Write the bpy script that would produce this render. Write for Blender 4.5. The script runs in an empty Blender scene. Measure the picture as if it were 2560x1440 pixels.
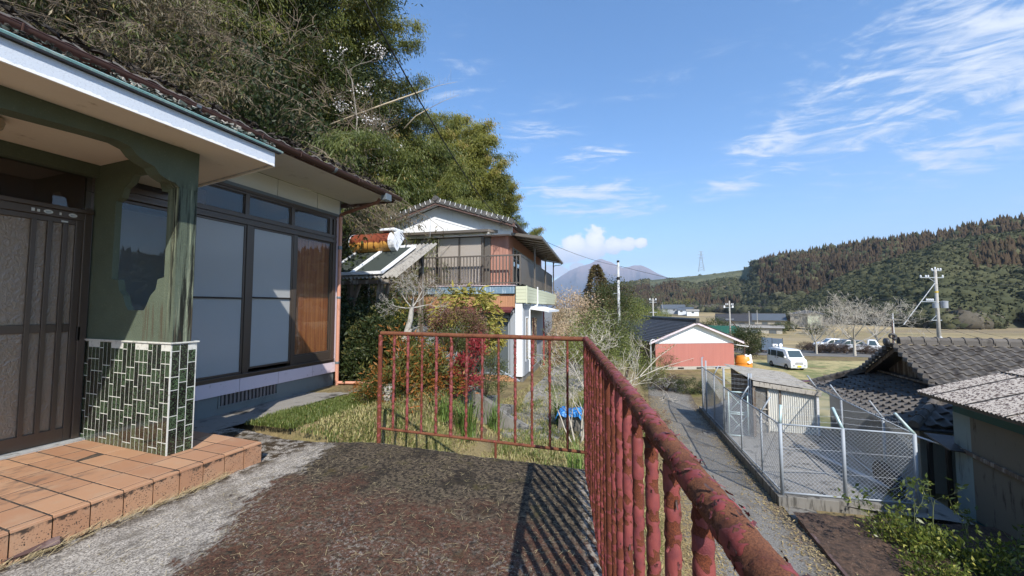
import bpy, bmesh, math, random
import numpy as np
from mathutils import Vector, Matrix, noise as mnoise
# -- camera, sky, sun
SC = bpy.context.scene
COL = SC.collection
R = math.radians
rnd = random.Random(7)
nrg = np.random.default_rng(7)
EYE = Vector((0.0, 0.0, 1.35))
YAW = R(19.1)
PITCH = R(3.0)
cam_data = bpy.data.cameras.new('camera')
cam = bpy.data.objects.new('camera', cam_data)
COL.objects.link(cam)
cam.location = EYE
cam.rotation_euler = (R(90) + PITCH, 0, YAW)
cam_data.sensor_width = 36
cam_data.lens = 13.0
cam_data.clip_start = 0.03
cam_data.clip_end = 40000
SC.camera = cam
SUN_DIR = Vector((0.65, -0.93, 1.0)).normalized()      # towards the sun
SUN_EL = math.asin(SUN_DIR.z)
sun_data = bpy.data.lights.new('sun', 'SUN')
sun_data.energy = 3.5
sun_data.angle = R(0.53)
sun_data.color = (1.0, 0.94, 0.85)
sun = bpy.data.objects.new('sun', sun_data)
COL.objects.link(sun)
sun.rotation_euler = (-SUN_DIR).to_track_quat('-Z', 'Y').to_euler()
SC.view_settings.view_transform = 'Standard'
SC.view_settings.look = 'None'
SC.view_settings.exposure = 1.12
SC.view_settings.gamma = 1.0
SC.view_settings.use_curve_mapping = False
SC.cycles.use_denoising = True
SC.cycles.max_bounces = 7
SC.cycles.diffuse_bounces = 3
SC.cycles.glossy_bounces = 3
SC.cycles.transmission_bounces = 4
SC.cycles.transparent_max_bounces = 8
SC.cycles.volume_bounces = 0
SC.cycles.caustics_reflective = False
SC.cycles.caustics_refractive = False
FWD = Vector((-math.sin(YAW), math.cos(YAW), 0))
RGT = Vector((math.cos(YAW), math.sin(YAW), 0))
def AD(a, d, z=0.0):
 """point a metres right of and d metres ahead of where the photographer stood"""
 p = RGT * a + FWD * d
 return Vector((p.x, p.y, z))
def bearing(u, v):
 """(azimuth offset, elevation) in radians of a direction, u v in 2560x1440 sight units"""
 f = FWD * math.cos(PITCH) + Vector((0, 0, math.sin(PITCH)))
 up = RGT.cross(f)
 d = f + RGT * ((u - 1280) / 924) + up * ((720 - v) / 924)
 return math.atan2(d.dot(RGT), d.dot(FWD)), math.atan2(d.z, math.hypot(d.x, d.y))
def GD(u, v, z):
 """point at height z seen along sight line u v"""
 az, el = bearing(u, v)
 r = (z - EYE.z) / math.tan(el)
 return AD(r * math.sin(az), r * math.cos(az), z)
def DD(u, v, d):
 """point d metres ahead along sight line u v"""
 az, el = bearing(u, v)
 r = d / math.cos(az)
 return AD(r * math.sin(az), d, EYE.z + r * math.tan(el))
# -- node helpers
class NT:
 def __init__(self, tree):
  self.t = tree
  tree.nodes.clear()
 def n(self, kind, props=None, **inp):
  nd = self.t.nodes.new('ShaderNode' + kind)
  for k, v in (props or {}).items():
   setattr(nd, k, v)
  for k, v in inp.items():
   key = int(k[1:]) if k[0] == 'i' and k[1:].isdigit() else k.replace('_', ' ')
   self.put(nd.inputs[key], v)
  return nd
 def put(self, sock, v):
  if isinstance(v, bpy.types.NodeSocket):
   self.t.links.new(v, sock)
  elif isinstance(v, bpy.types.Node):
   self.t.links.new(v.outputs[0], sock)
  elif sock.type == 'RGBA':
   sock.default_value = (*v, 1.0) if len(v) == 3 else v
  else:
   sock.default_value = v
 def m(self, op, a, b=0.0, c=None, clamp=False):
  kw = dict(i0=a, i1=b)
  if c is not None:
   kw['i2'] = c
  return self.n('Math', {'operation': op, 'use_clamp': clamp}, **kw).outputs[0]
 def mix(self, fac, a, b, kind='MIX'):
  nd = self.n('Mix', {'data_type': 'RGBA', 'blend_type': kind})
  self.put(nd.inputs[0], fac)
  self.put(nd.inputs[6], a)
  self.put(nd.inputs[7], b)
  return nd.outputs[2]
 def noise(self, vec, scale, detail=4.0, rough=0.55, dist=0.0):
  return self.n('TexNoise', None, Vector=vec, Scale=scale, Detail=detail, Roughness=rough, Distortion=dist).outputs[0]
 def vor(self, vec, scale, feature='F1', rand=1.0):
  return self.n('TexVoronoi', {'feature': feature}, Vector=vec, Scale=scale, Randomness=rand)
 def step(self, x, lo, hi):
  return self.n('MapRange', {'interpolation_type': 'SMOOTHSTEP'}, i0=x, i1=lo, i2=hi, i3=0.0, i4=1.0).outputs[0]
 def map(self, vec, scale=(1, 1, 1), loc=(0, 0, 0), rot=(0, 0, 0)):
  return self.n('Mapping', None, Vector=vec, Location=loc, Rotation=rot, Scale=scale).outputs[0]
 def xyz(self, vec):
  return self.n('SeparateXYZ', None, Vector=vec).outputs
 def pos(self):
  return self.n('NewGeometry').outputs['Position']
 def obj(self):
  return self.n('TexCoord').outputs['Object']
 def island(self):
  return self.n('NewGeometry').outputs['Random Per Island']
 def rand(self):
  return self.n('ObjectInfo').outputs['Random']
 def attr(self, name):
  return self.n('Attribute', {'attribute_name': name}).outputs['Fac']
 def bump(self, h, strength=0.3, dist=0.01, normal=None):
  kw = dict(Height=h, Strength=strength, Distance=dist)
  if normal is not None:
   kw['Normal'] = normal
  return self.n('Bump', None, **kw).outputs[0]
 def bsdf(self, color, rough=0.7, normal=None, **kw):
  d = {'Base_Color': color, 'Roughness': rough}
  if normal is not None:
   d['Normal'] = normal
  d.update(kw)
  return self.n('BsdfPrincipled', None, **d)
 def out(self, sh, disp=None):
  o = self.t.nodes.new('ShaderNodeOutputMaterial')
  self.t.links.new(sh if isinstance(sh, bpy.types.NodeSocket) else sh.outputs[0], o.inputs[0])
MATS = {}
def mat(name):
 """decorator: the function builds the node tree, the material is made once"""
 def deco(fn):
  m = bpy.data.materials.new(name)
  m.use_nodes = True
  fn(NT(m.node_tree))
  MATS[name] = m
  return fn
 return deco
def plain(name, col, rough=0.7, var=0.25, scale=6.0, bump=0.15, dirt=None, dirt_amt=0.5, dirt_scale=2.0, dark=0.7, metal=0.0, streak=False, spec=0.5, pervar=0.0):
 """painted / worn surface: base colour with mottling, grain bump and optional dirt patches"""
 m = bpy.data.materials.new(name)
 m.use_nodes = True
 g = NT(m.node_tree)
 p = g.pos()
 n1 = g.noise(p, scale, 5)
 c = g.mix(g.m('MULTIPLY', n1, var, clamp=True), col, tuple(x * dark for x in col))
 n2 = g.noise(p, scale * 7, 3)
 c = g.mix(g.m('MULTIPLY', n2, var * 0.8, clamp=True), c, tuple(min(1, x * 1.25) for x in col))
 if pervar:
  r = g.rand()
  c = g.mix(g.m('MULTIPLY', r, pervar), c, tuple(x * 0.45 for x in col))
 if dirt:
  pv = g.map(p, (1, 1, 0.15)) if streak else p
  n3 = g.noise(pv, dirt_scale * (3 if streak else 1), 7, 0.65)
  c = g.mix(g.step(n3, 0.62 - dirt_amt * 0.25, 0.8 - dirt_amt * 0.25), c, dirt)
 nb = g.noise(p, scale * 12, 4)
 g.out(g.bsdf(c, rough, g.bump(nb, bump, 0.004), Metallic=metal, Specular_IOR_Level=spec))
 MATS[name] = m
 return m
# -- mesh helpers
ORIGIN = {}
def base_of(o):
 return ORIGIN.get(o.name, Vector((0, 0, 0))) if o else Vector((0, 0, 0))
def link(o, parent=None, at=(0, 0, 0)):
 """link o with its world origin at `at` under parent (no parent is ever rotated or scaled while building)"""
 COL.objects.link(o)
 at = Vector(at)
 if parent:
  o.parent = parent
  o.location = at - base_of(parent)
 else:
  o.location = at
 ORIGIN[o.name] = at
 return o
def tag(o, label, cat=None, group=None, kind=None):
 if label:
  o['label'] = label
 if cat:
  o['category'] = cat
 if group:
  o['group'] = group
 if kind:
  o['kind'] = kind
 return o
def thing(name, label, cat, at=(0, 0, 0), group=None):
 o = bpy.data.objects.new(name, None)
 o.empty_display_size = 0.3
 link(o, None, at)
 return tag(o, label, cat, group)
class MB:
 def __init__(s):
  s.v = []
  s.f = []
  s.mi = []
  s.cm = 0
 def add(s, vs, fs):
  b = len(s.v)
  s.v += [tuple(x) for x in vs]
  s.f += [tuple(i + b for i in f) for f in fs]
  s.mi += [s.cm] * len(fs)
  return s
 def box(s, x0, x1, y0, y1, z0, z1):
  return s.add([(x, y, z) for z in (z0, z1) for y in (y0, y1) for x in (x0, x1)],
                     [(0, 2, 3, 1), (4, 5, 7, 6), (0, 1, 5, 4), (2, 6, 7, 3), (0, 4, 6, 2), (1, 3, 7, 5)])
 def obox(s, c, ax, ay, az, hx, hy, hz):
  c = Vector(c)
  ax, ay, az = Vector(ax).normalized(), Vector(ay).normalized(), Vector(az).normalized()
  vs = [c + ax * (hx * i) + ay * (hy * j) + az * (hz * k) for k in (-1, 1) for j in (-1, 1) for i in (-1, 1)]
  return s.add(vs, [(0, 2, 3, 1), (4, 5, 7, 6), (0, 1, 5, 4), (2, 6, 7, 3), (0, 4, 6, 2), (1, 3, 7, 5)])
 def bar(s, a, b, w, h, up=(0, 0, 1)):
  """rectangular bar from a to b, w across, h along up"""
  a, b = Vector(a), Vector(b)
  d = (b - a)
  L = d.length
  if L < 1e-6:
   return s
  d.normalize()
  up = Vector(up)
  side = d.cross(up)
  if side.length < 1e-4:
   side = d.cross(Vector((1, 0, 0)))
  side.normalize()
  u2 = side.cross(d)
  return s.obox((a + b) / 2, d, side, u2, L / 2, w / 2, h / 2)
 def tube(s, pts, rad, n=8, cap=True):
  pts = [Vector(p) for p in pts]
  if not hasattr(rad, '__len__'):
   rad = [rad] * len(pts)
  vs, fs = [], []
  prev = None
  for i, p in enumerate(pts):
   t = (pts[min(i + 1, len(pts) - 1)] - pts[max(i - 1, 0)])
   if t.length < 1e-9:
    t = Vector((0, 0, 1))
   t.normalize()
   if prev is None:
    ref = Vector((0, 0, 1)) if abs(t.z) < 0.9 else Vector((1, 0, 0))
    x = t.cross(ref).normalized()
   else:
    x = (prev - t * prev.dot(t))
    if x.length < 1e-6:
     x = t.cross(Vector((0.3, 0.8, 0.1)))
    x.normalize()
   prev = x
   y = t.cross(x)
   for k in range(n):
    a = 2 * math.pi * k / n
    vs.append(p + (x * math.cos(a) + y * math.sin(a)) * rad[i])
  for i in range(len(pts) - 1):
   for k in range(n):
    k2 = (k + 1) % n
    fs.append((i * n + k, i * n + k2, (i + 1) * n + k2, (i + 1) * n + k))
  if cap:
   fs.append(tuple(range(n - 1, -1, -1)))
   fs.append(tuple((len(pts) - 1) * n + k for k in range(n)))
  return s.add(vs, fs)
 def prism(s, poly, vec):
  """closed solid: polygon extruded along vec"""
  poly = [Vector(p) for p in poly]
  vec = Vector(vec)
  n = len(poly)
  vs = poly + [p + vec for p in poly]
  fs = [tuple(range(n - 1, -1, -1)), tuple(range(n, 2 * n))]
  fs += [(i, (i + 1) % n, n + (i + 1) % n, n + i) for i in range(n)]
  return s.add(vs, fs)
 def slab(s, quad, t):
  """quad given by four corners, thickened by t along its normal"""
  q = [Vector(p) for p in quad]
  nrm = (q[1] - q[0]).cross(q[2] - q[0]).normalized()
  return s.prism(q, nrm * t)
 def quad(s, a, b, c, d):
  return s.add([a, b, c, d], [(0, 1, 2, 3)])
 def lathe(s, prof, c=(0, 0, 0), n=16, axis='z'):
  c = Vector(c)
  vs, fs = [], []
  for r, h in prof:
   for k in range(n):
    a = 2 * math.pi * k / n
    p = (r * math.cos(a), r * math.sin(a), h)
    if axis == 'x':
     p = (h, r * math.cos(a), r * math.sin(a))
    elif axis == 'y':
     p = (r * math.sin(a), h, r * math.cos(a))
    vs.append(c + Vector(p))
  for i in range(len(prof) - 1):
   for k in range(n):
    k2 = (k + 1) % n
    fs.append((i * n + k, i * n + k2, (i + 1) * n + k2, (i + 1) * n + k))
  fs.append(tuple(range(n - 1, -1, -1)))
  fs.append(tuple((len(prof) - 1) * n + k for k in range(n)))
  return s.add(vs, fs)
 def grid(s, fn, nu, nv):
  vs = [fn(i / nu, j / nv) for j in range(nv + 1) for i in range(nu + 1)]
  w = nu + 1
  fs = [(j * w + i, j * w + i + 1, (j + 1) * w + i + 1, (j + 1) * w + i) for j in range(nv) for i in range(nu)]
  return s.add(vs, fs)
 def build(s, name, m, parent=None, smooth=False, kind=None, label=None, bevel=0.0, origin=None, cat=None, group=None):
  if not s.v:
   return None
  a = np.array(s.v, dtype=np.float64)
  if origin is None:
   lo, hi = a.min(0), a.max(0)
   origin = Vector(((lo[0] + hi[0]) / 2, (lo[1] + hi[1]) / 2, lo[2]))
  origin = Vector(origin)
  a -= np.array(origin)
  me = bpy.data.meshes.new(name)
  me.from_pydata([tuple(r) for r in a.tolist()], [], s.f)
  ms = m if isinstance(m, (list, tuple)) else [m]
  for q in ms:
   me.materials.append(MATS[q] if isinstance(q, str) else q)
  if len(ms) > 1:
   me.polygons.foreach_set('material_index', s.mi)
  if smooth:
   me.polygons.foreach_set('use_smooth', [True] * len(s.f))
   if smooth == 'auto':
    me.set_sharp_from_angle(angle=R(40))
  me.update()
  o = bpy.data.objects.new(name, me)
  link(o, parent, origin)
  if bevel:
   b = o.modifiers.new('bevel', 'BEVEL')
   b.width = bevel
   b.segments = 2
   b.limit_method = 'ANGLE'
  tag(o, label, cat, group, kind)
  return o
def bx(name, m, parent, x0, x1, y0, y1, z0, z1, bevel=0.0, **kw):
 return MB().box(min(x0, x1), max(x0, x1), min(y0, y1), max(y0, y1), min(z0, z1), max(z0, z1)).build(name, m, parent, bevel=bevel, **kw)
def npmesh(name, V, F, m, parent=None, smooth=False, kind=None, label=None, attrs=None, origin=(0, 0, 0), cat=None, group=None):
 """big mesh from arrays: V (n,3) floats, F (k,3 or 4) ints, attrs name -> per vertex floats"""
 me = bpy.data.meshes.new(name)
 V = np.asarray(V, dtype=np.float32) - np.array(origin, dtype=np.float32)
 F = np.asarray(F, dtype=np.int32)
 k = F.shape[1]
 me.vertices.add(len(V))
 me.vertices.foreach_set('co', V.ravel())
 me.loops.add(F.size)
 me.loops.foreach_set('vertex_index', F.ravel())
 me.polygons.add(len(F))
 me.polygons.foreach_set('loop_start', np.arange(0, F.size, k, dtype=np.int32))
 if smooth:
  me.polygons.foreach_set('use_smooth', np.ones(len(F), dtype=bool))
 for an, av in (attrs or {}).items():
  at = me.attributes.new(an, 'FLOAT', 'POINT')
  at.data.foreach_set('value', np.asarray(av, dtype=np.float32))
 me.update(calc_edges=True)
 me.materials.append(MATS[m] if isinstance(m, str) else m)
 if name is None:
  return me
 o = bpy.data.objects.new(name, me)
 link(o, parent, origin)
 tag(o, label, cat, group, kind)
 return o
def copies(name, mesh, parent, places, kind=None):
 """one object per place (location, rotation euler, scale) sharing mesh data"""
 out = []
 for pl in places:
  loc, rot, sc = (list(pl) + [(0, 0, 0), (1, 1, 1)])[:3] if len(pl) < 3 else pl
  o = bpy.data.objects.new(name, mesh)
  link(o, parent, loc)
  o.rotation_euler = rot
  o.scale = sc if hasattr(sc, '__len__') else (sc, sc, sc)
  if kind:
   o['kind'] = kind
  out.append(o)
 return out
def mesh_of(mb, m, smooth=False, name='piece'):
 me = bpy.data.meshes.new(name)
 me.from_pydata(mb.v, [], mb.f)
 ms = m if isinstance(m, (list, tuple)) else [m]
 for q in ms:
  me.materials.append(MATS[q])
 if len(ms) > 1:
  me.polygons.foreach_set('material_index', mb.mi)
 if smooth:
  me.polygons.foreach_set('use_smooth', [True] * len(mb.f))
  me.set_sharp_from_angle(angle=R(40))
 me.update()
 return me
def copy_tree(o, parent=None):
 c = o.copy()
 COL.objects.link(c)
 if parent:
  c.parent = parent
 for ch in o.children:
  copy_tree(ch, c)
 return c
def place(o, loc, rz=0.0, sc=1.0):
 o.location = loc
 o.rotation_euler = (0, 0, rz)
 o.scale = (sc, sc, sc) if not hasattr(sc, '__len__') else sc
 return o
def fbm(p, s, oct_=3):
 return mnoise.fractal(Vector(p) * s, 0.6, 2.0, oct_)
# -- world: clear winter sky with cirrus and one cumulus bank
WORLD = bpy.data.worlds.new('World')
SC.world = WORLD
WORLD.use_nodes = True
_w = NT(WORLD.node_tree)
_sky = _w.n('TexSky', {'sky_type': 'NISHITA', 'sun_disc': False, 'sun_elevation': SUN_EL,
                       'sun_rotation': math.atan2(SUN_DIR.x, SUN_DIR.y), 'altitude': 200.0,
                       'air_density': 1.0, 'dust_density': 0.4, 'ozone_density': 2.2})
_dir = _w.n('TexCoord').outputs['Generated']
_nd = _w.n('VectorMath', {'operation': 'NORMALIZE'}, i0=_dir).outputs[0]
_xr = _w.n('VectorMath', {'operation': 'DOT_PRODUCT'}, i0=_nd, i1=tuple(RGT)).outputs['Value']
_yf = _w.n('VectorMath', {'operation': 'DOT_PRODUCT'}, i0=_nd, i1=tuple(FWD)).outputs['Value']
_z = _w.xyz(_nd)[2]
_az = _w.m('ARCTAN2', _xr, _yf)
_el = _w.m('ARCSINE', _z)
_ae = _w.n('CombineXYZ', None, X=_az, Y=_el, Z=0.0).outputs[0]
# wisps: strongly stretched, warped noise on the plane of the high cloud
_zc = _w.m('MAXIMUM', _z, 0.03)
_pl = _w.n('CombineXYZ', None, X=_w.m('DIVIDE', _xr, _zc), Y=_w.m('DIVIDE', _yf, _zc), Z=0.0).outputs[0]
_warp = _w.n('TexNoise', None, Vector=_pl, Scale=0.9, Detail=3.0)
_wp = _w.n('VectorMath', {'operation': 'MULTIPLY_ADD'}, i0=_warp.outputs['Color'], i1=(0.9, 0.9, 0), i2=_pl).outputs[0]
_st = _w.map(_wp, (0.55, 2.6, 1), (0, 0, 0), (0, 0, R(24)))
_wn = _w.noise(_st, 2.2, 9, 0.62, 0.6)
_st2 = _w.map(_ae, (3.0, 11.0, 1), (0, 0, 0), (0, 0, R(-14)))
_wn2 = _w.noise(_st2, 2.4, 8, 0.64, 1.6)
_wsum = _w.m('ADD', _w.m('MULTIPLY', _wn, 0.5), _w.m('MULTIPLY', _wn2, 0.5))
def _blob(u, v, su, sv, amp=1.0, tilt=0.0):
 a, e = bearing(u, v)
 ca, sa = math.cos(tilt), math.sin(tilt)
 dx = _w.m('SUBTRACT', _az, a)
 dy = _w.m('SUBTRACT', _el, e)
 x = _w.m('ADD', _w.m('MULTIPLY', dx, ca / su), _w.m('MULTIPLY', dy, sa / su))
 y = _w.m('SUBTRACT', _w.m('MULTIPLY', dy, ca / sv), _w.m('MULTIPLY', dx, sa / sv))
 r = _w.m('ADD', _w.m('MULTIPLY', x, x), _w.m('MULTIPLY', y, y))
 return _w.m('MULTIPLY', _w.m('EXPONENT', _w.m('MULTIPLY', r, -1.0)), amp)
_cir = None
for _b in [(2480, 100, .26, .16, 1.15, .3), (2350, 200, .20, .07, 1.1, .35), (2560, 300, .20, .07, 0.9, .2), (2250, 110, .14, .10, .5, .4),
           (1480, 395, .10, .034, 1.1, .08), (1470, 480, .20, .036, 1.1, -.03), (1500, 520, .17, .026, 1.0, -.05),
           (1930, 355, .10, .04, 1.15, .15), (1810, 470, .10, .024, 1.05, .05), (1960, 425, .06, .02, .6, .0),
           (1330, 320, .12, .05, .6, .1), (1150, 210, .16, .09, .42, .4), (2100, 440, .05, .012, .7, .1), (1700, 180, .30, .03, .25, .22)]:
 _s = _blob(*_b)
 _cir = _s if _cir is None else _w.m('MAXIMUM', _cir, _s)
_far = _w.m('MULTIPLY', _w.step(_xr, 0.72, 0.95), 0.55)          # thin cirrus goes on beyond the right edge of the view
_cir = _w.m('MAXIMUM', _cir, _far)
_cmask = _w.m('MULTIPLY', _w.step(_w.m('ADD', _wsum, _w.m('MULTIPLY', _w.m('SUBTRACT', _cir, 1.0), 0.12)), 0.40, 0.63), _w.m('MULTIPLY', _cir, 1.6, clamp=True), clamp=True)
_cmask = _w.m('MULTIPLY', _cmask, 1.0, clamp=True)
# cumulus bank low over the mountains
_cw = _w.n('TexNoise', None, Vector=_w.map(_ae, (1, 1.25, 1)), Scale=21.0, Detail=8.0, Roughness=0.62)
_cd = _w.m('MULTIPLY', _w.m('SUBTRACT', _cw.outputs[0], 0.5), 1.15)
_cum = None
for _b in [(1395, 640, .05, .030), (1440, 618, .042, .040), (1487, 606, .034, .044), (1478, 630, .06, .026), (1532, 618, .036, .028), (1570, 612, .026, .022),
           (1600, 608, .022, .016), (1380, 678, .055, .022), (1310, 655, .05, .03), (1330, 640, .05, .035), (1445, 668, .030, .012)]:
 _s = _blob(*_b)
 _cum = _s if _cum is None else _w.m('MAXIMUM', _cum, _s)
_cuv = _w.m('ADD', _cum, _w.m('MULTIPLY', _cd, 1.25))
_cumask = _w.step(_cuv, 0.42, 0.62)
_base = _w.step(_w.m('ADD', _el, _w.m('MULTIPLY', _cd, 0.02)), bearing(1480, 655)[1], bearing(1480, 600)[1])
_puff = _w.step(_w.m('ADD', _cuv, _w.m('MULTIPLY', _w.noise(_w.map(_ae, (1, 1.25, 1), (.012, -.012, 0)), 30.0, 6), .5)), 0.75, 1.25)
_cucol = _w.mix(_w.m('MULTIPLY', _w.m('ADD', _w.m('MULTIPLY', _base, .65), .35), _w.m('ADD', _w.m('MULTIPLY', _puff, .4), .6)), (2.5, 2.9, 3.5), (5.0, 4.9, 4.8))
_skyc = _w.n('HueSaturation', None, Hue=0.5, Saturation=1.26, Value=0.78, Color=_sky.outputs[0]).outputs[0]
_c1 = _w.mix(_cmask, _skyc, (2.9, 3.15, 3.5))
_c2 = _w.mix(_cumask, _c1, _cucol)
_bg = _w.n('Background', None, Color=_c2, Strength=0.15)
_wo = _w.t.nodes.new('ShaderNodeOutputWorld')
_w.t.links.new(_bg.outputs[0], _wo.inputs[0])
# -- materials
@mat('rust_paint')
def _(g):
 p = g.pos()
 a = g.attr('paint')
 fine = g.noise(p, 420, 4, 0.7)
 mid = g.noise(p, 60, 5, 0.65)
 fac = g.step(g.m('ADD', a, g.m('MULTIPLY', g.m('SUBTRACT', mid, 0.5), 0.55)), 0.47, 0.53)
 rust = g.mix(g.step(fine, .3, .65), (0.060, 0.020, 0.010), (0.23, 0.085, 0.036))
 rust = g.mix(g.step(g.noise(p, 14, 4), .45, .75), rust, (0.085, 0.022, 0.012))
 red = g.mix(g.step(g.noise(p, 22, 5), .4, .75), (0.25, 0.050, 0.042), (0.145, 0.033, 0.034))
 red = g.mix(g.step(g.noise(p, 160, 3), .62, .75), red, (0.32, 0.105, 0.10))
 edge = g.m('MULTIPLY', g.m('MULTIPLY', fac, g.m('SUBTRACT', 1.0, fac)), 4.0)
 c = g.mix(fac, rust, red)
 c = g.mix(edge, c, (0.03, 0.012, 0.012))
 h = g.m('ADD', g.m('MULTIPLY', g.m('MULTIPLY', fine, g.m('SUBTRACT', 1.0, fac)), .6), g.m('MULTIPLY', fac, .9))
 g.out(g.bsdf(c, g.m('SUBTRACT', 0.95, g.m('MULTIPLY', fac, 0.42)), g.bump(h, 0.8, 0.0016)))
@mat('rust_bar')
def _(g):
 p = g.pos()
 r = g.rand()
 a = g.attr('paint')
 mid = g.noise(p, 70, 5, 0.65)
 fac = g.step(g.m('ADD', a, g.m('MULTIPLY', g.m('SUBTRACT', mid, 0.5), 0.7)), 0.46, 0.54)
 fine = g.noise(p, 380, 3, 0.7)
 rust = g.mix(g.step(fine, .35, .7), (0.075, 0.018, 0.009), (0.20, 0.052, 0.02))
 red = g.mix(g.step(g.noise(p, 30, 5), .4, .75), (0.255, 0.060, 0.056), (0.155, 0.038, 0.045))
 c = g.mix(fac, rust, red)
 g.out(g.bsdf(c, g.m('SUBTRACT', 0.92, g.m('MULTIPLY', fac, 0.4)), g.bump(g.m('ADD', fac, fine), 0.7, 0.0015)))
@mat('flake_paint')
def _(g):
 p = g.pos()
 f = g.n('NewGeometry').outputs['Backfacing']
 c = g.mix(g.step(g.noise(p, 90, 4), .45, .62), (0.24, 0.055, 0.055), (0.10, 0.03, 0.03))
 c = g.mix(g.m('GREATER_THAN', g.island(), 0.66), c, (0.05, 0.022, 0.018))
 g.out(g.bsdf(c, 0.6))
@mat('deck_concrete')
def _(g):
 p = g.pos()
 x, y, z = g.xyz(p)
 warp = g.m('MULTIPLY', g.m('SUBTRACT', g.noise(p, 2.2, 6, .62), .5), 0.75)
 # distance to the right of the bare strip that runs along the porch
 edge = g.m('ADD', g.m('SUBTRACT', x, g.m('SUBTRACT', g.m('MULTIPLY', y, -0.45), 1.72)), warp)
 streak = g.noise(g.map(p, (15, 5.5, 1), rot=(0, 0, R(8))), 1.0, 8, .78)
 fine = g.noise(p, 95, 5, .75)
 med = g.noise(p, 34, 6, .72)
 edge = g.m('SUBTRACT', edge, g.m('MULTIPLY', g.step(y, 2.1, 3.0), .12))
 moss = g.step(g.m('ADD', edge, g.m('MULTIPLY', g.m('SUBTRACT', streak, .5), 1.0)), -0.06, 0.05)
 mossl = g.m('MULTIPLY', g.step(g.m('MULTIPLY', x, -1.0), 2.93, 3.15), g.step(g.noise(p, 9, 6, .7), .42, .55))
 conc = g.mix(g.step(fine, .38, .62), (0.13, 0.115, 0.10), (0.52, 0.475, 0.41))
 conc = g.mix(g.m('MULTIPLY', g.step(streak, .47, .60), .55), conc, (0.10, 0.088, 0.072))
 conc = g.mix(g.m('MULTIPLY', g.step(g.noise(p, 18, 7, .75), .60, .68), .75), conc, (0.40, 0.365, 0.31))
 conc = g.mix(g.m('MULTIPLY', g.step(g.noise(p, 2.3, 7, .7), .52, .60), .5), conc, (0.13, 0.108, 0.08))
 dark = g.mix(g.step(med, .43, .57), (0.024, 0.019, 0.014), (0.125, 0.098, 0.066))
 dark = g.mix(g.step(g.noise(p, 5.5, 5), .55, .75), dark, (0.072, 0.060, 0.024))
 dark = g.mix(g.m('MULTIPLY', g.step(g.noise(p, 3.1, 6, .7), .50, .60), .7), dark, (0.016, 0.013, 0.010))
 # red-brown algae towards the camera
 redz = g.m('SUBTRACT', g.m('ADD', 2.35, g.m('MULTIPLY', g.m('SUBTRACT', g.noise(p, 3.0, 5), .5), 1.6)), y)
 redm = g.m('MULTIPLY', g.step(redz, -.15, .3), g.step(g.noise(p, 22, 5, .7), .34, .6))
 dark = g.mix(g.m('MULTIPLY', redm, .85), dark, g.mix(g.step(fine, .4, .6), (0.050, 0.022, 0.013), (0.165, 0.075, 0.048)))
 # pale lichen and bare crust
 lz = g.m('MULTIPLY', g.step(g.noise(p, 3.6, 4), .44, .58), g.step(g.noise(p, 40, 7, .8), .525, .57))
 lz = g.m('MULTIPLY', lz, g.step(g.m('SUBTRACT', 2.6, y), 0.1, .9))
 dark = g.mix(g.m('MULTIPLY', lz, .8), dark, (0.27, 0.24, 0.205))
 rim = g.m('MULTIPLY', g.step(g.m('ADD', g.m('ADD', x, g.m('MULTIPLY', y, 0.211)), -0.236), -.13, -.045), g.step(g.noise(p, 30, 6, .7), .46, .56))
 dark = g.mix(rim, dark, (0.33, 0.29, 0.24))
 dark = g.mix(g.m('MULTIPLY', g.step(fine, .62, .72), .5), dark, (0.10, 0.085, 0.055))
 c = g.mix(moss, conc, dark)
 crust = g.m('MULTIPLY', g.m('MULTIPLY', moss, g.m('SUBTRACT', 1.0, moss)), 3.4, clamp=True)
 c = g.mix(g.m('MULTIPLY', crust, g.step(med, .42, .56)), c, (0.46, 0.42, 0.36))
 c = g.mix(mossl, c, g.mix(g.step(fine, .4, .6), (0.018, 0.013, 0.008), (0.075, 0.05, 0.025)))
 crack = g.m('MULTIPLY', g.step(g.noise(p, 2.6, 8, .6), .497, .5), g.step(g.m('MULTIPLY', g.noise(p, 2.6, 8, .6), -1.0), -.503, -.5))
 c = g.mix(g.m('MULTIPLY', crack, .7), c, (0.03, 0.025, 0.02))
 h = g.m('ADD', g.m('MULTIPLY', med, g.m('ADD', .35, g.m('MULTIPLY', moss, .9))), g.m('MULTIPLY', fine, .35))
 g.out(g.bsdf(c, 0.93, g.bump(h, 0.9, 0.014), Specular_IOR_Level=.25))
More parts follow.
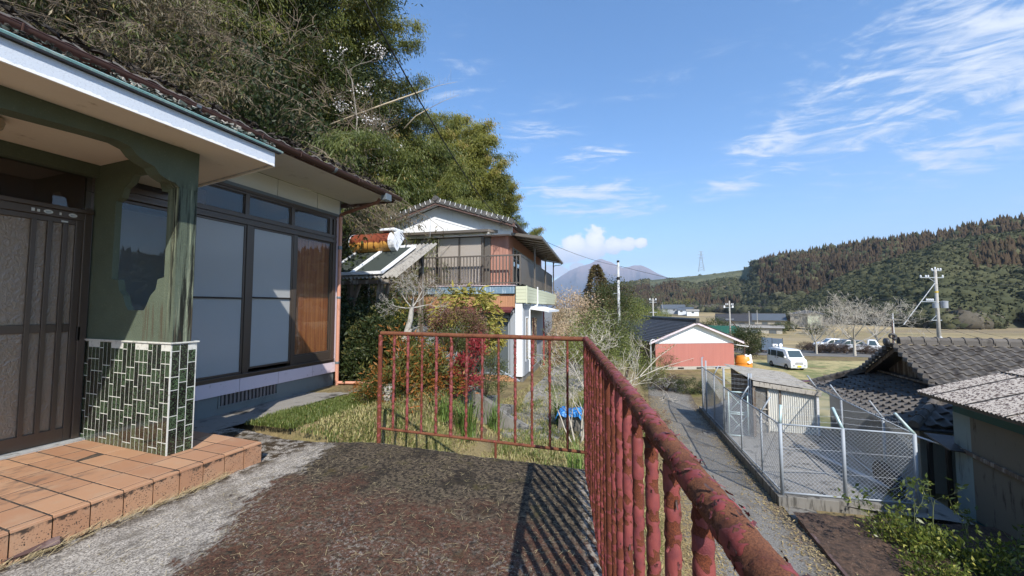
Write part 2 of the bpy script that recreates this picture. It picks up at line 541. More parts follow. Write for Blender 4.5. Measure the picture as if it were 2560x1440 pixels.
@mat('terracotta')
def _(g):
 p = g.pos()
 r = g.rand()
 c = g.mix(r, (0.45, 0.255, 0.145), (0.35, 0.18, 0.10))
 c = g.mix(g.m('MULTIPLY', g.step(g.noise(p, 7, 6, .6), .45, .75), .5), c, (0.42, 0.29, 0.19))
 # soot-like algae, more on the walked inner tiles
 x, y, z = g.xyz(p)
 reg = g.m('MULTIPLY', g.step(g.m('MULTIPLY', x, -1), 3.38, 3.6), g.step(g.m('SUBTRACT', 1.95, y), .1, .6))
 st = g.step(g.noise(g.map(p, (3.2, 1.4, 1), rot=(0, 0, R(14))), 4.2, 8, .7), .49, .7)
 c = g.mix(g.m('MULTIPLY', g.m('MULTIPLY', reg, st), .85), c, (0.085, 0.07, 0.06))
 # pitted riser
 rz = g.step(g.m('SUBTRACT', 0.158, z), 0.0, 0.004)
 pit = g.step(g.m('SUBTRACT', .34, g.vor(p, 95).outputs[0]), 0, .06)
 pit = g.m('MULTIPLY', g.m('MULTIPLY', pit, rz), g.step(g.noise(p, 16, 4), .38, .6))
 topd = g.m('MULTIPLY', g.m('MULTIPLY', rz, g.step(g.m('ADD', z, g.m('MULTIPLY', g.noise(p, 21, 6, .75), .2)), .232, .262)), .92)
 c = g.mix(pit, c, (0.04, 0.028, 0.02))
 c = g.mix(topd, c, (0.018, 0.014, 0.011))
 g.out(g.bsdf(c, 0.62, g.bump(g.m('ADD', g.noise(p, 120, 4), g.m('MULTIPLY', pit, -1.)), 0.25, 0.003)))
@mat('joint_dark')
def _(g):
 p = g.pos()
 c = g.mix(g.step(g.noise(p, 25, 5), .35, .7), (0.018, 0.014, 0.011), (0.10, 0.075, 0.052))
 g.out(g.bsdf(c, .95))
def mosaic(name, gr):
 m = bpy.data.materials.new(name)
 m.use_nodes = True
 g = NT(m.node_tree)
 p = g.pos()
 n = g.noise(p, 85, 2, .5, 1.2)
 r = g.rand()
 c = g.mix(g.step(g.m('ADD', n, g.m('MULTIPLY', g.m('SUBTRACT', r, .5), .10)), .50 - gr, .55 - gr), (0.010, 0.011, 0.010), g.mix(r, (0.070, 0.120, 0.058), (0.055, 0.085, 0.046)))
 c = g.mix(g.m('MULTIPLY', g.step(g.noise(p, 60, 3), .60, .66), .5), c, (0.020, 0.028, 0.022))
 g.out(g.bsdf(c, 0.16, None, Coat_Weight=.4, Coat_Roughness=.06))
 MATS[name] = m
mosaic('mosaic', -.055)
mosaic('mosaic_green', .05)
@mat('grout')
def _(g):
 p = g.pos()
 c = g.mix(g.step(g.noise(p, 30, 5), .5, .75), (0.60, 0.60, 0.55), (0.30, 0.30, 0.26))
 g.out(g.bsdf(c, .9))
@mat('green_stucco')
def _(g):
 p = g.pos()
 x, y, z = g.xyz(p)
 c = g.mix(g.noise(p, 5, 5), (0.075, 0.098, 0.070), (0.115, 0.140, 0.100))
 c = g.mix(g.m('MULTIPLY', g.step(g.noise(p, 60, 3), .6, .75), .4), c, (0.20, 0.24, 0.17))
 # run-off stains below the beam: black algae on the column, rusty runs under the opening
 col = g.m('MULTIPLY', g.step(x, -3.72, -3.60), g.step(g.m('SUBTRACT', 2.42, z), 0, .12))
 sv = g.noise(g.map(p, (24, 24, 1.1)), 1.0, 7, .72)
 blk = g.m('MULTIPLY', col, g.step(sv, .46, .60))
 c = g.mix(g.m('MULTIPLY', col, g.step(g.noise(g.map(p, (18, 18, .8), loc=(3, 1, 0)), 1.0, 6, .6), .50, .66)), c, (0.34, 0.37, 0.25))  # sunlit streaks on the column, put into its colour as pale yellow-green
 c = g.mix(blk, c, (0.010, 0.012, 0.009))
 und = g.m('MULTIPLY', g.m('MULTIPLY', g.step(x, -4.12, -3.98), g.step(g.m('SUBTRACT', 1.42, z), 0, .1)), g.step(g.noise(g.map(p, (34, 34, 1.2), loc=(5, 2, 0)), 1.0, 6, .7), .50, .62))
 c = g.mix(g.m('MULTIPLY', und, .8), c, (0.075, 0.055, 0.035))
 # damp edge along the underside of the beam
 h = g.m('ADD', g.m('MULTIPLY', g.noise(p, 55, 4, .7), 1.0), g.m('MULTIPLY', g.noise(p, 170, 2), .5))
 g.out(g.bsdf(c, .85, g.bump(h, .55, .008), Specular_IOR_Level=.3))
@mat('fascia_white')
def _(g):
 p = g.pos()
 x, y, z = g.xyz(p)
 c = g.mix(g.m('MULTIPLY', g.step(g.noise(p, 90, 4, .7), .52, .66), .55), (0.60, 0.66, 0.74), (0.42, 0.46, 0.52))
 e = g.m('ADD', g.m('SUBTRACT', z, 2.672), g.m('MULTIPLY', g.m('SUBTRACT', g.noise(p, 11, 6, .7), .5), .06))
 c = g.mix(g.step(e, -.002, .002), (0.86, 0.86, 0.84), c)
 c = g.mix(g.m('MULTIPLY', g.step(g.noise(p, 9, 5), .74, .78), .8), c, (0.12, 0.08, 0.06))
 g.out(g.bsdf(c, .7, g.bump(g.noise(p, 160, 3), .3, .003)))
plain('soffit_beige', (0.74, 0.68, 0.59), .85, .3, 5, .2, dirt=(0.26, 0.17, 0.10), dirt_amt=.05, dirt_scale=5)
plain('eave_board', (0.74, 0.73, 0.68), .8, .2, 3, .1, dirt=(0.3, 0.28, 0.24), dirt_amt=.1)
plain('wall_board', (0.62, 0.64, 0.61), .7, .15, 3, .05)
plain('green_flashing', (0.20, 0.38, 0.37), .45, .5, 9, .1, dirt=(0.42, 0.50, 0.46), dirt_amt=.6, dirt_scale=8)
plain('gutter_brown', (0.075, 0.038, 0.030), .38, .3, 6, .05, dirt=(0.16, 0.12, 0.10), dirt_amt=.2, dirt_scale=6)
plain('steel_grey', (0.16, 0.19, 0.21), .45, .2, 6, .05, metal=.3)
plain('pipe_orange', (0.56, 0.27, 0.18), .5, .25, 3, .05, dirt=(0.40, 0.18, 0.12), dirt_amt=.5, dirt_scale=4)
plain('pipe_brown', (0.19, 0.085, 0.06), .5, .25, 3, .05)
plain('frame_bronze', (0.12, 0.096, 0.078), .35, .15, 8, .03, metal=.55)
plain('frame_dark', (0.030, 0.025, 0.022), .4, .15, 8, .03, metal=.4)
plain('sill_pink', (0.66, 0.56, 0.60), .75, .2, 5, .1, dirt=(0.22, 0.15, 0.13), dirt_amt=.12, dirt_scale=9)
plain('foundation', (0.17, 0.19, 0.185), .9, .4, 4, .35, dirt=(0.10, 0.105, 0.10), dirt_amt=.5, dirt_scale=2)
plain('vent_slat', (0.20, 0.17, 0.16), .8, .4, 20, .2, pervar=.4)
plain('apron', (0.25, 0.235, 0.21), .93, .5, 6, .5, dirt=(0.055, 0.05, 0.042), dirt_amt=.45, dirt_scale=3)
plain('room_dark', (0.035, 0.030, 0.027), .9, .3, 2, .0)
plain('pale_paper', (0.55, 0.55, 0.52), .9, .1, 2, .0)
plain('sticker_white', (0.62, 0.66, 0.66), .5, .1, 20, .0)
plain('lamp_opal', (0.42, 0.36, 0.27), .35, .1, 5, .0)
plain('mortar_pale', (0.36, 0.37, 0.37), .9, .5, 14, .5, dirt=(0.12, 0.12, 0.12), dirt_amt=.5, dirt_scale=10)
plain('iron_strip', (0.075, 0.040, 0.034), .75, .6, 14, .3, dirt=(0.16, 0.11, 0.10), dirt_amt=.5, dirt_scale=9)
plain('straw', (0.44, 0.36, 0.20), .8, .3, 30, .0)
plain('old_wood', (0.13, 0.095, 0.068), .9, .5, 5, .5, dirt=(0.30, 0.27, 0.23), dirt_amt=.6, dirt_scale=3, streak=True, pervar=.4)
plain('moss_dark', (0.030, 0.024, 0.018), .98, .6, 20, .6, dirt=(0.11, 0.09, 0.075), dirt_amt=.4, dirt_scale=14)
plain('lichen', (0.36, 0.33, 0.29), .98, .5, 30, .6)
plain('steel_galv', (0.33, 0.37, 0.41), .62, .25, 7, .1, metal=.1, dirt=(0.30, 0.31, 0.32), dirt_amt=.5)
plain('steel_green', (0.46, 0.60, 0.60), .5, .2, 9, .1, metal=.2, dirt=(0.32, 0.36, 0.36), dirt_amt=.4)
plain('wire', (0.40, 0.43, 0.46), .6, .1, 8, .0, metal=.1)
plain('cable_black', (0.02, 0.022, 0.025), .6, .1, 3, .0)
plain('concrete_old', (0.20, 0.19, 0.17), .93, .5, 3, .5, dirt=(0.05, 0.046, 0.04), dirt_amt=.6, dirt_scale=2.5, streak=True)
plain('concrete_pole', (0.40, 0.385, 0.35), .9, .3, 3, .2, dirt=(0.22, 0.21, 0.18), dirt_amt=.5)
plain('pole_silver', (0.48, 0.50, 0.51), .6, .4, 5, .2, dirt=(0.26, 0.26, 0.25), dirt_amt=.5)
plain('roof_tile_grey', (0.085, 0.083, 0.080), .62, .6, 6, .3, dirt=(0.20, 0.185, 0.165), dirt_amt=.42, dirt_scale=5, pervar=.5)
plain('roof_tile_old', (0.135, 0.122, 0.108), .85, .6, 7, .5, dirt=(0.045, 0.038, 0.034), dirt_amt=.55, dirt_scale=3, pervar=.45)
plain('roof_tile_black', (0.045, 0.043, 0.043), .5, .4, 5, .3, dirt=(0.11, 0.10, 0.095), dirt_amt=.4, dirt_scale=3)
plain('roof_tile_slate', (0.10, 0.115, 0.13), .45, .3, 5, .2, pervar=.3)
plain('gable_white', (0.78, 0.80, 0.82), .7, .12, 2, .05)
plain('barge_brown', (0.105, 0.062, 0.052), .7, .5, 6, .3, dirt=(0.30, 0.24, 0.22), dirt_amt=.3, dirt_scale=6)
plain('shutter_taupe', (0.50, 0.46, 0.42), .55, .15, 3, .05)
plain('alu_taupe', (0.155, 0.135, 0.115), .45, .2, 5, .05, metal=.35)
plain('siding_orange', (0.46, 0.235, 0.125), .7, .35, 2, .1, dirt=(0.30, 0.13, 0.08), dirt_amt=.3, pervar=.2)
plain('siding_rose', (0.40, 0.20, 0.15), .7, .25, 2, .1, pervar=.25)
plain('siding_cream', (0.60, 0.62, 0.45), .6, .15, 3, .05, pervar=.08)
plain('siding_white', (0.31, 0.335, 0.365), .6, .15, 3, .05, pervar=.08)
plain('band_blue', (0.16, 0.25, 0.33), .5, .8, 7, .1, dirt=(0.42, 0.50, 0.56), dirt_amt=.6, dirt_scale=6, streak=True)
plain('roof_maroon', (0.12, 0.030, 0.034), .45, .3, 5, .05)
plain('curtain_grey', (0.40, 0.41, 0.41), .8, .1, 3, .0)
plain('curtain_white', (0.66, 0.66, 0.64), .8, .1, 3, .0)
plain('red_steel', (0.30, 0.045, 0.035), .5, .3, 5, .1)
plain('wall_salmon', (0.52, 0.215, 0.175), .55, .15, 2, .05, pervar=.10)
plain('wall_mortar', (0.42, 0.39, 0.33), .9, .35, 4, .2, dirt=(0.22, 0.20, 0.16), dirt_amt=.4)
plain('wall_cream', (0.34, 0.315, 0.26), .8, .3, 3, .2, dirt=(0.20, 0.18, 0.15), dirt_amt=.3, streak=True)
plain('teal_sheet', (0.030, 0.125, 0.145), .5, .3, 3, .05)
plain('pale_sheet', (0.26, 0.33, 0.33), .6, .35, 3, .1, dirt=(0.10, 0.12, 0.12), dirt_amt=.3, streak=True)
plain('brown_sheet', (0.185, 0.170, 0.135), .7, .35, 3, .1, dirt=(0.035, 0.026, 0.02), dirt_amt=.3, dirt_scale=2.2, streak=True)
plain('sheet_white', (0.62, 0.62, 0.57), .5, .2, 4, .05, dirt=(0.33, 0.26, 0.18), dirt_amt=.25, streak=True)
plain('sheet_blue', (0.20, 0.26, 0.34), .45, .3, 3, .05)
plain('beam_pale', (0.40, 0.37, 0.32), .9, .5, 6, .4, dirt=(0.10, 0.085, 0.07), dirt_amt=.5, dirt_scale=8, streak=True)
plain('black_rubber', (0.015, 0.015, 0.016), .7, .1, 8, .0)
plain('tank_orange', (0.72, 0.27, 0.03), .45, .1, 4, .05)
plain('cloth_white', (0.75, 0.76, 0.76), .8, .1, 8, .1)
plain('car_white', (0.76, 0.78, 0.80), .22, .03, 3, .0)
plain('car_grey', (0.16, 0.165, 0.18), .25, .03, 3, .0)
plain('car_silver', (0.42, 0.43, 0.45), .25, .03, 3, .0, metal=.4)
plain('plate_yellow', (0.75, 0.55, 0.04), .5, .05, 3, .0)
plain('lamp_glass', (0.62, 0.66, 0.68), .12, .05, 3, .0)
plain('tarp_blue', (0.035, 0.235, 0.60), .5, .2, 6, .3)
plain('net_green', (0.012, 0.11, 0.085), .6, .3, 6, .2)
plain('bark_grey', (0.26, 0.235, 0.20), .95, .5, 12, .6, dirt=(0.10, 0.085, 0.07), dirt_amt=.5, dirt_scale=10)
plain('bark_pale', (0.48, 0.44, 0.37), .95, .5, 12, .5, dirt=(0.17, 0.14, 0.11), dirt_amt=.35, dirt_scale=16)
plain('bark_lichen', (0.40, 0.38, 0.34), .95, .6, 18, .6, dirt=(0.13, 0.11, 0.085), dirt_amt=.5, dirt_scale=14)
plain('bark_brown', (0.085, 0.062, 0.045), .95, .5, 10, .6)
plain('culm_green', (0.17, 0.20, 0.085), .5, .4, 5, .1)
plain('culm_dry', (0.42, 0.35, 0.24), .7, .4, 5, .1)
plain('twig_dry', (0.20, 0.155, 0.11), .9, .5, 6, .1)
plain('petal_white', (0.80, 0.76, 0.74), .8, .1, 6, .0)
plain('sign_yellow', (0.62, 0.43, 0.03), .5, .1, 3, .0)
plain('asphalt', (0.16, 0.152, 0.138), .95, .6, 30, .7, dirt=(0.10, 0.095, 0.085), dirt_amt=.5, dirt_scale=.8)
plain('mount', (0.17, 0.145, 0.14), .95, .5, .0009, .0)
plain('manhole', (0.30, 0.28, 0.25), .9, .5, 12, .3, dirt=(0.10, 0.09, 0.08), dirt_amt=.5, dirt_scale=8)
@mat('asbestos_sheet')
def _(g):
 p = g.pos()
 c = g.mix(g.noise(p, 5, 5), (0.36, 0.33, 0.30), (0.46, 0.42, 0.37))
 b = g.step(g.noise(g.map(p, (1.3, 3.0, 2)), 13, 5, .68), .505, .54)
 c = g.mix(g.m('MULTIPLY', b, .95), c, (0.060, 0.040, 0.038))
 g.out(g.bsdf(c, .9, g.bump(g.noise(p, 60, 4), .3, .004)))
@mat('tin_weathered')
def _(g):
 p = g.pos()
 c = g.mix(g.noise(p, 3, 6), (0.24, 0.225, 0.20), (0.34, 0.325, 0.29))
 b = g.step(g.noise(g.map(p, (1, 3, 1)), 6, 7, .75), .50, .60)
 c = g.mix(g.m('MULTIPLY', b, .7), c, (0.12, 0.105, 0.09))
 g.out(g.bsdf(c, .9, g.bump(g.noise(p, 50, 4), .3, .004)))
@mat('interior_wood')
def _(g):
 p = g.pos()
 r = g.noise(g.map(p, (1, 26, .5)), 1.0, 6, .6, .8)
 c = g.mix(g.step(r, .35, .7), (0.46, 0.125, 0.032), (0.78, 0.28, 0.075))
 c = g.mix(g.m('MULTIPLY', g.step(g.noise(g.map(p, (1, 55, .25)), 1.0, 4), .6, .7), .5), c, (0.14, 0.035, 0.012))
 g.out(g.bsdf(c, .45))
@mat('wood_dark_red')
def _(g):
 p = g.pos()
 c = g.mix(g.noise(g.map(p, (1, 14, .6)), 1, 5), (0.035, 0.012, 0.008), (0.10, 0.035, 0.02))
 g.out(g.bsdf(c, .3))
def glassy(name, tint, opacity, rough=0.02, bumpy=0.0, bscale=40, refl=1.5):
 m = bpy.data.materials.new(name)
 m.use_nodes = True
 g = NT(m.node_tree)
 nrm = None
 if bumpy:
  nrm = g.bump(g.noise(g.map(g.pos(), (1, 1, .8)), bscale, 3, .55, 1.5), bumpy, .01)
 kw = {'Normal': nrm} if nrm is not None else {}
 fr = g.m('MULTIPLY', g.n('Fresnel', None, IOR=1.5, **kw).outputs[0], g.m('SUBTRACT', 1.0, g.n('NewGeometry').outputs['Backfacing']))
 gl = g.n('BsdfGlossy', None, Color=(1, 1, 1), Roughness=rough, **kw).outputs[0]
 tr = g.n('BsdfTransparent', None, Color=tint).outputs[0]
 df = g.n('BsdfDiffuse', None, Color=tuple(min(1, t * .6) for t in tint), **kw).outputs[0]
 a = g.n('MixShader', None, i0=opacity, i1=tr, i2=df).outputs[0]
 b = g.n('MixShader', None, i0=g.m('MULTIPLY', fr, refl, clamp=True), i1=a, i2=gl).outputs[0]
 g.out(b)
 MATS[name] = m
glassy('glass_clear', (0.80, 0.82, 0.82), 0.02, 0.0, refl=1.7)
glassy('glass_frosted', (0.76, 0.78, 0.78), 0.80, 0.12, refl=1.0)
glassy('glass_pattern', (0.46, 0.37, 0.27), 0.90, 0.16, bumpy=.9, bscale=30, refl=1.6)
glassy('glass_car', (0.12, 0.18, 0.18), 0.6, 0.0, refl=2.0)
glassy('glass_far', (0.22, 0.26, 0.28), 0.8, 0.02, refl=2.0)
glassy('solar_glass', (0.10, 0.12, 0.11), 0.88, 0.03, refl=1.7)
@mat('solar_tank')
def _(g):
 p = g.obj()
 x, y, z = g.xyz(p)
 w = g.pos()
 rust = g.step(g.m('ADD', z, g.m('MULTIPLY', g.m('SUBTRACT', g.noise(g.map(w, (9, 9, 1.2)), 1, 6, .7), .5), .35)), .235, .25)
 c = g.mix(g.noise(w, 20, 4), (0.62, 0.29, 0.06), (0.72, 0.40, 0.10))
 dr = g.step(g.noise(g.map(w, (13, 13, .6)), 1, 5, .6), .56, .62)
 c = g.mix(g.m('MULTIPLY', dr, .85), c, (0.20, 0.05, 0.02))
 c = g.mix(rust, c, g.mix(g.noise(w, 12, 5), (0.17, 0.04, 0.022), (0.27, 0.075, 0.035)))
 g.out(g.bsdf(c, .5))
def leafmat(name, c1, c2, c3=None, trans=.35, rough=.5, c3at=.85):
 m = bpy.data.materials.new(name)
 m.use_nodes = True
 g = NT(m.node_tree)
 a = g.attr('v')
 r = g.rand()
 f = g.m('ADD', g.m('MULTIPLY', a, .60), g.m('MULTIPLY', r, .40), clamp=True)
 c = g.mix(f, c1, c2)
 if c3:
  c = g.mix(g.step(a, c3at, min(1.0, c3at + .08)), c, c3)
 big = g.noise(g.pos(), 1.3, 2)
 c = g.mix(g.m('MULTIPLY', g.step(big, .4, .7), .35), c, c2)
 d = g.n('BsdfPrincipled', None, Base_Color=c, Roughness=rough, Specular_IOR_Level=.35).outputs[0]
 t = g.n('BsdfTranslucent', None, Color=g.mix(.5, c, (0.35, 0.40, 0.05), 'MULTIPLY') if False else c).outputs[0]
 g.out(g.n('MixShader', None, i0=trans, i1=d, i2=t).outputs[0])
 MATS[name] = m
leafmat('leaf_bamboo', (0.045, 0.075, 0.018), (0.19, 0.20, 0.040), (0.36, 0.27, 0.09))
leafmat('leaf_bamboo_yellow', (0.11, 0.135, 0.028), (0.34, 0.33, 0.07), (0.44, 0.33, 0.12), .45)
leafmat('leaf_dark', (0.018, 0.036, 0.012), (0.065, 0.085, 0.026), (0.15, 0.14, 0.045))
leafmat('leaf_dry', (0.060, 0.055, 0.028), (0.165, 0.135, 0.075), (0.30, 0.24, 0.14), .25)
leafmat('leaf_nandina', (0.055, 0.075, 0.020), (0.20, 0.19, 0.045), (0.36, 0.13, 0.03), .35, c3at=.70)
leafmat('leaf_red', (0.20, 0.022, 0.022), (0.40, 0.055, 0.07), (0.08, 0.10, 0.03), .3)
leafmat('leaf_maroon', (0.13, 0.055, 0.045), (0.23, 0.115, 0.085), (0.18, 0.15, 0.06), .25, c3at=.75)
leafmat('leaf_yellow', (0.24, 0.23, 0.045), (0.50, 0.42, 0.10), (0.12, 0.15, 0.03), .35, c3at=.8)
leafmat('leaf_fresh', (0.13, 0.17, 0.040), (0.32, 0.34, 0.10), None, .4)
leafmat('leaf_citrus', (0.040, 0.070, 0.016), (0.20, 0.24, 0.045), (0.46, 0.45, 0.11), .35, .35, c3at=.85)
leafmat('leaf_hedge', (0.030, 0.050, 0.015), (0.10, 0.12, 0.035), (0.15, 0.13, 0.05), .25)
leafmat('leaf_hedge_brown', (0.060, 0.040, 0.032), (0.14, 0.10, 0.075), None, .25)
leafmat('leaf_pinkcream', (0.40, 0.28, 0.18), (0.66, 0.52, 0.36), (0.20, 0.16, 0.07), .3, c3at=.8)
leafmat('leaf_cedar', (0.075, 0.055, 0.028), (0.19, 0.145, 0.065), (0.07, 0.08, 0.025), .15)
leafmat('grass', (0.055, 0.10, 0.020), (0.19, 0.22, 0.055), (0.44, 0.38, 0.16), .3, c3at=.70)
leafmat('grass_dry', (0.34, 0.29, 0.13), (0.52, 0.46, 0.22), (0.20, 0.22, 0.06), .3, c3at=.72)
leafmat('iris', (0.07, 0.14, 0.03), (0.20, 0.28, 0.07), None, .35)
leafmat('litter', (0.26, 0.18, 0.085), (0.50, 0.40, 0.19), (0.20, 0.12, 0.08), .15)
def forestmat(name, stops):
 m = bpy.data.materials.new(name)
 m.use_nodes = True
 g = NT(m.node_tree)
 a = g.attr('v')
 rp = g.n('ValToRGB')
 rp.color_ramp.interpolation = 'LINEAR'
 el = rp.color_ramp.elements
 while len(el) < len(stops):
  el.new(0.5)
 for e, (t, c) in zip(el, stops):
  e.position = t
  e.color = (*c, 1)
 g.put(rp.inputs[0], a)
 c = g.mix(g.m('MULTIPLY', g.noise(g.pos(), 1.4, 3), .55), rp.outputs[0], (0.02, 0.024, 0.012))
 g.out(g.bsdf(c, .9, Specular_IOR_Level=.1))
 MATS[name] = m
forestmat('forest_cedar', [(0, (0.050, 0.034, 0.022)), (.45, (0.088, 0.058, 0.036)), (.8, (0.078, 0.062, 0.036)), (1, (0.055, 0.062, 0.028))])
forestmat('forest_green', [(0, (0.052, 0.060, 0.033)), (.5, (0.092, 0.096, 0.050)), (.8, (0.130, 0.126, 0.068)), (.9, (0.16, 0.135, 0.095)), (1, (0.20, 0.17, 0.125))])
forestmat('forest_grey', [(0, (0.10, 0.085, 0.065)), (.5, (0.16, 0.14, 0.11)), (1, (0.09, 0.10, 0.04))])
@mat('terrain')
def _(g):
 p = g.pos()
 x, y, z = g.xyz(p)
 d = g.n('VectorMath', {'operation': 'DOT_PRODUCT'}, i0=p, i1=tuple(FWD)).outputs['Value']
 near = g.mix(g.step(g.noise(p, 1.3, 6, .65), .4, .66), (0.21, 0.165, 0.085), (0.095, 0.075, 0.045))
 near = g.mix(g.m('MULTIPLY', g.step(g.noise(p, .7, 5, .6), .52, .64), .75), near, (0.115, 0.125, 0.035))
 near = g.mix(g.step(g.noise(p, 34, 5, .7), .45, .62), near, g.mix(.45, near, (0.33, 0.26, 0.13)))
 # paddies: long strips of straw, stubble, bare soil
 a = g.n('VectorMath', {'operation': 'DOT_PRODUCT'}, i0=p, i1=tuple(RGT)).outputs['Value']
 wob = g.m('MULTIPLY', g.m('SUBTRACT', g.noise(g.map(p, (.006, .006, 1)), 1.0, 3), .5), 60)
 sv = g.n('CombineXYZ', None, X=g.m('MULTIPLY', a, .008), Y=g.m('MULTIPLY', g.m('ADD', d, wob), .046), Z=0.0).outputs[0]
 v = g.n('TexVoronoi', {'feature': 'F1'}, Vector=sv, Scale=1.0, Randomness=.85)
 rr = g.xyz(v.outputs['Color'])[0]
 rp = g.n('ValToRGB')
 el = rp.color_ramp.elements
 el.new(.3), el.new(.5), el.new(.75)
 for e, (t, c) in zip(el, [(0, (0.19, 0.15, 0.10)), (.28, (0.50, 0.38, 0.20)), (.5, (0.25, 0.205, 0.135)), (.72, (0.56, 0.42, 0.22)), (1, (0.15, 0.145, 0.075))]):
  e.position = t
  e.color = (*c, 1)
 g.put(rp.inputs[0], rr)
 fld = g.mix(g.m('MULTIPLY', g.step(g.noise(g.map(p, (.05, .05, 1)), 1.0, 6, .7), .4, .7), .45), rp.outputs[0], (0.13, 0.115, 0.065))
 fld = g.mix(g.m('MULTIPLY', g.step(g.noise(p, .9, 5, .75), .5, .62), .4), fld, (0.42, 0.33, 0.19))
 ve = g.n('TexVoronoi', {'feature': 'DISTANCE_TO_EDGE'}, Vector=sv, Scale=1.0, Randomness=.85).outputs[0]
 fld = g.mix(g.m('MULTIPLY', g.step(g.m('SUBTRACT', .10, ve), 0, .03), .8), fld, g.mix(g.noise(p, .08, 4), (0.50, 0.385, 0.20), (0.10, 0.09, 0.05)))
 fur = g.noise(g.map(sv, (1.5, 26, 1)), 1.0, 3)
 fld = g.mix(g.m('MULTIPLY', g.step(fur, .5, .6), .35), fld, (0.12, 0.10, 0.06))
 c = g.mix(g.step(d, 44, 62), near, fld)
 # bare dark soil of the steep bank behind the houses
 hill = g.m('MULTIPLY', g.step(z, .4, 1.6), g.step(g.m('MULTIPLY', x, -1), 5.0, 7.5))
 c = g.mix(hill, c, g.mix(g.step(g.noise(p, 3, 6), .4, .7), (0.022, 0.020, 0.012), (0.07, 0.055, 0.032)))
 nrm = g.bump(g.m('ADD', g.noise(p, 9, 6, .7), g.noise(p, 1.2, 4)), .5, .06)
 g.out(g.bsdf(c, .96, nrm, Specular_IOR_Level=.15))
@mat('lane')
def _(g):
 p = g.pos()
 x, y, z = g.xyz(p)
 f = g.noise(p, 45, 5, .75)
 c = g.mix(g.step(f, .36, .64), (0.105, 0.098, 0.088), (0.30, 0.285, 0.255))
 c = g.mix(g.m('MULTIPLY', g.step(g.noise(p, 1.1, 5, .65), .5, .64), .6), c, (0.115, 0.102, 0.085))
 # fine debris gathered at both sides
 c = g.mix(g.m('MULTIPLY', g.step(g.m('ADD', g.m('MULTIPLY', g.m('ABSOLUTE', g.m('SUBTRACT', x, 1.7)), .6), g.m('MULTIPLY', g.noise(p, 7, 6, .75), .9)), 1.05, 1.3), .8), c, (0.095, 0.072, 0.048))
 g.out(g.bsdf(c, .96, g.bump(f, .7, .01), Specular_IOR_Level=.2))
@mat('hill_ground')
def _(g):
 p = g.pos()
 z = g.xyz(p)[2]
 c = g.mix(g.noise(p, .05, 6), (0.062, 0.066, 0.032), (0.10, 0.092, 0.05))
 g.out(g.bsdf(c, .95))
@mat('hill_clearing')
def _(g):
 p = g.pos()
 c = g.mix(g.step(g.noise(p, .035, 7, .7), .4, .62), (0.055, 0.068, 0.030), (0.115, 0.115, 0.055))
 g.out(g.bsdf(c, .95))
@mat('mountain')
def _(g):
 p = g.pos()
 z = g.xyz(p)[2]
 c = g.mix(g.step(g.m('ADD', z, g.m('MULTIPLY', g.noise(p, .003, 6), 500)), 650, 1250), (0.035, 0.045, 0.055), (0.24, 0.17, 0.15))
 g.out(g.bsdf(c, .95, g.bump(g.noise(p, .004, 8, .65), .8, 90)))
# -- the near house: wall, windows, porch, canopy, eaves
XW = -5.02      # wall plane
XD = -4.79      # porch door plane
XE = -4.08      # eave line
home = thing('house', 'single storey house at the left with tiled porch pier and bronze windows', 'house', (-6, 2, 0))
hm = home
# --- concrete base, wall, boards
f = MB().box(XW - .3, XW + .0, 2.0, 3.26, -.1, .24).box(XW - .3, XW, 4.02, 5.08, -.1, .24).box(XW - .3, XW, 3.26, 4.02, -.1, .105).box(XW - .3, XW - .08, 3.26, 4.02, .105, .24)
f.build('foundation', 'foundation', hm)
vent = MB().box(XW - .02, XW + .012, 3.235, 4.045, .085, .105).box(XW - .02, XW + .012, 3.235, 4.045, .252, .268).box(XW - .02, XW + .012, 3.235, 3.255, .105, .252).box(XW - .02, XW + .012, 4.025, 4.045, .105, .252).build('vent_frame', 'foundation', hm)
sl = mesh_of(MB().box(-.02, .006, -.013, .013, 0, .147), 'vent_slat')
copies('vent_slat', sl, vent, [((XW - .005, 3.29 + i * .0505, .105), (0, 0, 0), 1) for i in range(15)])
y = 2.3
for w in (.62, .56, .55, .60, .56):
 bx('sill_panel', 'sill_pink', hm, XW - .2, XW + .025, y + .002, min(y + w, 5.10) - .002, .243, .415, .003)
 y += w
bx('corner_post', 'sill_pink', hm, XW - .1, XW + .012, 5.05, 5.13, .417, 2.94, .004)
MB().box(XW - 3, XW - .1, 5.0, 5.1, 0, 3.2).box(XW - 3, XW - .1, -2, 5.0, 2.99, 3.2).build('side_wall', 'wall_board', hm)
for a, b in ((1.9, 2.84), (2.85, 3.93), (3.94, 4.64), (4.65, 5.125)):
 bx('upper_board', 'wall_board', hm, XW - .05, XW + .012, a, b, 2.985, 3.235, .002)
bx('upper_trim', 'steel_grey', hm, XW - .05, XW + .03, 1.9, 5.13, 2.94, 2.983, .003)
bx('corner_trim', 'steel_grey', hm, XW - .02, XW + .016, 5.128, 5.145, 2.94, 3.24)
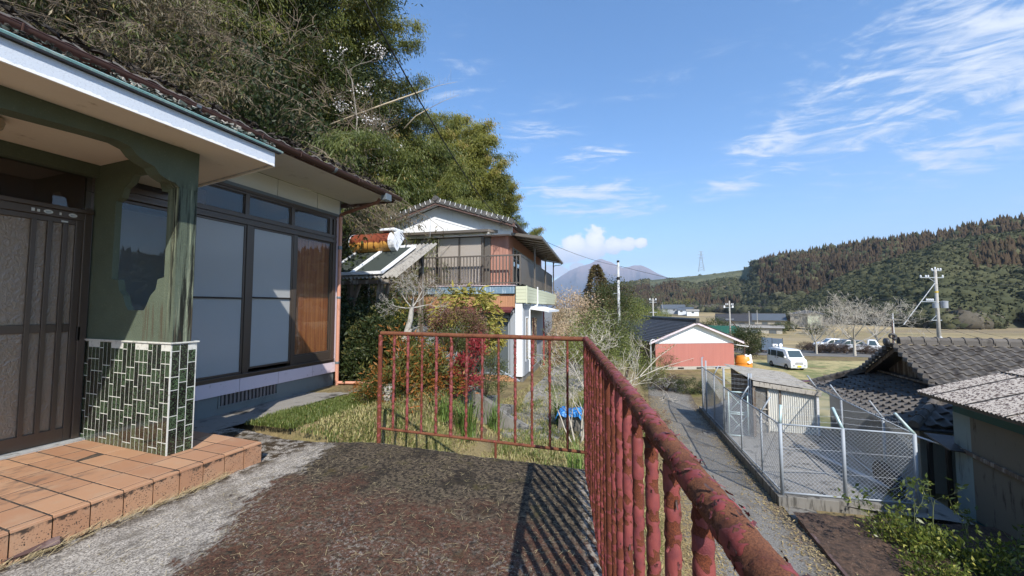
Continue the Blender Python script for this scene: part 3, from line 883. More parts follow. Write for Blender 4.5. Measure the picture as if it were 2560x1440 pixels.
# --- window wall: sliding panes below, fixed lights above
wf = MB()
wf.box(XW - .09, XW + .03, 1.96, 5.05, .417, .455)       # sill
wf.box(XW - .09, XW + .05, 1.96, 5.05, .455, .475)
wf.box(XW - .09, XW + .035, 1.96, 5.05, 2.905, 2.938)    # head
wf.box(XW - .09, XW + .02, 1.96, 5.05, 2.875, 2.905)
wf.box(XW - .09, XW + .035, 1.96, 5.05, 2.545, 2.60)     # transom rails
wf.box(XW - .09, XW + .020, 1.96, 5.05, 2.505, 2.545)
wf.box(XW - .09, XW + .038, 1.96, 5.05, 2.465, 2.505)
wf.box(XW - .09, XW + .03, 4.985, 5.05, .475, 2.875)     # jamb
wf.box(XW - .09, XW + .03, 1.96, 2.0, .475, 2.875)
wf.box(XW - .07, XW + .026, 3.505, 3.585, .475, 2.465)   # meeting stile
wf.box(XW - .07, XW + .02, 4.225, 4.285, .475, 2.465)
for yy in (2.82, 3.50, 4.20, 4.93):
 wf.box(XW - .07, XW + .022, yy - .028, yy + .028, 2.60, 2.875)
window = wf.build('window', 'frame_bronze', hm, bevel=.003)
def pane(y0, y1, z0, z1, gm, fw=.022, off=0.0, parent=window, nm='pane', fm='frame_bronze'):
 x = XW - .012 + off
 if fw:
  m = MB()
  m.box(x - .012, x + .014, y0, y1, z0, z0 + fw).box(x - .012, x + .014, y0, y1, z1 - fw, z1)
  m.box(x - .012, x + .014, y0, y0 + fw, z0 + fw, z1 - fw).box(x - .012, x + .014, y1 - fw, y1, z0 + fw, z1 - fw)
  m.build('sash', fm, parent, bevel=.002)
 MB().box(x - .002, x + .002, y0 + fw + .001, y1 - fw - .001, z0 + fw + .001, z1 - fw - .001).build(nm, gm, parent)
for a, b in ((2.0, 2.79), (2.85, 3.472), (3.53, 4.172), (4.23, 4.90)):
 pane(a, b, 2.602, 2.873, 'glass_clear', 0.012)
pane(2.0, 2.86, .477, 2.463, 'glass_clear', .03)
pane(2.88, 3.503, .477, 2.463, 'glass_frosted', .026, .012)
bx('mid_bar', 'frame_dark', window, XW + .002, XW + .022, 2.906, 3.477, 1.462, 1.482)
pane(3.587, 4.223, .52, 2.463, 'glass_frosted', .026, .012)
bx('mid_bar', 'frame_dark', window, XW + .002, XW + .022, 3.613, 4.197, 1.475, 1.495)
MB().box(XW - .03, XW + .004, 4.287, 4.983, .477, .60).build('bottom_rail', 'frame_bronze', window, bevel=.003)
pane(4.287, 4.983, .602, 2.463, 'glass_clear', .02)
# what shows behind the panes
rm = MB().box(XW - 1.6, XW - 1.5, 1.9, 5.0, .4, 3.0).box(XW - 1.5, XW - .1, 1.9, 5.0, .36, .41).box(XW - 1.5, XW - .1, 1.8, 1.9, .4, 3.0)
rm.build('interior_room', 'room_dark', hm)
MB().box(XW - .075, XW - .06, 4.29, 4.98, .60, 2.46).build('wood_door', 'interior_wood', hm)
MB().box(XW - .52, XW - .50, 2.3, 3.3, 2.55, 2.93).build('ceiling_board', 'wood_dark_red', hm)
bx('blind', 'pale_paper', hm, XW - .085, XW - .08, 3.95, 4.19, 1.50, 1.95)
bx('blind', 'pale_paper', hm, XW - .085, XW - .08, 3.16, 3.40, 1.50, 1.95)
MB().slab([(XW - .07, 3.70, .75), (XW - .07, 3.82, .75), (XW - .07, 4.02, 1.44), (XW - .07, 3.93, 1.44)], .01).build('leaning_board', 'pale_paper', hm)
bx('shelf_box', 'pale_paper', hm, XW - .2, XW - .1, 3.25, 3.38, 1.12, 1.34)
bx('back_curtain', 'curtain_grey', hm, XW - .5, XW - .48, 2.3, 4.25, .45, 2.46)
# --- gutter downpipe at the corner
dp = MB().tube([(XW + .07, 5.09, .02), (XW + .07, 5.09, 2.93)], .030, 12).build('downpipe', 'pipe_orange', hm, smooth='auto')
MB().tube([(XW + .07, 5.09, 2.93), (XW + .075, 5.09, 2.97), (XW + .15, 5.10, 3.0), (XE - .10, 5.10, 3.13), (XE - .05, 5.10, 3.18)], .029, 12).build('pipe_elbow', 'pipe_brown', dp, smooth='auto')
MB().lathe([(.034, 0), (.036, .01), (.036, .05), (.034, .06)], (XW + .07, 5.09, 2.36), 12).build('pipe_clip', 'steel_grey', dp)
MB().lathe([(.034, 0), (.036, .01), (.036, .03), (.034, .04)], (XW + .07, 5.09, 1.50), 12).build('pipe_clip', 'steel_grey', dp)
MB().lathe([(.034, 0), (.036, .01), (.036, .03), (.034, .04)], (XW + .07, 5.09, .38), 12).build('pipe_clip', 'steel_grey', dp)
MB().tube([(XW + .07, 5.09, .06), (XW + .30, 5.20, .05), (XW + .72, 5.38, .03)], .027, 12).build('pipe_foot', 'pipe_orange', dp, smooth='auto')
# --- main eave: soffit, gutter, tiles
for a, b in ((-1.5, .4), (.405, 2.2), (2.205, 3.6), (3.605, 5.38)):
 MB().slab([(XW + .0, a, 3.245), (XE + .02, a, 3.225), (XE + .02, b, 3.225), (XW + .0, b, 3.245)], .012).build('soffit_board', 'eave_board', hm)
MB().box(XE, XE + .03, -1.5, 5.40, 3.225, 3.33).build('eave_fascia', 'barge_brown', hm, bevel=.003)
MB().box(XW - 1.4, XE, 5.39, 5.42, 3.20, 3.28).build('verge_board', 'barge_brown', hm)
gx, gz = XE + .085, 3.275
gp = [(gx + .055 * math.cos(t), gz + .055 * math.sin(t)) for t in [R(180) + k * R(180) / 10 for k in range(11)]]
gi = [(gx + .050 * math.cos(t), gz + .050 * math.sin(t)) for t in [R(360) - k * R(180) / 10 for k in range(11)]]
prof = gp + gi
for a, b in ((-1.5, 2.26), (2.27, 3.95), (3.96, 5.47)):
 dz = 0.0
 g_ = MB().prism([(x, a, z) for x, z in prof], (0, b - a, 0)).tube([(gx + .053, a, gz + .002), (gx + .053, b, gz + .002)], .006, 6)
 gut = g_.build('gutter', 'gutter_brown', hm, smooth='auto')
for yy in (2.265, 3.955):
 MB().prism([(gx + (x - gx) * 1.1, yy - .02, gz + (z - gz) * 1.1) for x, z in prof], (0, .04, 0)).build('gutter_joint', 'steel_grey', gut)
for yy in (.3, 1.2, 2.9, 3.4, 4.4):
 MB().tube([(gx - .06, yy, gz + .01), (gx - .05, yy, gz - .045), (gx, yy, gz - .064), (gx + .045, yy, gz - .045), (gx + .062, yy, gz + .01)], .006, 6).build('gutter_bracket', 'gutter_brown', gut)
MB().box(gx - .05, gx + .055, 5.02, 5.16, gz - .14, gz - .03).build('gutter_hopper', 'steel_grey', gut, bevel=.006)
roof = MB().slab([(XE + .02, -1.5, 3.335), (XE + .02, 5.44, 3.335), (XE - 4.2, 5.44, 5.02), (XE - 4.2, -1.5, 5.02)], -.05).build('roof', 'barge_brown', hm)
def wave_tile(w=.265, L=.30, t=.022, n=10, m='roof_tile_old', amp=.028):
 """one S-shaped clay tile: x across, y down the slope, z up"""
 mb = MB()
 def prof_z(s):
  return amp * math.sin(2 * math.pi * (s - .08)) * (1.0 if s < .6 else .8)
 top = [(w * (s / n), prof_z(s / n)) for s in range(n + 1)]
 vs = []
 for yy, lift in ((0, 0.0), (L, 0.012)):
  for x, z in top:
   vs.append((x, yy, z + lift * (4.2 if w > .28 else 1)))
  for x, z in top:
   vs.append((x, yy, z + lift - t))
 k = n + 1
 fs = []
 for i in range(n):
  fs.append((i, i + 1, 2 * k + i + 1, 2 * k + i))
  fs.append((2 * k + k + i, 2 * k + k + i + 1, k + i + 1, k + i))
  fs.append((2 * k + i, 2 * k + i + 1, 3 * k + i + 1, 3 * k + i))
  fs.append((i + 1, i, k + i, k + i + 1))
 fs.append((0, 2 * k, 3 * k, k))
 fs.append((n, k + n, 3 * k + n, 2 * k + n))
 mb.add(vs, fs)
 return mesh_of(mb, m, smooth=True, name='roof_tile')
tile_old = wave_tile()
sl_ang = math.atan2(5.02 - 3.335, 4.2)
pl = []
for r_ in range(4):
 for k in range(26):
  yy = -1.45 + k * .265
  up = .30 + r_ * .24
  xx = XE + .07 - up * math.cos(sl_ang)
  zz = 3.355 + up * math.sin(sl_ang) + rnd.uniform(-.004, .004)
  # tile x -> world y, tile y(down) -> world +x,-z
  pl.append(((xx, yy, zz), (0, 0, 0), 1))
for (loc, _, _) in pl:
 o = bpy.data.objects.new('roof_tile', tile_old)
 link(o, roof, loc)
 mx = Matrix(((0, math.cos(sl_ang), math.sin(sl_ang)), (1, 0, 0), (0, -math.sin(sl_ang), math.cos(sl_ang)))).to_4x4()
 mx = mx @ Matrix.Rotation(rnd.uniform(-.02, .02), 4, 'Z')
 o.rotation_euler = mx.to_euler()
# moss tufts grown over the lowest course
mv = MB()
for k in range(520):
 yy = rnd.uniform(-1.4, 5.4)
 s = rnd.uniform(.012, .034)
 xx = XE + .07 - abs(rnd.gauss(0, .10))
 zz = 3.375 + (XE + .07 - xx) * math.tan(sl_ang) + rnd.uniform(-.02, .02)
 c = Vector((xx, yy, zz))
 vs = [c + Vector((rnd.uniform(-1, 1), rnd.uniform(-1.6, 1.6), rnd.uniform(-.8, 1))) * s for _ in range(6)]
 mv.add(vs, [(0, 1, 2), (0, 2, 3), (0, 3, 4), (0, 4, 5), (1, 2, 3), (2, 3, 4), (3, 4, 5), (1, 3, 5), (1, 2, 5)])
mv.build('moss', 'moss_dark', roof, kind='stuff')
# --- porch step of terracotta tiles
XP = -3.16
porch = MB().box(XW, XP - .012, -1.5, 2.40, -.05, .1703).build('porch_step', 'joint_dark', hm)
MB().box(XD - .02, XD + .10, -1.5, 1.93, .158, .185).build('threshold', 'mortar_pale', hm)
xs = [XP, XP - .055, XP - .345, XP - .635, XP - .925, XP - 1.215, XP - 1.505, XP - 1.70]
jt = .0035
shapes = {}
for i in range(len(xs) - 1):
 w = xs[i] - xs[i + 1]
 k0 = round(w, 3)
 if k0 not in shapes:
  hw, hh = w / 2 - jt, .153 / 2 - jt
  b_ = .003
  mb = MB()
  ring = lambda e, z: [(-hw + e, -hh + e, z), (hw - e, -hh + e, z), (hw - e, hh - e, z), (-hw + e, hh - e, z)]
  mb.add(ring(0, 0) + ring(0, .0125) + ring(b_, .0155), [(0, 1, 5, 4), (1, 2, 6, 5), (2, 3, 7, 6), (3, 0, 4, 7), (4, 5, 9, 8), (5, 6, 10, 9), (6, 7, 11, 10), (7, 4, 8, 11), (8, 9, 10, 11)])
  shapes[k0] = mesh_of(mb, 'terracotta', name='floor_tile')
 for k in range(24):
  yc = 2.413 - .153 * (k + .5) - (0 if k else 0)
  if xs[i] < -3.6 and 1.94 < yc + .03 < 2.13 and xs[i] > XD:
   pass
  copies('floor_tile', shapes[k0], porch, [(((xs[i] + xs[i + 1]) / 2, yc, .156 + rnd.uniform(-.0012, .0012)), (rnd.uniform(-.004, .004), rnd.uniform(-.004, .004), rnd.uniform(-.006, .006)), 1)])
rt_ = mesh_of(MB().box(-.012, 0, -.073, .073, -.002, .162), 'terracotta', name='riser_tile')
for k in range(24):
 copies('riser_tile', rt_, porch, [((XP + rnd.uniform(-.001, .001), 2.413 - .153 * (k + .5), 0.0), (0, 0, 0), 1)])
re_ = mesh_of(MB().box(-.135, .135, 0, .012, -.002, .162), 'terracotta', name='riser_tile')
copies('riser_tile', re_, porch, [((XP - .15 - .28 * k, 2.402, 0), (0, 0, 0), 1) for k in range(6)])
# --- the pier: stuccoed wall with a shaped opening, mosaic tiles on its foot
hole = [(-4.455, 1.60), (-4.36, 1.595), (-4.33, 1.50), (-4.27, 1.455), (-4.225, 1.365), (-4.185, 1.325), (-3.965, 1.325), (-3.93, 1.375), (-3.885, 1.45), (-3.82, 1.50), (-3.80, 1.585), (-3.715, 1.60),
  (-3.715, 2.31), (-3.80, 2.33), (-3.84, 2.42), (-3.92, 2.46), (-3.96, 2.52), (-4.20, 2.52), (-4.24, 2.46), (-4.33, 2.42), (-4.37, 2.33), (-4.455, 2.31)]
y0, y1 = 1.94, 2.07
def pier_side(yc):
 """front outline split into a left and a right half around the opening"""
 k = len(hole) // 2
 ymid = []
 top = hole.index((-4.20, 2.52))
 lo = hole.index((-4.185, 1.325))
 n = len(hole)
 left, i = [], top
 while True:
  left.append(hole[i % n])
  if i % n == lo:
   break
  i += 1
 right, i = [], lo
 while True:
  right.append(hole[i % n])
  if i % n == top:
   break
  i += 1
 return left, right
_l, _r = pier_side(0)
pmb = MB()
yt = .045
pmb.prism([(x, y0, z) for x, z in [(-4.80, 1.05), (-4.185, 1.05)] + _l[::-1] + [(-4.20, 2.668), (-4.80, 2.668)]], (0, yt, 0))
pmb.prism([(x, y0, z) for x, z in [(-4.185, 1.05), (-3.714, 1.05), (-3.714, 2.668), (-4.20, 2.668)] + _r[::-1]], (0, yt, 0))
pmb.box(-3.714, -3.57, y0 - .002, y1, 1.05, 2.668)
pier = pmb.build('porch_pier', 'green_stucco', hm, origin=(0, 0, 0))
foot = MB().box(XD - .02, -3.572, 1.932, 2.118, .158, 1.055).build('pier_foot', 'grout', pier)
MB().box(XD - .02, -3.560, 1.922, 2.130, 1.055, 1.066).build('pier_ledge', 'grout', pier)
tm = {}
for hgt in (.200, .100, .050):
 mb = MB()
 hw = .0262
 ring = lambda e, yv, h=hgt: [(-hw + e, yv, e), (hw - e, yv, e), (hw - e, yv, h - e), (-hw + e, yv, h - e)]
 mb.add(ring(0, 0) + ring(.0012, -.0012), [(4, 5, 6, 7), (0, 1, 5, 4), (1, 2, 6, 5), (2, 3, 7, 6), (3, 0, 4, 7)])
 tm[hgt] = mesh_of(mb, 'mosaic' if hgt > .15 else 'mosaic_green', name='mosaic_tile')
ntile = 0
def column_of_tiles(cx, cy, rz, phase):
 global ntile
 z = .166
 seq = [(.100, .200), (.200, .100), (.050, .200, .100, .200), (.100, .100, .200)][phase % 4]
 first = 0
 while z < 1.0:
  h = seq[first] if first < len(seq) else (.100 if seq[-1] == .200 and (first - len(seq)) % 2 == 0 or seq[-1] == .100 and (first - len(seq)) % 2 else .200)
  first += 1
  while z + h > 1.053 and h > .05:
   h /= 2
  if z + h > 1.056:
   break
  copies('mosaic_tile', tm[h], foot, [((cx, cy, z), (0, 0, rz), 1)])
  z += h + .006
  ntile += 1
for i in range(21):
 column_of_tiles(-3.572 - .0075 - .0245 - i * .0575, 1.932, 0, (i * 7 + i // 3) % 4)
for i in range(3):
 column_of_tiles(-3.572, 1.932 + .036 + i * .0575, R(90), i + 1)
# --- porch beam with scrolled bracket, inner beam, soffit, canopy edge
br = [(-1.5, 2.668), (2.07, 2.668), (2.07, 2.34), (1.93, 2.34), (1.905, 2.365), (1.86, 2.372), (1.80, 2.40), (1.765, 2.45), (1.70, 2.472), (1.655, 2.50), (1.62, 2.545), (1.55, 2.565), (1.40, 2.560), (1.0, 2.532), (.3, 2.53), (-1.5, 2.53)]
bxx = -3.566
MB().prism([(bxx, yv, zv) for yv, zv in br], (-.14, 0, 0)).build('porch_beam', 'green_stucco', hm)
MB().box(XD - .06, XD + .06, -1.5, 1.94, 2.56, 2.668).build('inner_beam', 'green_stucco', hm)
soff = MB().slab([(XW, -1.5, 2.67), (XW, 2.62, 2.67), (-3.20, 2.44, 2.67), (-3.20, -1.5, 2.67)], -.03)
MB().prism([(XW, -1.5, 2.67), (-3.195, -1.5, 2.67), (-3.195, 2.44, 2.67), (XW, 2.66, 2.67)], (0, 0, .05)).build('canopy_soffit', 'soffit_beige', hm)
fas = MB().prism([(-3.195, 2.455, 2.655), (-3.178, 2.455, 2.655), (-3.178, 2.455, 2.782), (-3.195, 2.455, 2.782)], (0, -4.0, 0))
fas.prism([(-3.195, 2.4552, 2.655), (-3.195, 2.4552, 2.77), (XW, 2.68, 2.77), (XW, 2.68, 2.655)], (0, .016, 0))
fas.build('canopy_fascia', 'fascia_white', hm)
MB().box(-3.19, -3.150, -1.5, 2.50, 2.784, 2.797).build('canopy_drip', 'frame_dark', hm)
MB().prism([(-3.155, -1.5, 2.798), (-3.150, -1.5, 2.812), (-3.27, -1.5, 2.872), (-3.27, -1.5, 2.85)], (0, 4.02, 0)).build('canopy_flashing', 'green_flashing', hm)
MB().slab([(-3.27, -1.5, 2.875), (-3.27, 2.50, 2.875), (XE - .1, 2.6, 3.05), (XE - .1, -1.5, 3.05)], -.02).build('canopy_roof', 'barge_brown', hm)
mv = MB()
for k in range(900):
 yy = rnd.uniform(-1.3, 2.52)
 s = rnd.uniform(.006, .018) * (1.5 if yy > 1.5 else 1)
 c = Vector((-3.262 + rnd.uniform(-.03, .012), yy, 2.882 + rnd.uniform(-.006, .016)))
 vs = [c + Vector((rnd.uniform(-1, 1), rnd.uniform(-1.5, 1.5), rnd.uniform(-.8, 1))) * s for _ in range(6)]
 mv.cm = 1 if (yy > 1.35 and rnd.random() < .6) or rnd.random() < .12 else 0
 mv.add(vs, [(0, 1, 2), (0, 2, 3), (0, 3, 4), (0, 4, 5), (1, 2, 3), (2, 3, 4), (3, 4, 5), (1, 3, 5), (1, 2, 5)])
mv.build('canopy_moss', ['moss_dark', 'lichen'], hm, kind='stuff')
MB().lathe([(.0, -.115), (.055, -.11), (.082, -.08), (.09, -.04), (.082, -.01), (.06, 0.0)], (-4.20, 1.14, 2.668), 20).build('porch_lamp', 'lamp_opal', hm, smooth=True)
# --- entrance: sliding door with patterned glass, transom above
dr = MB()
dr.box(XD - .06, XD + .02, 1.875, 1.925, .19, 2.26)
dr.box(XD - .06, XD + .02, -1.5, 1.875, 2.135, 2.20)
dr.box(XD - .05, XD + .045, -1.5, 1.925, 2.20, 2.235)
dr.box(XD - .05, XD + .0, 1.83, 1.875, .19, 2.135)
dr.box(XD - .05, XD + .0, .2, 1.83, .19, .30)
dr.box(XD - .05, XD + .0, .2, 1.83, 2.09, 2.135)
dr.box(XD - .04, XD - .004, .2, 1.83, 1.135, 1.205)
door = dr.build('door', 'frame_bronze', hm, bevel=.003)
for yy in (1.585, 1.675, 1.765):
 bx('door_bar', 'frame_bronze', door, XD - .03, XD + .010, yy - .014, yy + .014, .30, 2.09, .002)
for a, b in ((.2, 1.571), (1.599, 1.661), (1.689, 1.751), (1.779, 1.829)):
 bx('door_pane', 'glass_pattern', door, XD - .022, XD - .018, a, b, .301, 1.134)
 bx('door_pane', 'glass_pattern', door, XD - .022, XD - .018, a, b, 1.206, 2.089)
bx('door_latch', 'frame_dark', door, XD, XD + .02, 1.868, 1.892, 1.05, 1.18, .004)
bx('transom_glass', 'glass_clear', hm, XD - .022, XD - .018, -1.5, 1.925, 2.237, 2.558)
bx('transom_wood', 'wood_dark_red', hm, XD - .20, XD - .15, -1.5, 1.93, 2.15, 2.7)
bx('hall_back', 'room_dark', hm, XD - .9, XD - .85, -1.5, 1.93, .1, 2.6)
for yy, w, h in ((1.57, .018, .026), (1.60, .016, .022), (1.725, .014, .022)):
 bx('door_sticker', 'sticker_white', door, XD + .0205, XD + .0225, yy - w / 2, yy + w / 2, 2.155, 2.155 + h)
for yy, rz_ in ((1.655, .027), (1.80, .027)):
 n = 20
 vs = [(XD + .021, yy + rz_ * math.cos(2 * math.pi * k / n), 2.168 + .017 * math.sin(2 * math.pi * k / n)) for k in range(n)]
 so = MB().prism(vs, (.0015, 0, 0)).build('door_sticker', 'sticker_white', door)
 MB().box(XD + .0226, XD + .0232, yy - .016, yy + .016, 2.166, 2.171).box(XD + .0226, XD + .0232, yy - .012, yy + .012, 2.158, 2.161).build('sticker_print', 'band_blue', so)
bx('door_sticker', 'sticker_white', door, XD + .001, XD + .003, 1.74, 1.78, 2.10, 2.114)
# -- the raised terrace in front of the house
def rail_x(y):
 return -.45 - .211 * (y - 3.25)
def deck_far(x):
 pts = [(-5.0, 3.02), (-4.25, 3.02), (-3.5, 2.93), (-3.1, 3.0), (-2.5, 3.17), (-1.4, 3.19), (-.4, 3.23), (1.2, 3.23)]
 for (xa, ya), (xb, yb) in zip(pts, pts[1:]):
  if x <= xb:
   return ya + (yb - ya) * (x - xa) / (xb - xa)
 return 3.23
dk = MB()
def deck_pt(u, v):
 y = -1.6
 x = -5.0 + u * (rail_x(y) + .05 + 5.0)
 yf = deck_far(x)
 yy = y + v * (yf - y)
 x = -5.0 + u * (rail_x(yy) - .022 + 5.0)
 yf = deck_far(x) + .012 * fbm((x, 0, 0), 9)
 yy = y + v * (yf - y)
 e = min(1.0, (1 - v) * 40, (1 - u) * 60 + .15)
 return (x + .006 * fbm((0, yy, 3), 14) * (u > .99), yy, .006 * fbm((x, yy, 0), 2.5) + .004 * fbm((x, yy, 5), 22) - (1 - e) * .02)
dk.grid(deck_pt, 260, 210)
deck = dk.build('deck', 'deck_concrete', None, smooth=True, kind='structure', origin=(0, 0, 0))
sk = MB()
edge = [deck_pt(u / 60, 1.0) for u in range(61)] + [deck_pt(1.0, 1 - v / 60) for v in range(1, 61)]
for (x0, yy0, z0), (x1, yy1, z1) in zip(edge, edge[1:]):
 sk.add([(x0, yy0, z0), (x1, yy1, z1), (x1, yy1, -.26), (x0, yy0, -.26)], [(0, 1, 2, 3)])
sk.build('deck_edge', 'concrete_old', deck, origin=(0, 0, 0))
rw = MB()
for yy in (-1.6, .8):
 rw.add([(rail_x(yy) - .06, yy, -.05), (rail_x(yy + 2.4) - .06, yy + 2.4, -.05), (rail_x(yy + 2.4) + .25, yy + 2.4, -3.6), (rail_x(yy) + .25, yy, -3.6)], [(0, 1, 2, 3)])
rw.add([(-2.6, 3.1, -.2), (-.47, 3.14, -.2), (-.2, 3.16, -3.2), (-2.6, 3.1, -1.6)], [(0, 1, 2, 3)])
rw.build('retaining_wall', 'concrete_old', None, kind='structure')
# -- peeling red railing
railing = thing('railing', 'rusty red steel railing with peeling paint round the terrace edge', 'railing', (-.45, 3.25, 0))
CORNER = Vector((-.45, 3.25, 1.075))
LEFTP = Vector((-2.525, 3.175, 1.085))
def paint_tube(path, rad, seg, nlen, thick=.0016, grain=.0005, cover=.5, seed=0, side=None):
 """pipe with a raised, ragged paint layer; returns V, F, paint value per vertex"""
 path = [Vector(p) for p in path]
 ax = (path[-1] - path[0]).normalized()
 ref = Vector((0, 0, 1)) if abs(ax.z) < .9 else Vector((0, -1, 0))
 xx = ax.cross(ref).normalized()
 yv = xx.cross(ax)
 tot = sum((b - a).length for a, b in zip(path, path[1:]))
 V, A = [], []
 for i in range(nlen + 1):
  s = i / nlen * tot
  acc = 0
  for a, b in zip(path, path[1:]):
   L = (b - a).length
   if acc + L >= s - 1e-9:
    c = a + (b - a) * ((s - acc) / L)
    break
   acc += L
  for k in range(seg):
   t = 2 * math.pi * k / seg
   dvec = xx * math.cos(t) + yv * math.sin(t)
   q = c + dvec * rad
   n = mnoise.fractal(q * 27 + Vector((seed, 0, 0)), .8, 2.0, 5)
   m_ = mnoise.noise(q * 95 + Vector((0, seed, 0)))
   up = dvec.z if abs(ax.z) < .9 else 0
   val = n * .95 + m_ * .35 + (cover - .5)
   if side is not None:
    val += side(dvec, s, c)
   pnt = max(0.0, min(1.0, .5 + val * 5))
   r = rad + thick * pnt + grain * mnoise.noise(q * 230) * (1 - pnt)
   if .25 < pnt < .8:
    r += thick * 1.3 * abs(mnoise.noise(q * 90))
   V.append(tuple(c + dvec * r))
   A.append(pnt)
 F = []
 for i in range(nlen):
  for k in range(seg):
   k2 = (k + 1) % seg
   F.append((i * seg + k, i * seg + k2, (i + 1) * seg + k2, (i + 1) * seg + k))
 return V, F, A
near_end = Vector((rail_x(-.55), -.55, 1.035))
V, F, A = paint_tube([CORNER, Vector((rail_x(1.6), 1.6, 1.065)), near_end], .0245, 36, 900, thick=.0022, grain=.0014, cover=.20, seed=3,
                     side=lambda d, s, c: .16 * (d.z - .2) + (.06 if s > 1.6 else 0) + .10 * max(0, d.x))
npmesh('top_rail', V, F, 'rust_paint', railing, smooth=True, attrs={'paint': A}, origin=tuple(CORNER))
V, F, A = paint_tube([LEFTP, CORNER], .0205, 16, 150, thick=.0004, cover=-.1, seed=9)
npmesh('top_rail', V, F, 'rust_paint', railing, smooth=True, attrs={'paint': A}, origin=tuple(LEFTP), label='brown rusted top rail of the short end railing')
V, F, A = paint_tube([Vector((-2.53, 3.175, .125)), Vector((-.45, 3.25, .115))], .0135, 12, 120, thick=.0006, cover=.0, seed=11)
npmesh('bottom_rail', V, F, 'rust_paint', railing, smooth=True, attrs={'paint': A}, origin=(-1.5, 3.2, .12))
for (px, py, r_, zt, zb, cv) in ((-2.53, 3.175, .0215, 1.07, -.02, .12), (rail_x(3.25), 3.25, .022, 1.06, -.25, .5), (rail_x(1.80), 1.80, .0215, 1.05, -.25, .20), (rail_x(.34), .34, .0215, 1.03, -.25, .5)):
 V, F, A = paint_tube([Vector((px, py, zt)), Vector((px, py, zb))], r_, 14, 130, thick=.0016, cover=cv, seed=px * 7 + 1)
 npmesh('post', V, F, 'rust_bar', railing, smooth=True, attrs={'paint': A}, origin=(px, py, zb))
MB().tube([(-1.27, 3.21, .12), (-1.27, 3.21, -.02)], .012, 8).build('rail_stub', 'rust_bar', railing)
def bar(px, py, zt, zb, r_, cover, seed, n=90, seg=10, thick=.0025):
 V, F, A = paint_tube([Vector((px, py, zt)), Vector((px + rnd.uniform(-.004, .004), py, zb))], r_, seg, n, thick=thick, cover=cover, seed=seed)
 npmesh('baluster', V, F, 'rust_bar', railing, smooth=True, attrs={'paint': A}, origin=(px, py, zb))
for i in range(12):
 f_ = (i + 1) / 13.0
 px = -2.525 + f_ * 2.075
 bar(px, 3.175 + f_ * .075, 1.07, .125, .0105, [.66, .62, .40, .66, .70, .45, .42, .22, .5, .42, .35, .15][i], i * 3.7, thick=[.004, .004, .002, .005, .007, .004, .003, .001, .004, .004, .004, .001][i])
ys_ = [3.085, 2.925, 2.765, 2.605, 2.445, 2.285, 2.125, 1.965, 1.66, 1.52, 1.355, 1.185, 1.02, .855, .69, .52, .18, .01, -.15]
for i, yy in enumerate(ys_):
 bar(rail_x(yy), yy, 1.055, -.22, .0145 if yy < 1.6 else .0135, (.56 if yy < 1.6 else .40), i * 5.1 + 50, n=150, seg=14, thick=.0028)
MB().tube([(rail_x(3.25) + .0, 3.25, -.2), (rail_x(-.5), -.5, -.2)], .013, 8).build('bottom_rail', 'rust_bar', railing)
# curled flakes of paint lifting from the rail and the bars
fl = MB()
def flake(c, out, along, L, W, curl):
 out = out.normalized()
 along = along.normalized()
 along = (along - out * (along.dot(out) * .85)).normalized()
 side = out.cross(along).normalized()
 n = 4
 vs = []
 jag = [rnd.uniform(.5, 1.15) for _ in range(n + 1)]
 for i in range(n + 1):
  s = i / n
  for j in (-1, 0, 1):
   w = W * jag[i] * (1 - .4 * s)
   vs.append(c + along * (L * (s - .1)) + out * (curl * s * s + .0006 + rnd.uniform(0, .0008)) + side * (j * w * .5) - out * (abs(j) * w * .12))
 fs = []
 for i in range(n):
  for j in range(2):
   a = i * 3 + j
   fs.append((a, a + 1, a + 4, a + 3))
 fl.add(vs, fs)
for k in range(520):
 t = rnd.random() ** 1.0
 yy = 3.2 - t * 3.0
 ang = rnd.uniform(-.6, math.pi + .9)
 out = Vector((math.cos(ang), 0.2 * math.cos(ang), math.sin(ang)))
 zc = 1.075 - (3.25 - yy) * .008
 c = Vector((rail_x(yy), yy, zc)) + out.normalized() * .0262
 s = rnd.uniform(.003, .010)
 flake(c, out, Vector((rnd.uniform(-1, 1), rnd.uniform(-1, 1), rnd.uniform(-.5, .5))), s * 1.3, s, s * rnd.uniform(.1, .6))
for k in range(330):
 yy = rnd.choice(ys_[:16])
 z = rnd.uniform(-.1, 1.04)
 ang = rnd.uniform(0, 2 * math.pi)
 out = Vector((math.cos(ang), math.sin(ang), 0))
 s = rnd.uniform(.004, .012) * (1.5 if z > .9 else 1)
 flake(Vector((rail_x(yy), yy, z)) + out * .0165, out, Vector((rnd.uniform(-.4, .4), rnd.uniform(-.4, .4), rnd.choice((-1, 1)))), s * 1.6, s * .9, s * rnd.uniform(.2, .9))
for k in range(110):
 i = rnd.choice([0, 1, 3, 4, 5, 6, 8, 9, 10, 4, 3, 8])
 f_ = (i + 1) / 13.0
 px, py = -2.525 + f_ * 2.075, 3.175 + f_ * .075
 z = rnd.choice([rnd.uniform(.15, 1.05), rnd.gauss(.75, .08), rnd.gauss(.35, .1)])
 ang = rnd.uniform(0, 2 * math.pi)
 out = Vector((math.cos(ang), math.sin(ang), 0))
 s = rnd.uniform(.006, .015)
 flake(Vector((px, py, z)) + out * .0125, out, Vector((rnd.uniform(-.4, .4), 0, rnd.choice((-1, 1)))), s * 1.6, s, s * rnd.uniform(.3, 1.1))
fl.build('paint_flake', 'flake_paint', railing, kind='stuff', origin=(0, 0, 0))
# rusty flat iron lying against the step
so = MB().bar((-3.13, 1.21, .035), (-3.32, .55, .05), .055, .006, up=(.5, 0, 1)).build('iron_strip', 'iron_strip', None)
tag(so, 'rusty flat iron strip lying against the foot of the tiled step', 'metal strip')
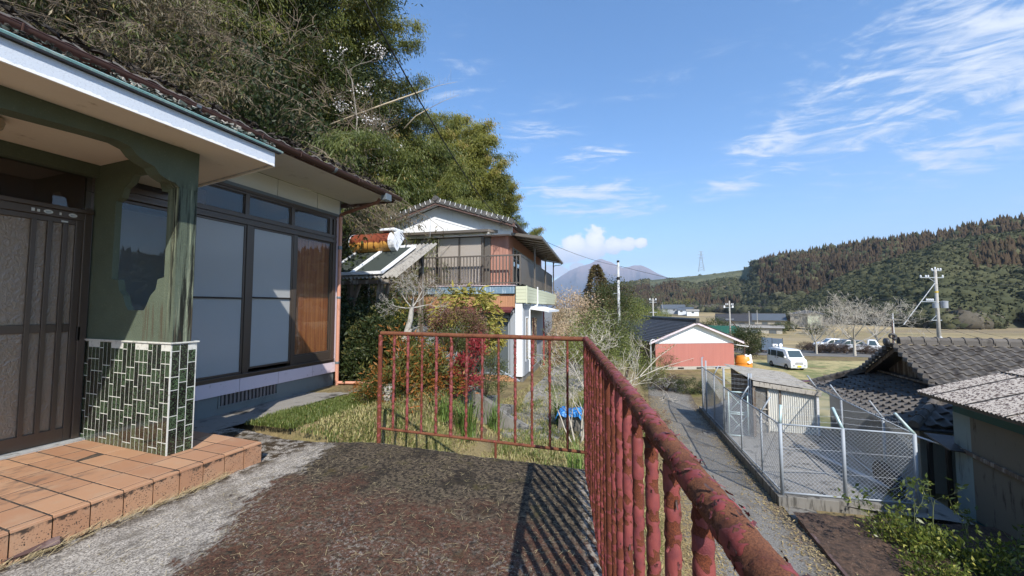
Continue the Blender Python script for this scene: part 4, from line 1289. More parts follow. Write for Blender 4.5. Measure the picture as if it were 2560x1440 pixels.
# -- the lie of the land
def sm(x, a, b):
 t = max(0.0, min(1.0, (x - a) / (b - a)))
 return t * t * (3 - 2 * t)
def lowland(x, y):
 d = x * FWD.x + y * FWD.y
 z = -3.55 - .084 * (max(3.0, min(y, 24.1)) - 11)
 if d > 50:
  z += -1.2 * sm(d, 50, 85)
 if d > 200:
  z += 3.4 * sm(d, 200, 480)
 if y > 30:
  # broad steps between the dry paddies
  z += .25 * math.sin(d * .055 + x * .01) * sm(d, 60, 100)
 return z
def toe(y):
 pts = [(-30, -7.2), (7, -7.5), (10.8, -8.0), (12.2, -11.2), (22, -11.5), (26, -9), (40, -10), (55, -18), (80, -60)]
 for (a, xa), (b, xb) in zip(pts, pts[1:]):
  if y <= b:
   return xa + (xb - xa) * max(0, (y - a)) / (b - a)
 return -60 - (y - 80) * 2
def ground(x, y):
 lo = lowland(x, y)
 # garden terrace
 if y < 3.12:
  g = -.35
  xb = rail_x(y) - .25
  w = .5
 else:
  f = sm(x, -3.3, -2.3)
  plat = -.02 * (1 - f) + -1.0 * f
  back = sm(y, 5.4, 7.4)
  g = plat * (1 - back) - (1.1 + .03 * min(10, y - 5)) * back
  xb = -.7 - max(0, y - 20) * .35
  w = 1.5
  g += .05 * mnoise.noise(Vector((x * .9, y * .9, 0)))
 s = sm(x, xb, xb + w)
 z = g * (1 - s) + lo * s
 t = toe(y)
 if x < t:
  h = (t - x)
  z += min(27.0, h * 1.15) * (.9 + .25 * mnoise.noise(Vector((x * .12, y * .12, 2))))
 return z
def axis_pts(lo, hi, fine_lo, fine_hi, step, grow=1.09):
 a = list(np.arange(fine_lo, fine_hi, step))
 s, x = step, fine_hi
 while x < hi:
  a.append(x)
  s *= grow
  x += s
 a.append(hi)
 s, x = step, fine_lo
 b = []
 while x > lo:
  s *= grow
  x -= s
  b.append(x)
 return np.array(sorted(set([lo] + b[:-1] + a)))
ax_ = axis_pts(-9000, 9000, -14, 16, .3)
ay_ = axis_pts(-3000, 12500, -3, 30, .3)
gv = [(x, y, ground(x, y)) for y in ay_ for x in ax_]
nx = len(ax_)
gf = [(j * nx + i, j * nx + i + 1, (j + 1) * nx + i + 1, (j + 1) * nx + i) for j in range(len(ay_) - 1) for i in range(nx - 1)]
npmesh('ground', gv, gf, 'terrain', None, smooth=True, kind='structure')
# lane
ln = MB()
ln.grid(lambda u, v: (.45 + u * 2.75 + .05 * fbm((0, v * 40, 1), .5), -8 + v * 42, lowland(1, -8 + v * 42) + .012 + .03 * math.sin(math.pi * u) + .008 * fbm((u * 3, v * 40, 0), 2)), 12, 160)
ln.build('road', 'lane', None, smooth=True, kind='structure', origin=(0, 0, 0))
# concrete strip along the wall of the near house
ap = MB()
ap.grid(lambda u, v: (XW - .05 + u * (.68 + .22 * sm(v, .55, 1)) + .02 * fbm((u, v * 5, 0), 2), 2.35 + v * 3.45, .004 + .006 * fbm((u * 2, v * 8, 4), 3)), 12, 50)
ap.build('apron', 'apron', None, smooth=True, kind='structure', origin=(0, 0, 0))
# garden path up to the neighbour's door
pa = MB()
def path_pt(u, v):
 y = 6.6 + v * 12
 xc = -2.05 - .55 * sm(y, 7, 11) - .25 * sm(y, 12, 17)
 x = xc + (u - .5) * (1.15 + .5 * sm(y, 9, 13))
 return (x, y, ground(x, y) * .3 + ground(xc, y) * .7 + .02)
pa.grid(path_pt, 8, 70)
pa.build('path', 'apron', None, smooth=True, kind='structure', origin=(0, 0, 0))
# -- the two-storey neighbour
H2 = Matrix.Translation((-4.27, 12.76, 0)) @ Matrix.Rotation(R(5.9), 4, 'Z')
H2R = R(5.9)
nb = thing('house', 'two storey house with white gable, shuttered balcony and orange siding beyond the garden', 'house', H2 @ Vector((-3, 4, -1.2)))
def hb(mb, name, m, parent=nb, **kw):
 mb.v = [tuple(H2 @ Vector(p)) for p in mb.v]
 return mb.build(name, m, parent, **kw)
def hbox(name, m, x0, x1, y0, y1, z0, z1, parent=nb, **kw):
 return hb(MB().box(min(x0, x1), max(x0, x1), min(y0, y1), max(y0, y1), z0, z1), name, m, parent, **kw)
def hcopies(name, mesh, parent, pts, rot=0.0):
 return copies(name, mesh, parent, [(H2 @ Vector(p), (0, 0, H2R + rot), 1) for p in pts])
hbox('wall', 'siding_white', -6.0, .2, .2, 9.0, -1.15, 1.33)
hbox('wall', 'siding_rose', -6.0, -.42, .60, 9.0, 2.15, 4.6)
hbox('base', 'concrete_old', -6.02, .22, .16, 9.05, -1.6, -1.15)
hbox('base_panel', 'siding_orange', -2.1, -.06, .12, .16, -1.45, -1.14)
# ground floor front: sliding door, corner boards, little maroon roof
gd = hb(MB().box(-2.3, -.26, .15, .20, .96, 1.03).box(-2.3, -.26, .15, .20, -1.13, -1.06).box(-.33, -.26, .15, .20, -1.06, .96).box(-1.26, -1.20, .15, .20, -1.06, .96).box(-2.3, -2.24, .15, .20, -1.06, .96), 'sliding_door', 'siding_white')
hbox('door_pane', 'glass_far', -1.195, -.335, .175, .18, -1.055, .955, gd)
hbox('door_pane', 'glass_far', -2.235, -1.265, .175, .18, -1.055, .955, gd)
hbox('curtain', 'curtain_white', -.62, -.34, .182, .19, -1.0, .9, gd)
hbox('curtain', 'curtain_grey', -1.19, -.63, .182, .19, -1.0, .9, gd)
hbox('transom_bar', 'siding_white', -1.195, -.335, .16, .174, .22, .25, gd)
hbox('corner_board', 'siding_white', -.24, -.04, .10, .198, -1.15, 1.14)
hbox('corner_board', 'gable_white', -.04, .22, .08, .198, -1.15, 1.5)
mr = hb(MB().slab([(-5.6, .16, 1.36), (-.10, .16, 1.36), (-.10, -.32, 1.215), (-5.6, -.32, 1.215)], -.03).box(-5.6, -.10, -.335, -.315, 1.17, 1.215), 'awning', 'roof_maroon')
for k in range(9):
 hbox('awning_rib', 'roof_maroon', -.12 - k * .6, -.14 - k * .6, -.32, .14, 1.22 + .0, 1.235, mr)
hbox('awning_edge', 'frame_dark', -5.6, -.12, -.30, .16, 1.12, 1.165, mr)
# orange board siding strip, board by board
sb = mesh_of(MB().box(-.0425, .0425, 0, .03, 0, .49), 'siding_orange', name='siding_board')
hbox('siding_backing', 'barge_brown', -5.8, -.06, .13, .2, 1.33, 1.84)
hcopies('siding_board', sb, nb, [(-.105 - k * .0905, .098, 1.345) for k in range(63)])
hbox('blue_band', 'band_blue', -5.8, -.06, .02, .2, 1.86, 2.145)
hbox('band_cap', 'sill_pink', -5.85, -.02, -.02, .95, 2.146, 2.17)
hbox('band_drip', 'frame_dark', -5.8, -.06, .03, .2, 1.835, 1.86)
# balcony railing: front and side
br_ = hb(MB().bar((-5.9, .03, 3.27), (.16, .03, 3.27), .06, .05).bar((-5.9, .03, 2.25), (.16, .03, 2.25), .035, .045).bar((.16, .03, 3.27), (.16, 9.3, 3.27), .06, .05).bar((.16, .03, 2.25), (.16, 9.3, 2.25), .035, .045), 'balcony_rail', 'alu_taupe')
for (x, y) in ((.16, .03), (-2.95, .03), (-5.85, .03), (.16, 3.1), (.16, 6.2), (.16, 9.25)):
 hbox('rail_post', 'alu_taupe', x - .03, x + .03, y - .03, y + .03, 2.17, 3.245, br_)
bl = mesh_of(MB().box(-.016, .016, -.012, .012, 0, .97), 'alu_taupe', name='balcony_bar')
hcopies('balcony_bar', bl, br_, [(.02 - k * .128, .03, 2.275) for k in range(46) if abs(.02 - k * .128 + 2.95) > .05])
bl2 = mesh_of(MB().box(-.010, .010, -.036, .036, 0, .97), 'alu_taupe', name='balcony_slat')
hcopies('balcony_slat', bl2, br_, [(.16, .13 + k * .088, 2.275) for k in range(103) if min(abs(.13 + k * .088 - q) for q in (3.1, 6.2, 9.25)) > .07])
# closed shutters behind the railing
sh = MB()
nrow = 62
for k in range(nrow):
 z0 = 2.22 + k * 1.93 / nrow
 z1 = z0 + 1.93 / nrow
 sh.add([(0, 0, z0), (.86, 0, z0), (.86, -.014, z0 + (z1 - z0) * .75), (0, -.014, z0 + (z1 - z0) * .75), (.86, 0, z1), (0, 0, z1)], [(0, 1, 2, 3), (3, 2, 4, 5)])
shm = mesh_of(sh, 'shutter_taupe', name='shutter')
for k in range(5):
 x0 = -1.42 - (k + 1) * .94
 o = hcopies('shutter', shm, nb, [(x0 + .04, .42, 0)])[0]
 hbox('shutter_post', 'frame_dark' if k else 'alu_taupe', x0 - .02, x0 + .035, .39, .46, 2.2, 4.16)
hbox('shutter_post', 'alu_taupe', -1.42, -1.36, .36, .46, 2.2, 4.12)
hbox('shutter_box', 'frame_dark', -6.1, -1.4, .35, .55, 4.07, 4.20)
hbox('shutter_case', 'alu_taupe', -1.36, -1.12, .50, .56, 2.2, 4.1)
sb3 = mesh_of(MB().box(-.055, .055, 0, .03, 0, 1.95), 'siding_rose', name='siding_board')
hcopies('siding_board', sb3, nb, [(-.48 - k * .116, .56, 2.2) for k in range(6)])
# side wall with windows under the canopy
for k in range(5):
 y = 1.3 + k * 1.55
 w = hb(MB().box(-.43, -.39, y, y + 1.4, 3.72, 3.77).box(-.43, -.39, y, y + 1.4, 2.22, 2.26).box(-.43, -.39, y, y + .05, 2.26, 3.72).box(-.43, -.39, y + 1.35, y + 1.4, 2.26, 3.72).box(-.43, -.39, y + .68, y + .72, 2.26, 3.72).box(-.43, -.385, y, y + 1.4, 3.30, 3.34), 'window', 'siding_white')
 hbox('pane', 'glass_far', -.418, -.412, y + .05, y + 1.35, 2.26, 3.72, w)
# fascia hood over the shutters
hood = hb(MB().box(-6.2, -1.10, .0, .04, 4.19, 4.29).box(-6.2, -1.10, .04, .30, 4.27, 4.29), 'hood', 'alu_taupe')
hb(MB().bar((-1.10, .02, 4.24), (-.2, .60, 4.16), .05, .10), 'hood_return', 'alu_taupe')
hbox('wall_upper', 'gable_white', -5.9, -.3, .23, .6, 4.10, 4.20)
# gable wall of white boards
def roof_z(x):
 return 5.42 - abs(x + 3.13) * (5.42 - 4.43) / 3.05
for k in range(26):
 xa = -5.85 + k * .218
 xb_ = xa + .214
 pts = [(xa, .22, 4.15), (xb_, .22, 4.15), (xb_, .22, roof_z(xb_) - .10)]
 if xa < -3.13 < xb_:
  pts.append((-3.13, .22, roof_z(-3.13) - .10))
 pts.append((xa, .22, roof_z(xa) - .10))
 hb(MB().prism(pts, (0, .05, 0)), 'gable_board', 'gable_white')
# roof planes, barge boards, verge and ridge tiles
for sgn in (-1, 1):
 e = -3.13 + sgn * 3.13
 rp_ = hb(MB().slab([(-3.13, -.12, 5.46), (e, -.12, roof_z(e) + .03), (e, 9.2, roof_z(e) + .03), (-3.13, 9.2, 5.46)], .05 * sgn), 'roof', 'roof_tile_grey')
 hb(MB().slab([(-3.13, -.10, 5.38), (e, -.10, roof_z(e) - .06), (e, .22, roof_z(e) - .06), (-3.13, .22, 5.38)], -.02 * sgn), 'verge_soffit', 'gable_white', rp_)
 hb(MB().prism([(-3.13, -.12, 5.43), (e, -.12, roof_z(e) + .0), (e, -.12, roof_z(e) - .13), (-3.13, -.12, 5.29)], (0, -.03, 0)), 'barge_board', 'barge_brown', rp_)
 ang = math.atan2(roof_z(e) - 5.42, abs(e + 3.13)) * sgn
 vt = mesh_of(MB().tube([(0, 0, 0), (0, .30, 0)], .07, 8).box(-.10, .10, -.012, .02, -.13, .02), 'roof_tile_grey', smooth=True, name='verge_tile')
 n = 15
 for k in range(n):
  s = (k + .5) / n
  x = -3.13 + sgn * 3.10 * s
  o = bpy.data.objects.new('verge_tile', vt)
  link(o, rp_, H2 @ Vector((x, -.17, roof_z(x) + .09)))
  o.rotation_euler = (0, -ang + R(4), H2R)
 cs = mesh_of(MB().box(-.005, .012, -.02, .0, -.07, .07), 'gable_white', name='verge_joint')
 for k in range(n):
  s = k / n
  x = -3.13 + sgn * 3.10 * s
  o = bpy.data.objects.new('verge_joint', cs)
  link(o, rp_, H2 @ Vector((x, -.185, roof_z(x) + .085)))
  o.rotation_euler = (0, -ang, H2R)
 # tile courses seen at a glancing angle
 tc = MB()
 for k in range(34):
  y = .05 + k * .27
  for q in range(10):
   xa = -3.13 + sgn * (.25 + q * .29)
   tc.add([(xa, y, roof_z(xa) + .10), (xa + sgn * .29, y, roof_z(xa + sgn * .29) + .085), (xa + sgn * .29, y + .2, roof_z(xa + sgn * .29) + .12), (xa, y + .2, roof_z(xa) + .135), (xa + sgn * .29, y, roof_z(xa + sgn * .29) + .03), (xa, y, roof_z(xa) + .05)], [(0, 1, 2, 3), (0, 1, 4, 5)])
 hb(tc, 'tile_courses', 'roof_tile_grey', rp_, kind='stuff')
hb(MB().lathe([(.0, -.02), (.10, -.01), (.115, .03), (.115, .16), (.0, .165)], (-3.13, -.2, 5.53), 14, axis='y'), 'ridge_end', 'roof_tile_grey', nb, smooth='auto')
rt2 = mesh_of(MB().tube([(0, 0, 0), (0, .33, 0)], .10, 9), 'roof_tile_grey', smooth=True, name='ridge_tile')
hcopies('ridge_tile', rt2, nb, [(-3.13, -.02 + k * .34, 5.53) for k in range(27)])
# terrace canopy on the right side
cn = hb(MB().bar((-.3, .62, 4.18), (.86, .62, 3.98), .06, .11).bar((.86, .60, 3.97), (.86, 8.9, 3.97), .07, .10).bar((-.35, .9, 4.22), (-.35, 8.9, 4.22), .05, .08), 'canopy_frame', 'alu_taupe')
for k in range(14):
 y = .62 + k * .635
 hb(MB().bar((-.35, y, 4.17), (.83, y, 3.96), .035, .055), 'canopy_rafter', 'alu_taupe', cn)
hb(MB().slab([(-.38, .6, 4.215), (.88, .6, 4.01), (.88, 8.92, 4.01), (-.38, 8.92, 4.215)], .012), 'canopy_sheet', 'shutter_taupe', cn)
for y in (2.0, 5.2, 8.5):
 hb(MB().box(.33, .39, y - .03, y + .03, 2.17, 4.0), 'canopy_post', 'alu_taupe', cn)
 hb(MB().bar((.36, y, 3.85), (.36, y + .5, 4.02), .02, .03), 'post_brace', 'frame_dark', cn)
hb(MB().tube([(.86, 8.8, 3.93), (.75, 8.8, 3.86), (.40, 8.6, 3.80), (.37, 8.55, 3.7)], .02, 7), 'canopy_spout', 'alu_taupe', cn)
# cream siding box under the side balcony
cb = mesh_of(MB().box(-.0, .022, 0, 9.6, 0, .112), 'siding_cream', name='cream_board')
hbox('cream_backing', 'siding_cream', -.02, .38, .06, 9.7, 1.50, 2.12)
for k in range(5):
 hcopies('cream_board', cb, nb, [(.382, .1, 1.52 + k * .122)])
cbf = mesh_of(MB().box(-.19, .19, -.02, 0, 0, .112), 'siding_cream', name='cream_board')
for k in range(5):
 hcopies('cream_board', cbf, nb, [(.185, .058, 1.52 + k * .122)])
hbox('cream_corner', 'siding_cream', .365, .415, .03, .09, 1.49, 2.14)
hb(MB().tube([(.44, 2.2, 2.2), (.44, 2.2, 1.52), (.42, 2.15, 1.42), (.30, 1.6, 1.35)], .028, 8), 'drain_pipe', 'gable_white', nb)
hb(MB().slab([(.2, 1.3, 1.42), (1.0, 1.3, 1.22), (1.0, 5.2, 1.22), (.2, 5.2, 1.42)], -.03).bar((1.0, 1.28, 1.20), (1.0, 5.2, 1.20), .04, .09).bar((.25, 1.28, 1.32), (1.0, 1.28, 1.22), .04, .08), 'porch_roof', 'gable_white', nb)
hbox('porch_wall', 'siding_white', .2, .26, .25, 1.25, -1.15, 1.45)
hbox('porch_corner', 'gable_white', .24, .30, 1.25, 1.32, -1.15, 1.3)
hbox('porch_window', 'glass_far', .262, .268, .5, .95, -.6, .95)
hb(MB().box(.268, .285, .44, .5, -.66, 1.0).box(.268, .285, .95, 1.0, -.66, 1.0).box(.268, .285, .5, .95, .95, 1.0), 'porch_window_frame', 'gable_white', nb)
hb(MB().bar((.45, 3.9, -1.3), (.45, 3.9, 1.2), .05, .05), 'porch_post', 'red_steel', nb)
hbox('side_door', 'glass_far', .20, .215, 2.1, 3.3, -1.1, .9)
# aerial mast and wiring hook
hb(MB().tube([(-3.35, -.1, 4.9), (-3.35, -.12, 4.05)], .006, 5), 'aerial_rod', 'wire', nb)
hb(MB().tube([(-.45 + .12 * math.cos(t * .9) * (1 + .1 * t % .3), -.25, 4.45 + .13 * math.sin(t * 1.1)) for t in range(26)], .005, 4), 'cable_coil', 'cable_black', nb)
hb(MB().tube([(-2.45, .55, 4.1), (-2.8, .35, 3.75), (-3.3, .1, 3.35)], .012, 6), 'bamboo_pole', 'bark_lichen', nb)
# -- solar water heater on its timber rack
sx0, sx1 = -7.05, -5.42
rk = thing('timber_rack', 'weathered timber rack with corrugated roof carrying the solar water heater', 'rack', (-6.2, 7.3, -1))
def slope_pt(x, s, dz=0.0):
 """s from 0 (low front edge) to 1 (high back edge)"""
 return Vector((x + s * .35, 6.85 + s * 1.15, 2.02 + s * .92 + dz))
cor = MB()
NU = 80
cor.grid(lambda u, v: slope_pt(-7.3 + u * 2.25, v, .02 * math.sin(u * NU * .5 * math.pi)), NU * 2, 2)
cor.build('rack_roof', 'tin_weathered', rk)
for x in (-7.25, -6.45, -5.6):
 MB().bar((x, 6.98, -1.2), (x, 6.98, 1.95), .11, .11).build('rack_post', 'old_wood', rk)
 MB().bar((x, 6.98, 1.2), (x + .28, 6.98, 1.98), .07, .08).build('rack_brace', 'old_wood', rk)
for x in (-7.0, -5.35):
 MB().bar((x + .2, 7.95, -1.2), (x + .2, 7.95, 2.75), .10, .10).build('rack_post', 'old_wood', rk)
MB().bar((-7.35, 6.93, 1.17), (-5.5, 6.93, 1.20), .05, .10).build('rack_beam', 'old_wood', rk)
MB().bar((-7.35, 6.9, 1.93), (-5.3, 6.9, 1.93), .06, .09).build('rack_beam', 'old_wood', rk)
for x in (-7.2, -6.35, -5.5):
 MB().bar(slope_pt(x, 0, -.08), slope_pt(x, 1, -.08), .06, .08).build('rack_rafter', 'old_wood', rk)
so = thing('solar_water_heater', 'rusty orange solar water heater with drum tank above two dark glass panels', 'water heater', (-6.3, 7.4, 2.1))
for x0, x1 in ((-7.12, -6.36), (-6.32, -5.50)):
 q = [slope_pt(x0, .02, .10), slope_pt(x1, .02, .10), slope_pt(x1, .80, .10), slope_pt(x0, .80, .10)]
 pn = MB().slab(q, -.05).build('collector_panel', 'solar_glass', so)
 fr = MB()
 for a, b in zip(q, q[1:] + q[:1]):
  fr.bar(a, b, .045, .07)
 fr.build('panel_frame', 'gable_white', pn)
tk = MB()
tpts = 14
pr_ = []
for k in range(tpts + 1):
 t = math.pi * (-.35 + 1.0 * k / tpts * .95)
 pr_.append((7.62 - .23 * math.sin(t) * 1.0 - .02, 2.93 - .26 * math.cos(t) * 1.0))
profile = [(7.70 + .23 * math.cos(t), 2.98 + .25 * math.sin(t)) for t in [R(250) - R(220) * k / tpts for k in range(tpts + 1)]]
tk.prism([(-6.98, yv, zv) for yv, zv in profile], (1.18, 0, 0))
tko = tk.build('tank', 'solar_tank', so, smooth='auto', origin=(-6.4, 7.7, 2.72))
MB().prism([(-5.795, yv, zv) for yv, zv in [(7.70 + (y - 7.70) * 1.06, 2.98 + (z - 2.98) * 1.06) for y, z in profile]], (.17, 0, 0)).build('tank_end', 'gable_white', so)
MB().prism([(-7.0, yv, zv) for yv, zv in [(7.70 + (y - 7.70) * 1.03, 2.98 + (z - 2.98) * 1.03) for y, z in profile]], (.03, 0, 0)).build('tank_end', 'gable_white', so)
MB().box(-6.08, -5.64, 7.5, 7.88, 3.235, 3.30).build('tank_lid', 'gable_white', so, bevel=.02)
MB().tube([(-5.6, 7.7, 3.2), (-5.42, 7.72, 3.0), (-5.45, 7.7, 2.8)], .012, 6).build('tank_pipe', 'cable_black', so)
for k in range(6):
 MB().box(-6.97 + k * .19, -6.965 + k * .19, 7.455, 7.47, 2.80, 3.0).build('tank_seam', 'frame_dark', so)
hs = MB().tube([(-5.15 + .16 * math.cos(t), 7.75, 2.35 + .24 * math.sin(t)) for t in np.linspace(0, 12, 50)], .011, 5).build('hose_coil', 'cable_black', None)
tag(hs, 'black hose coiled on the post of the timber rack', 'hose')
# -- garden hardware
w = MB()
top = [(-3.35, 7.15, -.42), (-2.95, 7.15, -.62), (-2.55, 7.18, -.88), (-2.2, 7.25, -1.06)]
vs, fs = [], []
for (x, y, z) in top:
 vs += [(x, y, z), (x, y + .16, z), (x, y, -1.6), (x, y + .16, -1.6)]
for i in range(len(top) - 1):
 a = i * 4
 fs += [(a, a + 4, a + 5, a + 1), (a, a + 2, a + 6, a + 4), (a + 1, a + 5, a + 7, a + 3)]
fs += [(12, 14, 15, 13), (0, 1, 3, 2)]
w.add(vs, fs)
tag(w.build('garden_wall', 'concrete_old', None), 'dark sloping concrete wall beside the garden steps', 'wall')
gh = thing('handrail', 'thin steel handrail sloping down beside the garden steps', 'handrail', (-3.0, 8.2, -1.2))
MB().tube([(-4.25, 8.1, .42), (-2.62, 8.1, -.33)], .022, 8).build('hand_bar', 'steel_galv', gh, smooth=True)
for x, zt, zb in ((-3.52, .08, -.95), (-2.72, -.29, -1.3)):
 MB().tube([(x, 8.1, zb), (x, 8.1, zt)], .014, 8).build('post', 'steel_galv', gh, smooth=True)
for k in range(4):
 x = -4.2 + k * .42
 o = MB().box(x, x + .44, 7.6, 8.6, -1.5, -.62 - k * .19).build('garden_step', 'concrete_old', None, bevel=.01)
 tag(o, 'worn concrete garden step, %s' % ['topmost of the four', 'second from the top', 'third from the top', 'lowest of the four'][k], 'step', 'garden steps')
bk = MB()
bk.add([(p[0] * .24 - 1.42, p[1] * .19 + 7.9, p[2]) for p in [(-1, -1, -1.3), (1, -.9, -1.3), (1.05, 1, -1.3), (-.95, 1, -1.3), (-.9, -.9, -.82), (.95, -.85, -.80), (1, .9, -.84), (-.9, .95, -.81)]], [(0, 3, 2, 1), (4, 5, 6, 7), (0, 1, 5, 4), (1, 2, 6, 5), (2, 3, 7, 6), (3, 0, 4, 7)])
tag(bk.build('stone_block', 'concrete_old', None), 'squat stone block under a blue tarpaulin in the garden', 'block')
tp = MB()
tp.grid(lambda u, v: (-1.42 + (u - .5) * .56 + .03 * fbm((u, v, 1), 3), 7.88 + (v - .5) * .46, -.79 + .05 * fbm((u, v, 0), 4) - .30 * max(0, abs(u - .5) - .38) * 3 - .25 * max(0, abs(v - .5) - .38) * 3), 16, 14)
tag(tp.build('tarpaulin', 'tarp_blue', None), 'crumpled blue tarpaulin draped over the stone block', 'tarpaulin')
nt = MB()
nt.grid(lambda u, v: (-7.6 + u * 2.3, 7.6 - u * .2 + .05 * fbm((u * 4, v, 0), 2), .75 + v * .16 + .10 * fbm((u * 6, v * 2, 3), 1.4)), 40, 4)
tag(nt.build('green_net', 'net_green', None), 'strip of green netting above the dark hedge', 'net')
# -- foliage generators
def unit(a):
 return a / np.maximum(1e-9, np.linalg.norm(a, axis=-1, keepdims=True))
def leaves(cent, size, aspect=.35, dirs=None, droop=0.0, spread=1.0, fold=.0, rng=nrg, val=None):
 """rhombic leaves, one quad each; returns V, F, v attribute"""
 n = len(cent)
 d = unit(rng.normal(size=(n, 3)))
 if dirs is not None:
  d = unit(dirs + d * spread)
 d[:, 2] -= droop
 d = unit(d)
 s = unit(np.cross(d, unit(rng.normal(size=(n, 3)))))
 L = (size if hasattr(size, '__len__') else size * rng.uniform(.6, 1.3, n))[:, None]
 W = L * aspect * .5
 b = cent
 t = cent + d * L
 m = cent + d * L * .45
 up = unit(np.cross(d, s)) * L * fold
 V = np.stack([b, m + s * W + up, t, m - s * W + up], 1).reshape(-1, 3)
 F = np.arange(n * 4, dtype=np.int32).reshape(-1, 4)
 a = rng.random(n) if val is None else np.clip(val + rng.normal(size=n) * .12, 0, 1)
 return V, F, np.repeat(a, 4)
def clumps(n, k, rx, ry, rz, tight=.28, center=(0, 0, 0), rng=nrg, shell=.55, flat_bottom=None):
 """n points in k clumps over an ellipsoid, denser towards its skin"""
 c = unit(rng.normal(size=(k, 3))) * (shell + (1 - shell) * rng.random((k, 1))) * np.array([rx, ry, rz])
 if flat_bottom is not None:
  c[:, 2] = np.abs(c[:, 2]) * 1 if flat_bottom else c[:, 2]
 idx = rng.integers(0, k, n)
 r = min(rx, ry, rz) * tight
 p = c[idx] + rng.normal(size=(n, 3)) * r
 return p + np.array(center), idx
def leafmesh(name, parts, m):
 V = np.concatenate([p[0] for p in parts])
 off, Fs = 0, []
 for p in parts:
  Fs.append(p[1] + off)
  off += len(p[0])
 A = np.concatenate([p[2] for p in parts])
 me = bpy.data.meshes.new(name)
 F = np.concatenate(Fs)
 me.vertices.add(len(V))
 me.vertices.foreach_set('co', V.astype(np.float32).ravel())
 me.loops.add(F.size)
 me.loops.foreach_set('vertex_index', F.astype(np.int32).ravel())
 me.polygons.add(len(F))
 me.polygons.foreach_set('loop_start', np.arange(0, F.size, 4, dtype=np.int32))
 at = me.attributes.new('v', 'FLOAT', 'POINT')
 at.data.foreach_set('value', A.astype(np.float32))
 me.update(calc_edges=True)
 me.materials.append(MATS[m])
 return me
def branch_tree(p, d, L, r, depth, seed, n_child=(2, 4), spread=.7, up=.15, shrink=.72, twig=.004, segs=4, kink=.18, tipcb=None, sides=(7, 6, 5, 4, 3, 3, 3), childfrom=.35):
 """recursive limbs; returns list of (points, radii, sides)"""
 rg = random.Random(seed)
 out = []
 def go(p, d, L, r, lv):
  pts, rad = [p.copy()], [r]
  q, e = p.copy(), d.normalized()
  for i in range(segs):
   e = (e + Vector((rg.uniform(-1, 1), rg.uniform(-1, 1), rg.uniform(-1, 1) + up)) * kink).normalized()
   q = q + e * (L / segs)
   pts.append(q.copy())
   rad.append(max(twig, r * (1 - .5 * (i + 1) / segs)))
  out.append((pts, rad, sides[min(lv, len(sides) - 1)]))
  if lv >= depth:
   if tipcb is not None:
    tipcb.append((pts[-1], e, lv))
   return
  nc = rg.randint(*n_child)
  for c in range(nc):
   f = rg.uniform(childfrom, 1.0) if c else 1.0
   k = min(segs, max(1, round(f * segs)))
   base = pts[k]
   s = Vector((rg.uniform(-1, 1), rg.uniform(-1, 1), rg.uniform(-.6, 1)))
   s = (s - e * s.dot(e)).normalized()
   nd = (e * (1 - spread * .5) + s * spread * rg.uniform(.6, 1.2)).normalized()
   go(base, nd, L * shrink * rg.uniform(.75, 1.15), max(twig, rad[k] * .68), lv + 1)
 go(Vector(p), Vector(d), L, r, 0)
 return out
def limbs(out):
 mb = MB()
 for pts, rad, n in out:
  mb.tube(pts, rad, n, cap=False)
 return mb
# bamboo: arching culm with feathery drooping sprays -------------------------------------------------
def bamboo_template(seed, H=9.5, lean=1.6, density=1.0, m='leaf_bamboo', bare=.25, leafsize=.17, bl=1.0, tb=.45, rise=.55):
 rg = np.random.default_rng(seed)
 ts = np.linspace(0, 1, 15)
 bend = lean * ts ** 2.6
 path = np.stack([bend * (1 + .5 * ts ** 6), .15 * np.sin(ts * 3 + seed), H * (ts - .10 * ts ** 5)], 1)
 path[:, 2] -= .55 * lean * np.maximum(0, ts - .75) ** 2 * 6
 mb = MB()
 mb.tube([tuple(p) for p in path], list(.045 * (1 - .85 * ts) + .004), 6, cap=False)
 C, D, VAL = [], [], []
 nb_ = int(74 * density)
 for i in range(nb_):
  t = bare + (1 - bare) * (i + rg.random()) / nb_
  p = np.array([np.interp(t, ts, path[:, k]) for k in range(3)])
  az = rg.uniform(0, 2 * math.pi)
  Lb = bl * (1.35 * (1 - t) ** (.6 if tb > .3 else 1) + tb) * rg.uniform(.7, 1.2)
  out = np.array([math.cos(az), math.sin(az), rise])
  out /= np.linalg.norm(out)
  ns = 7
  bp = [p]
  e = out.copy()
  for s in range(ns):
   e = e + np.array([0, 0, -.24])
   e /= np.linalg.norm(e)
   bp.append(bp[-1] + e * Lb / ns)
  bp = np.array(bp)
  mb.tube([tuple(q) for q in bp], [.006] * len(bp), 3, cap=False)
  nl = int(230 * density * rg.uniform(.6, 1.3))
  u = rg.random(nl) ** .7
  idx = u * ns
  i0 = np.minimum(ns - 1, idx.astype(int))
  fr_ = (idx - i0)[:, None]
  q = bp[i0] * (1 - fr_) + bp[i0 + 1] * fr_
  q = q + rg.normal(size=(nl, 3)) * np.array([.12, .12, .10]) * (.4 + u[:, None])
  C.append(q)
  dd = unit(bp[i0 + 1] - bp[i0])
  dd[:, 2] -= .5
  D.append(dd)
  VAL.append(np.full(nl, np.clip(rg.normal(.45, .22), 0, 1)))
 C, D, VAL = np.concatenate(C), np.concatenate(D), np.concatenate(VAL)
 lf = leaves(C, leafsize * .62, .24, dirs=D, droop=.35, spread=.55, rng=rg, val=VAL)
 fm = leafmesh('foliage', [lf], m)
 cm = mesh_of(mb, 'culm_green', smooth=True, name='culm')
 k = int(np.argmax(path[:, 2] + path[:, 0] * .25))
 return cm, fm, (float(path[k, 0]), float(path[k, 2]) + .35)
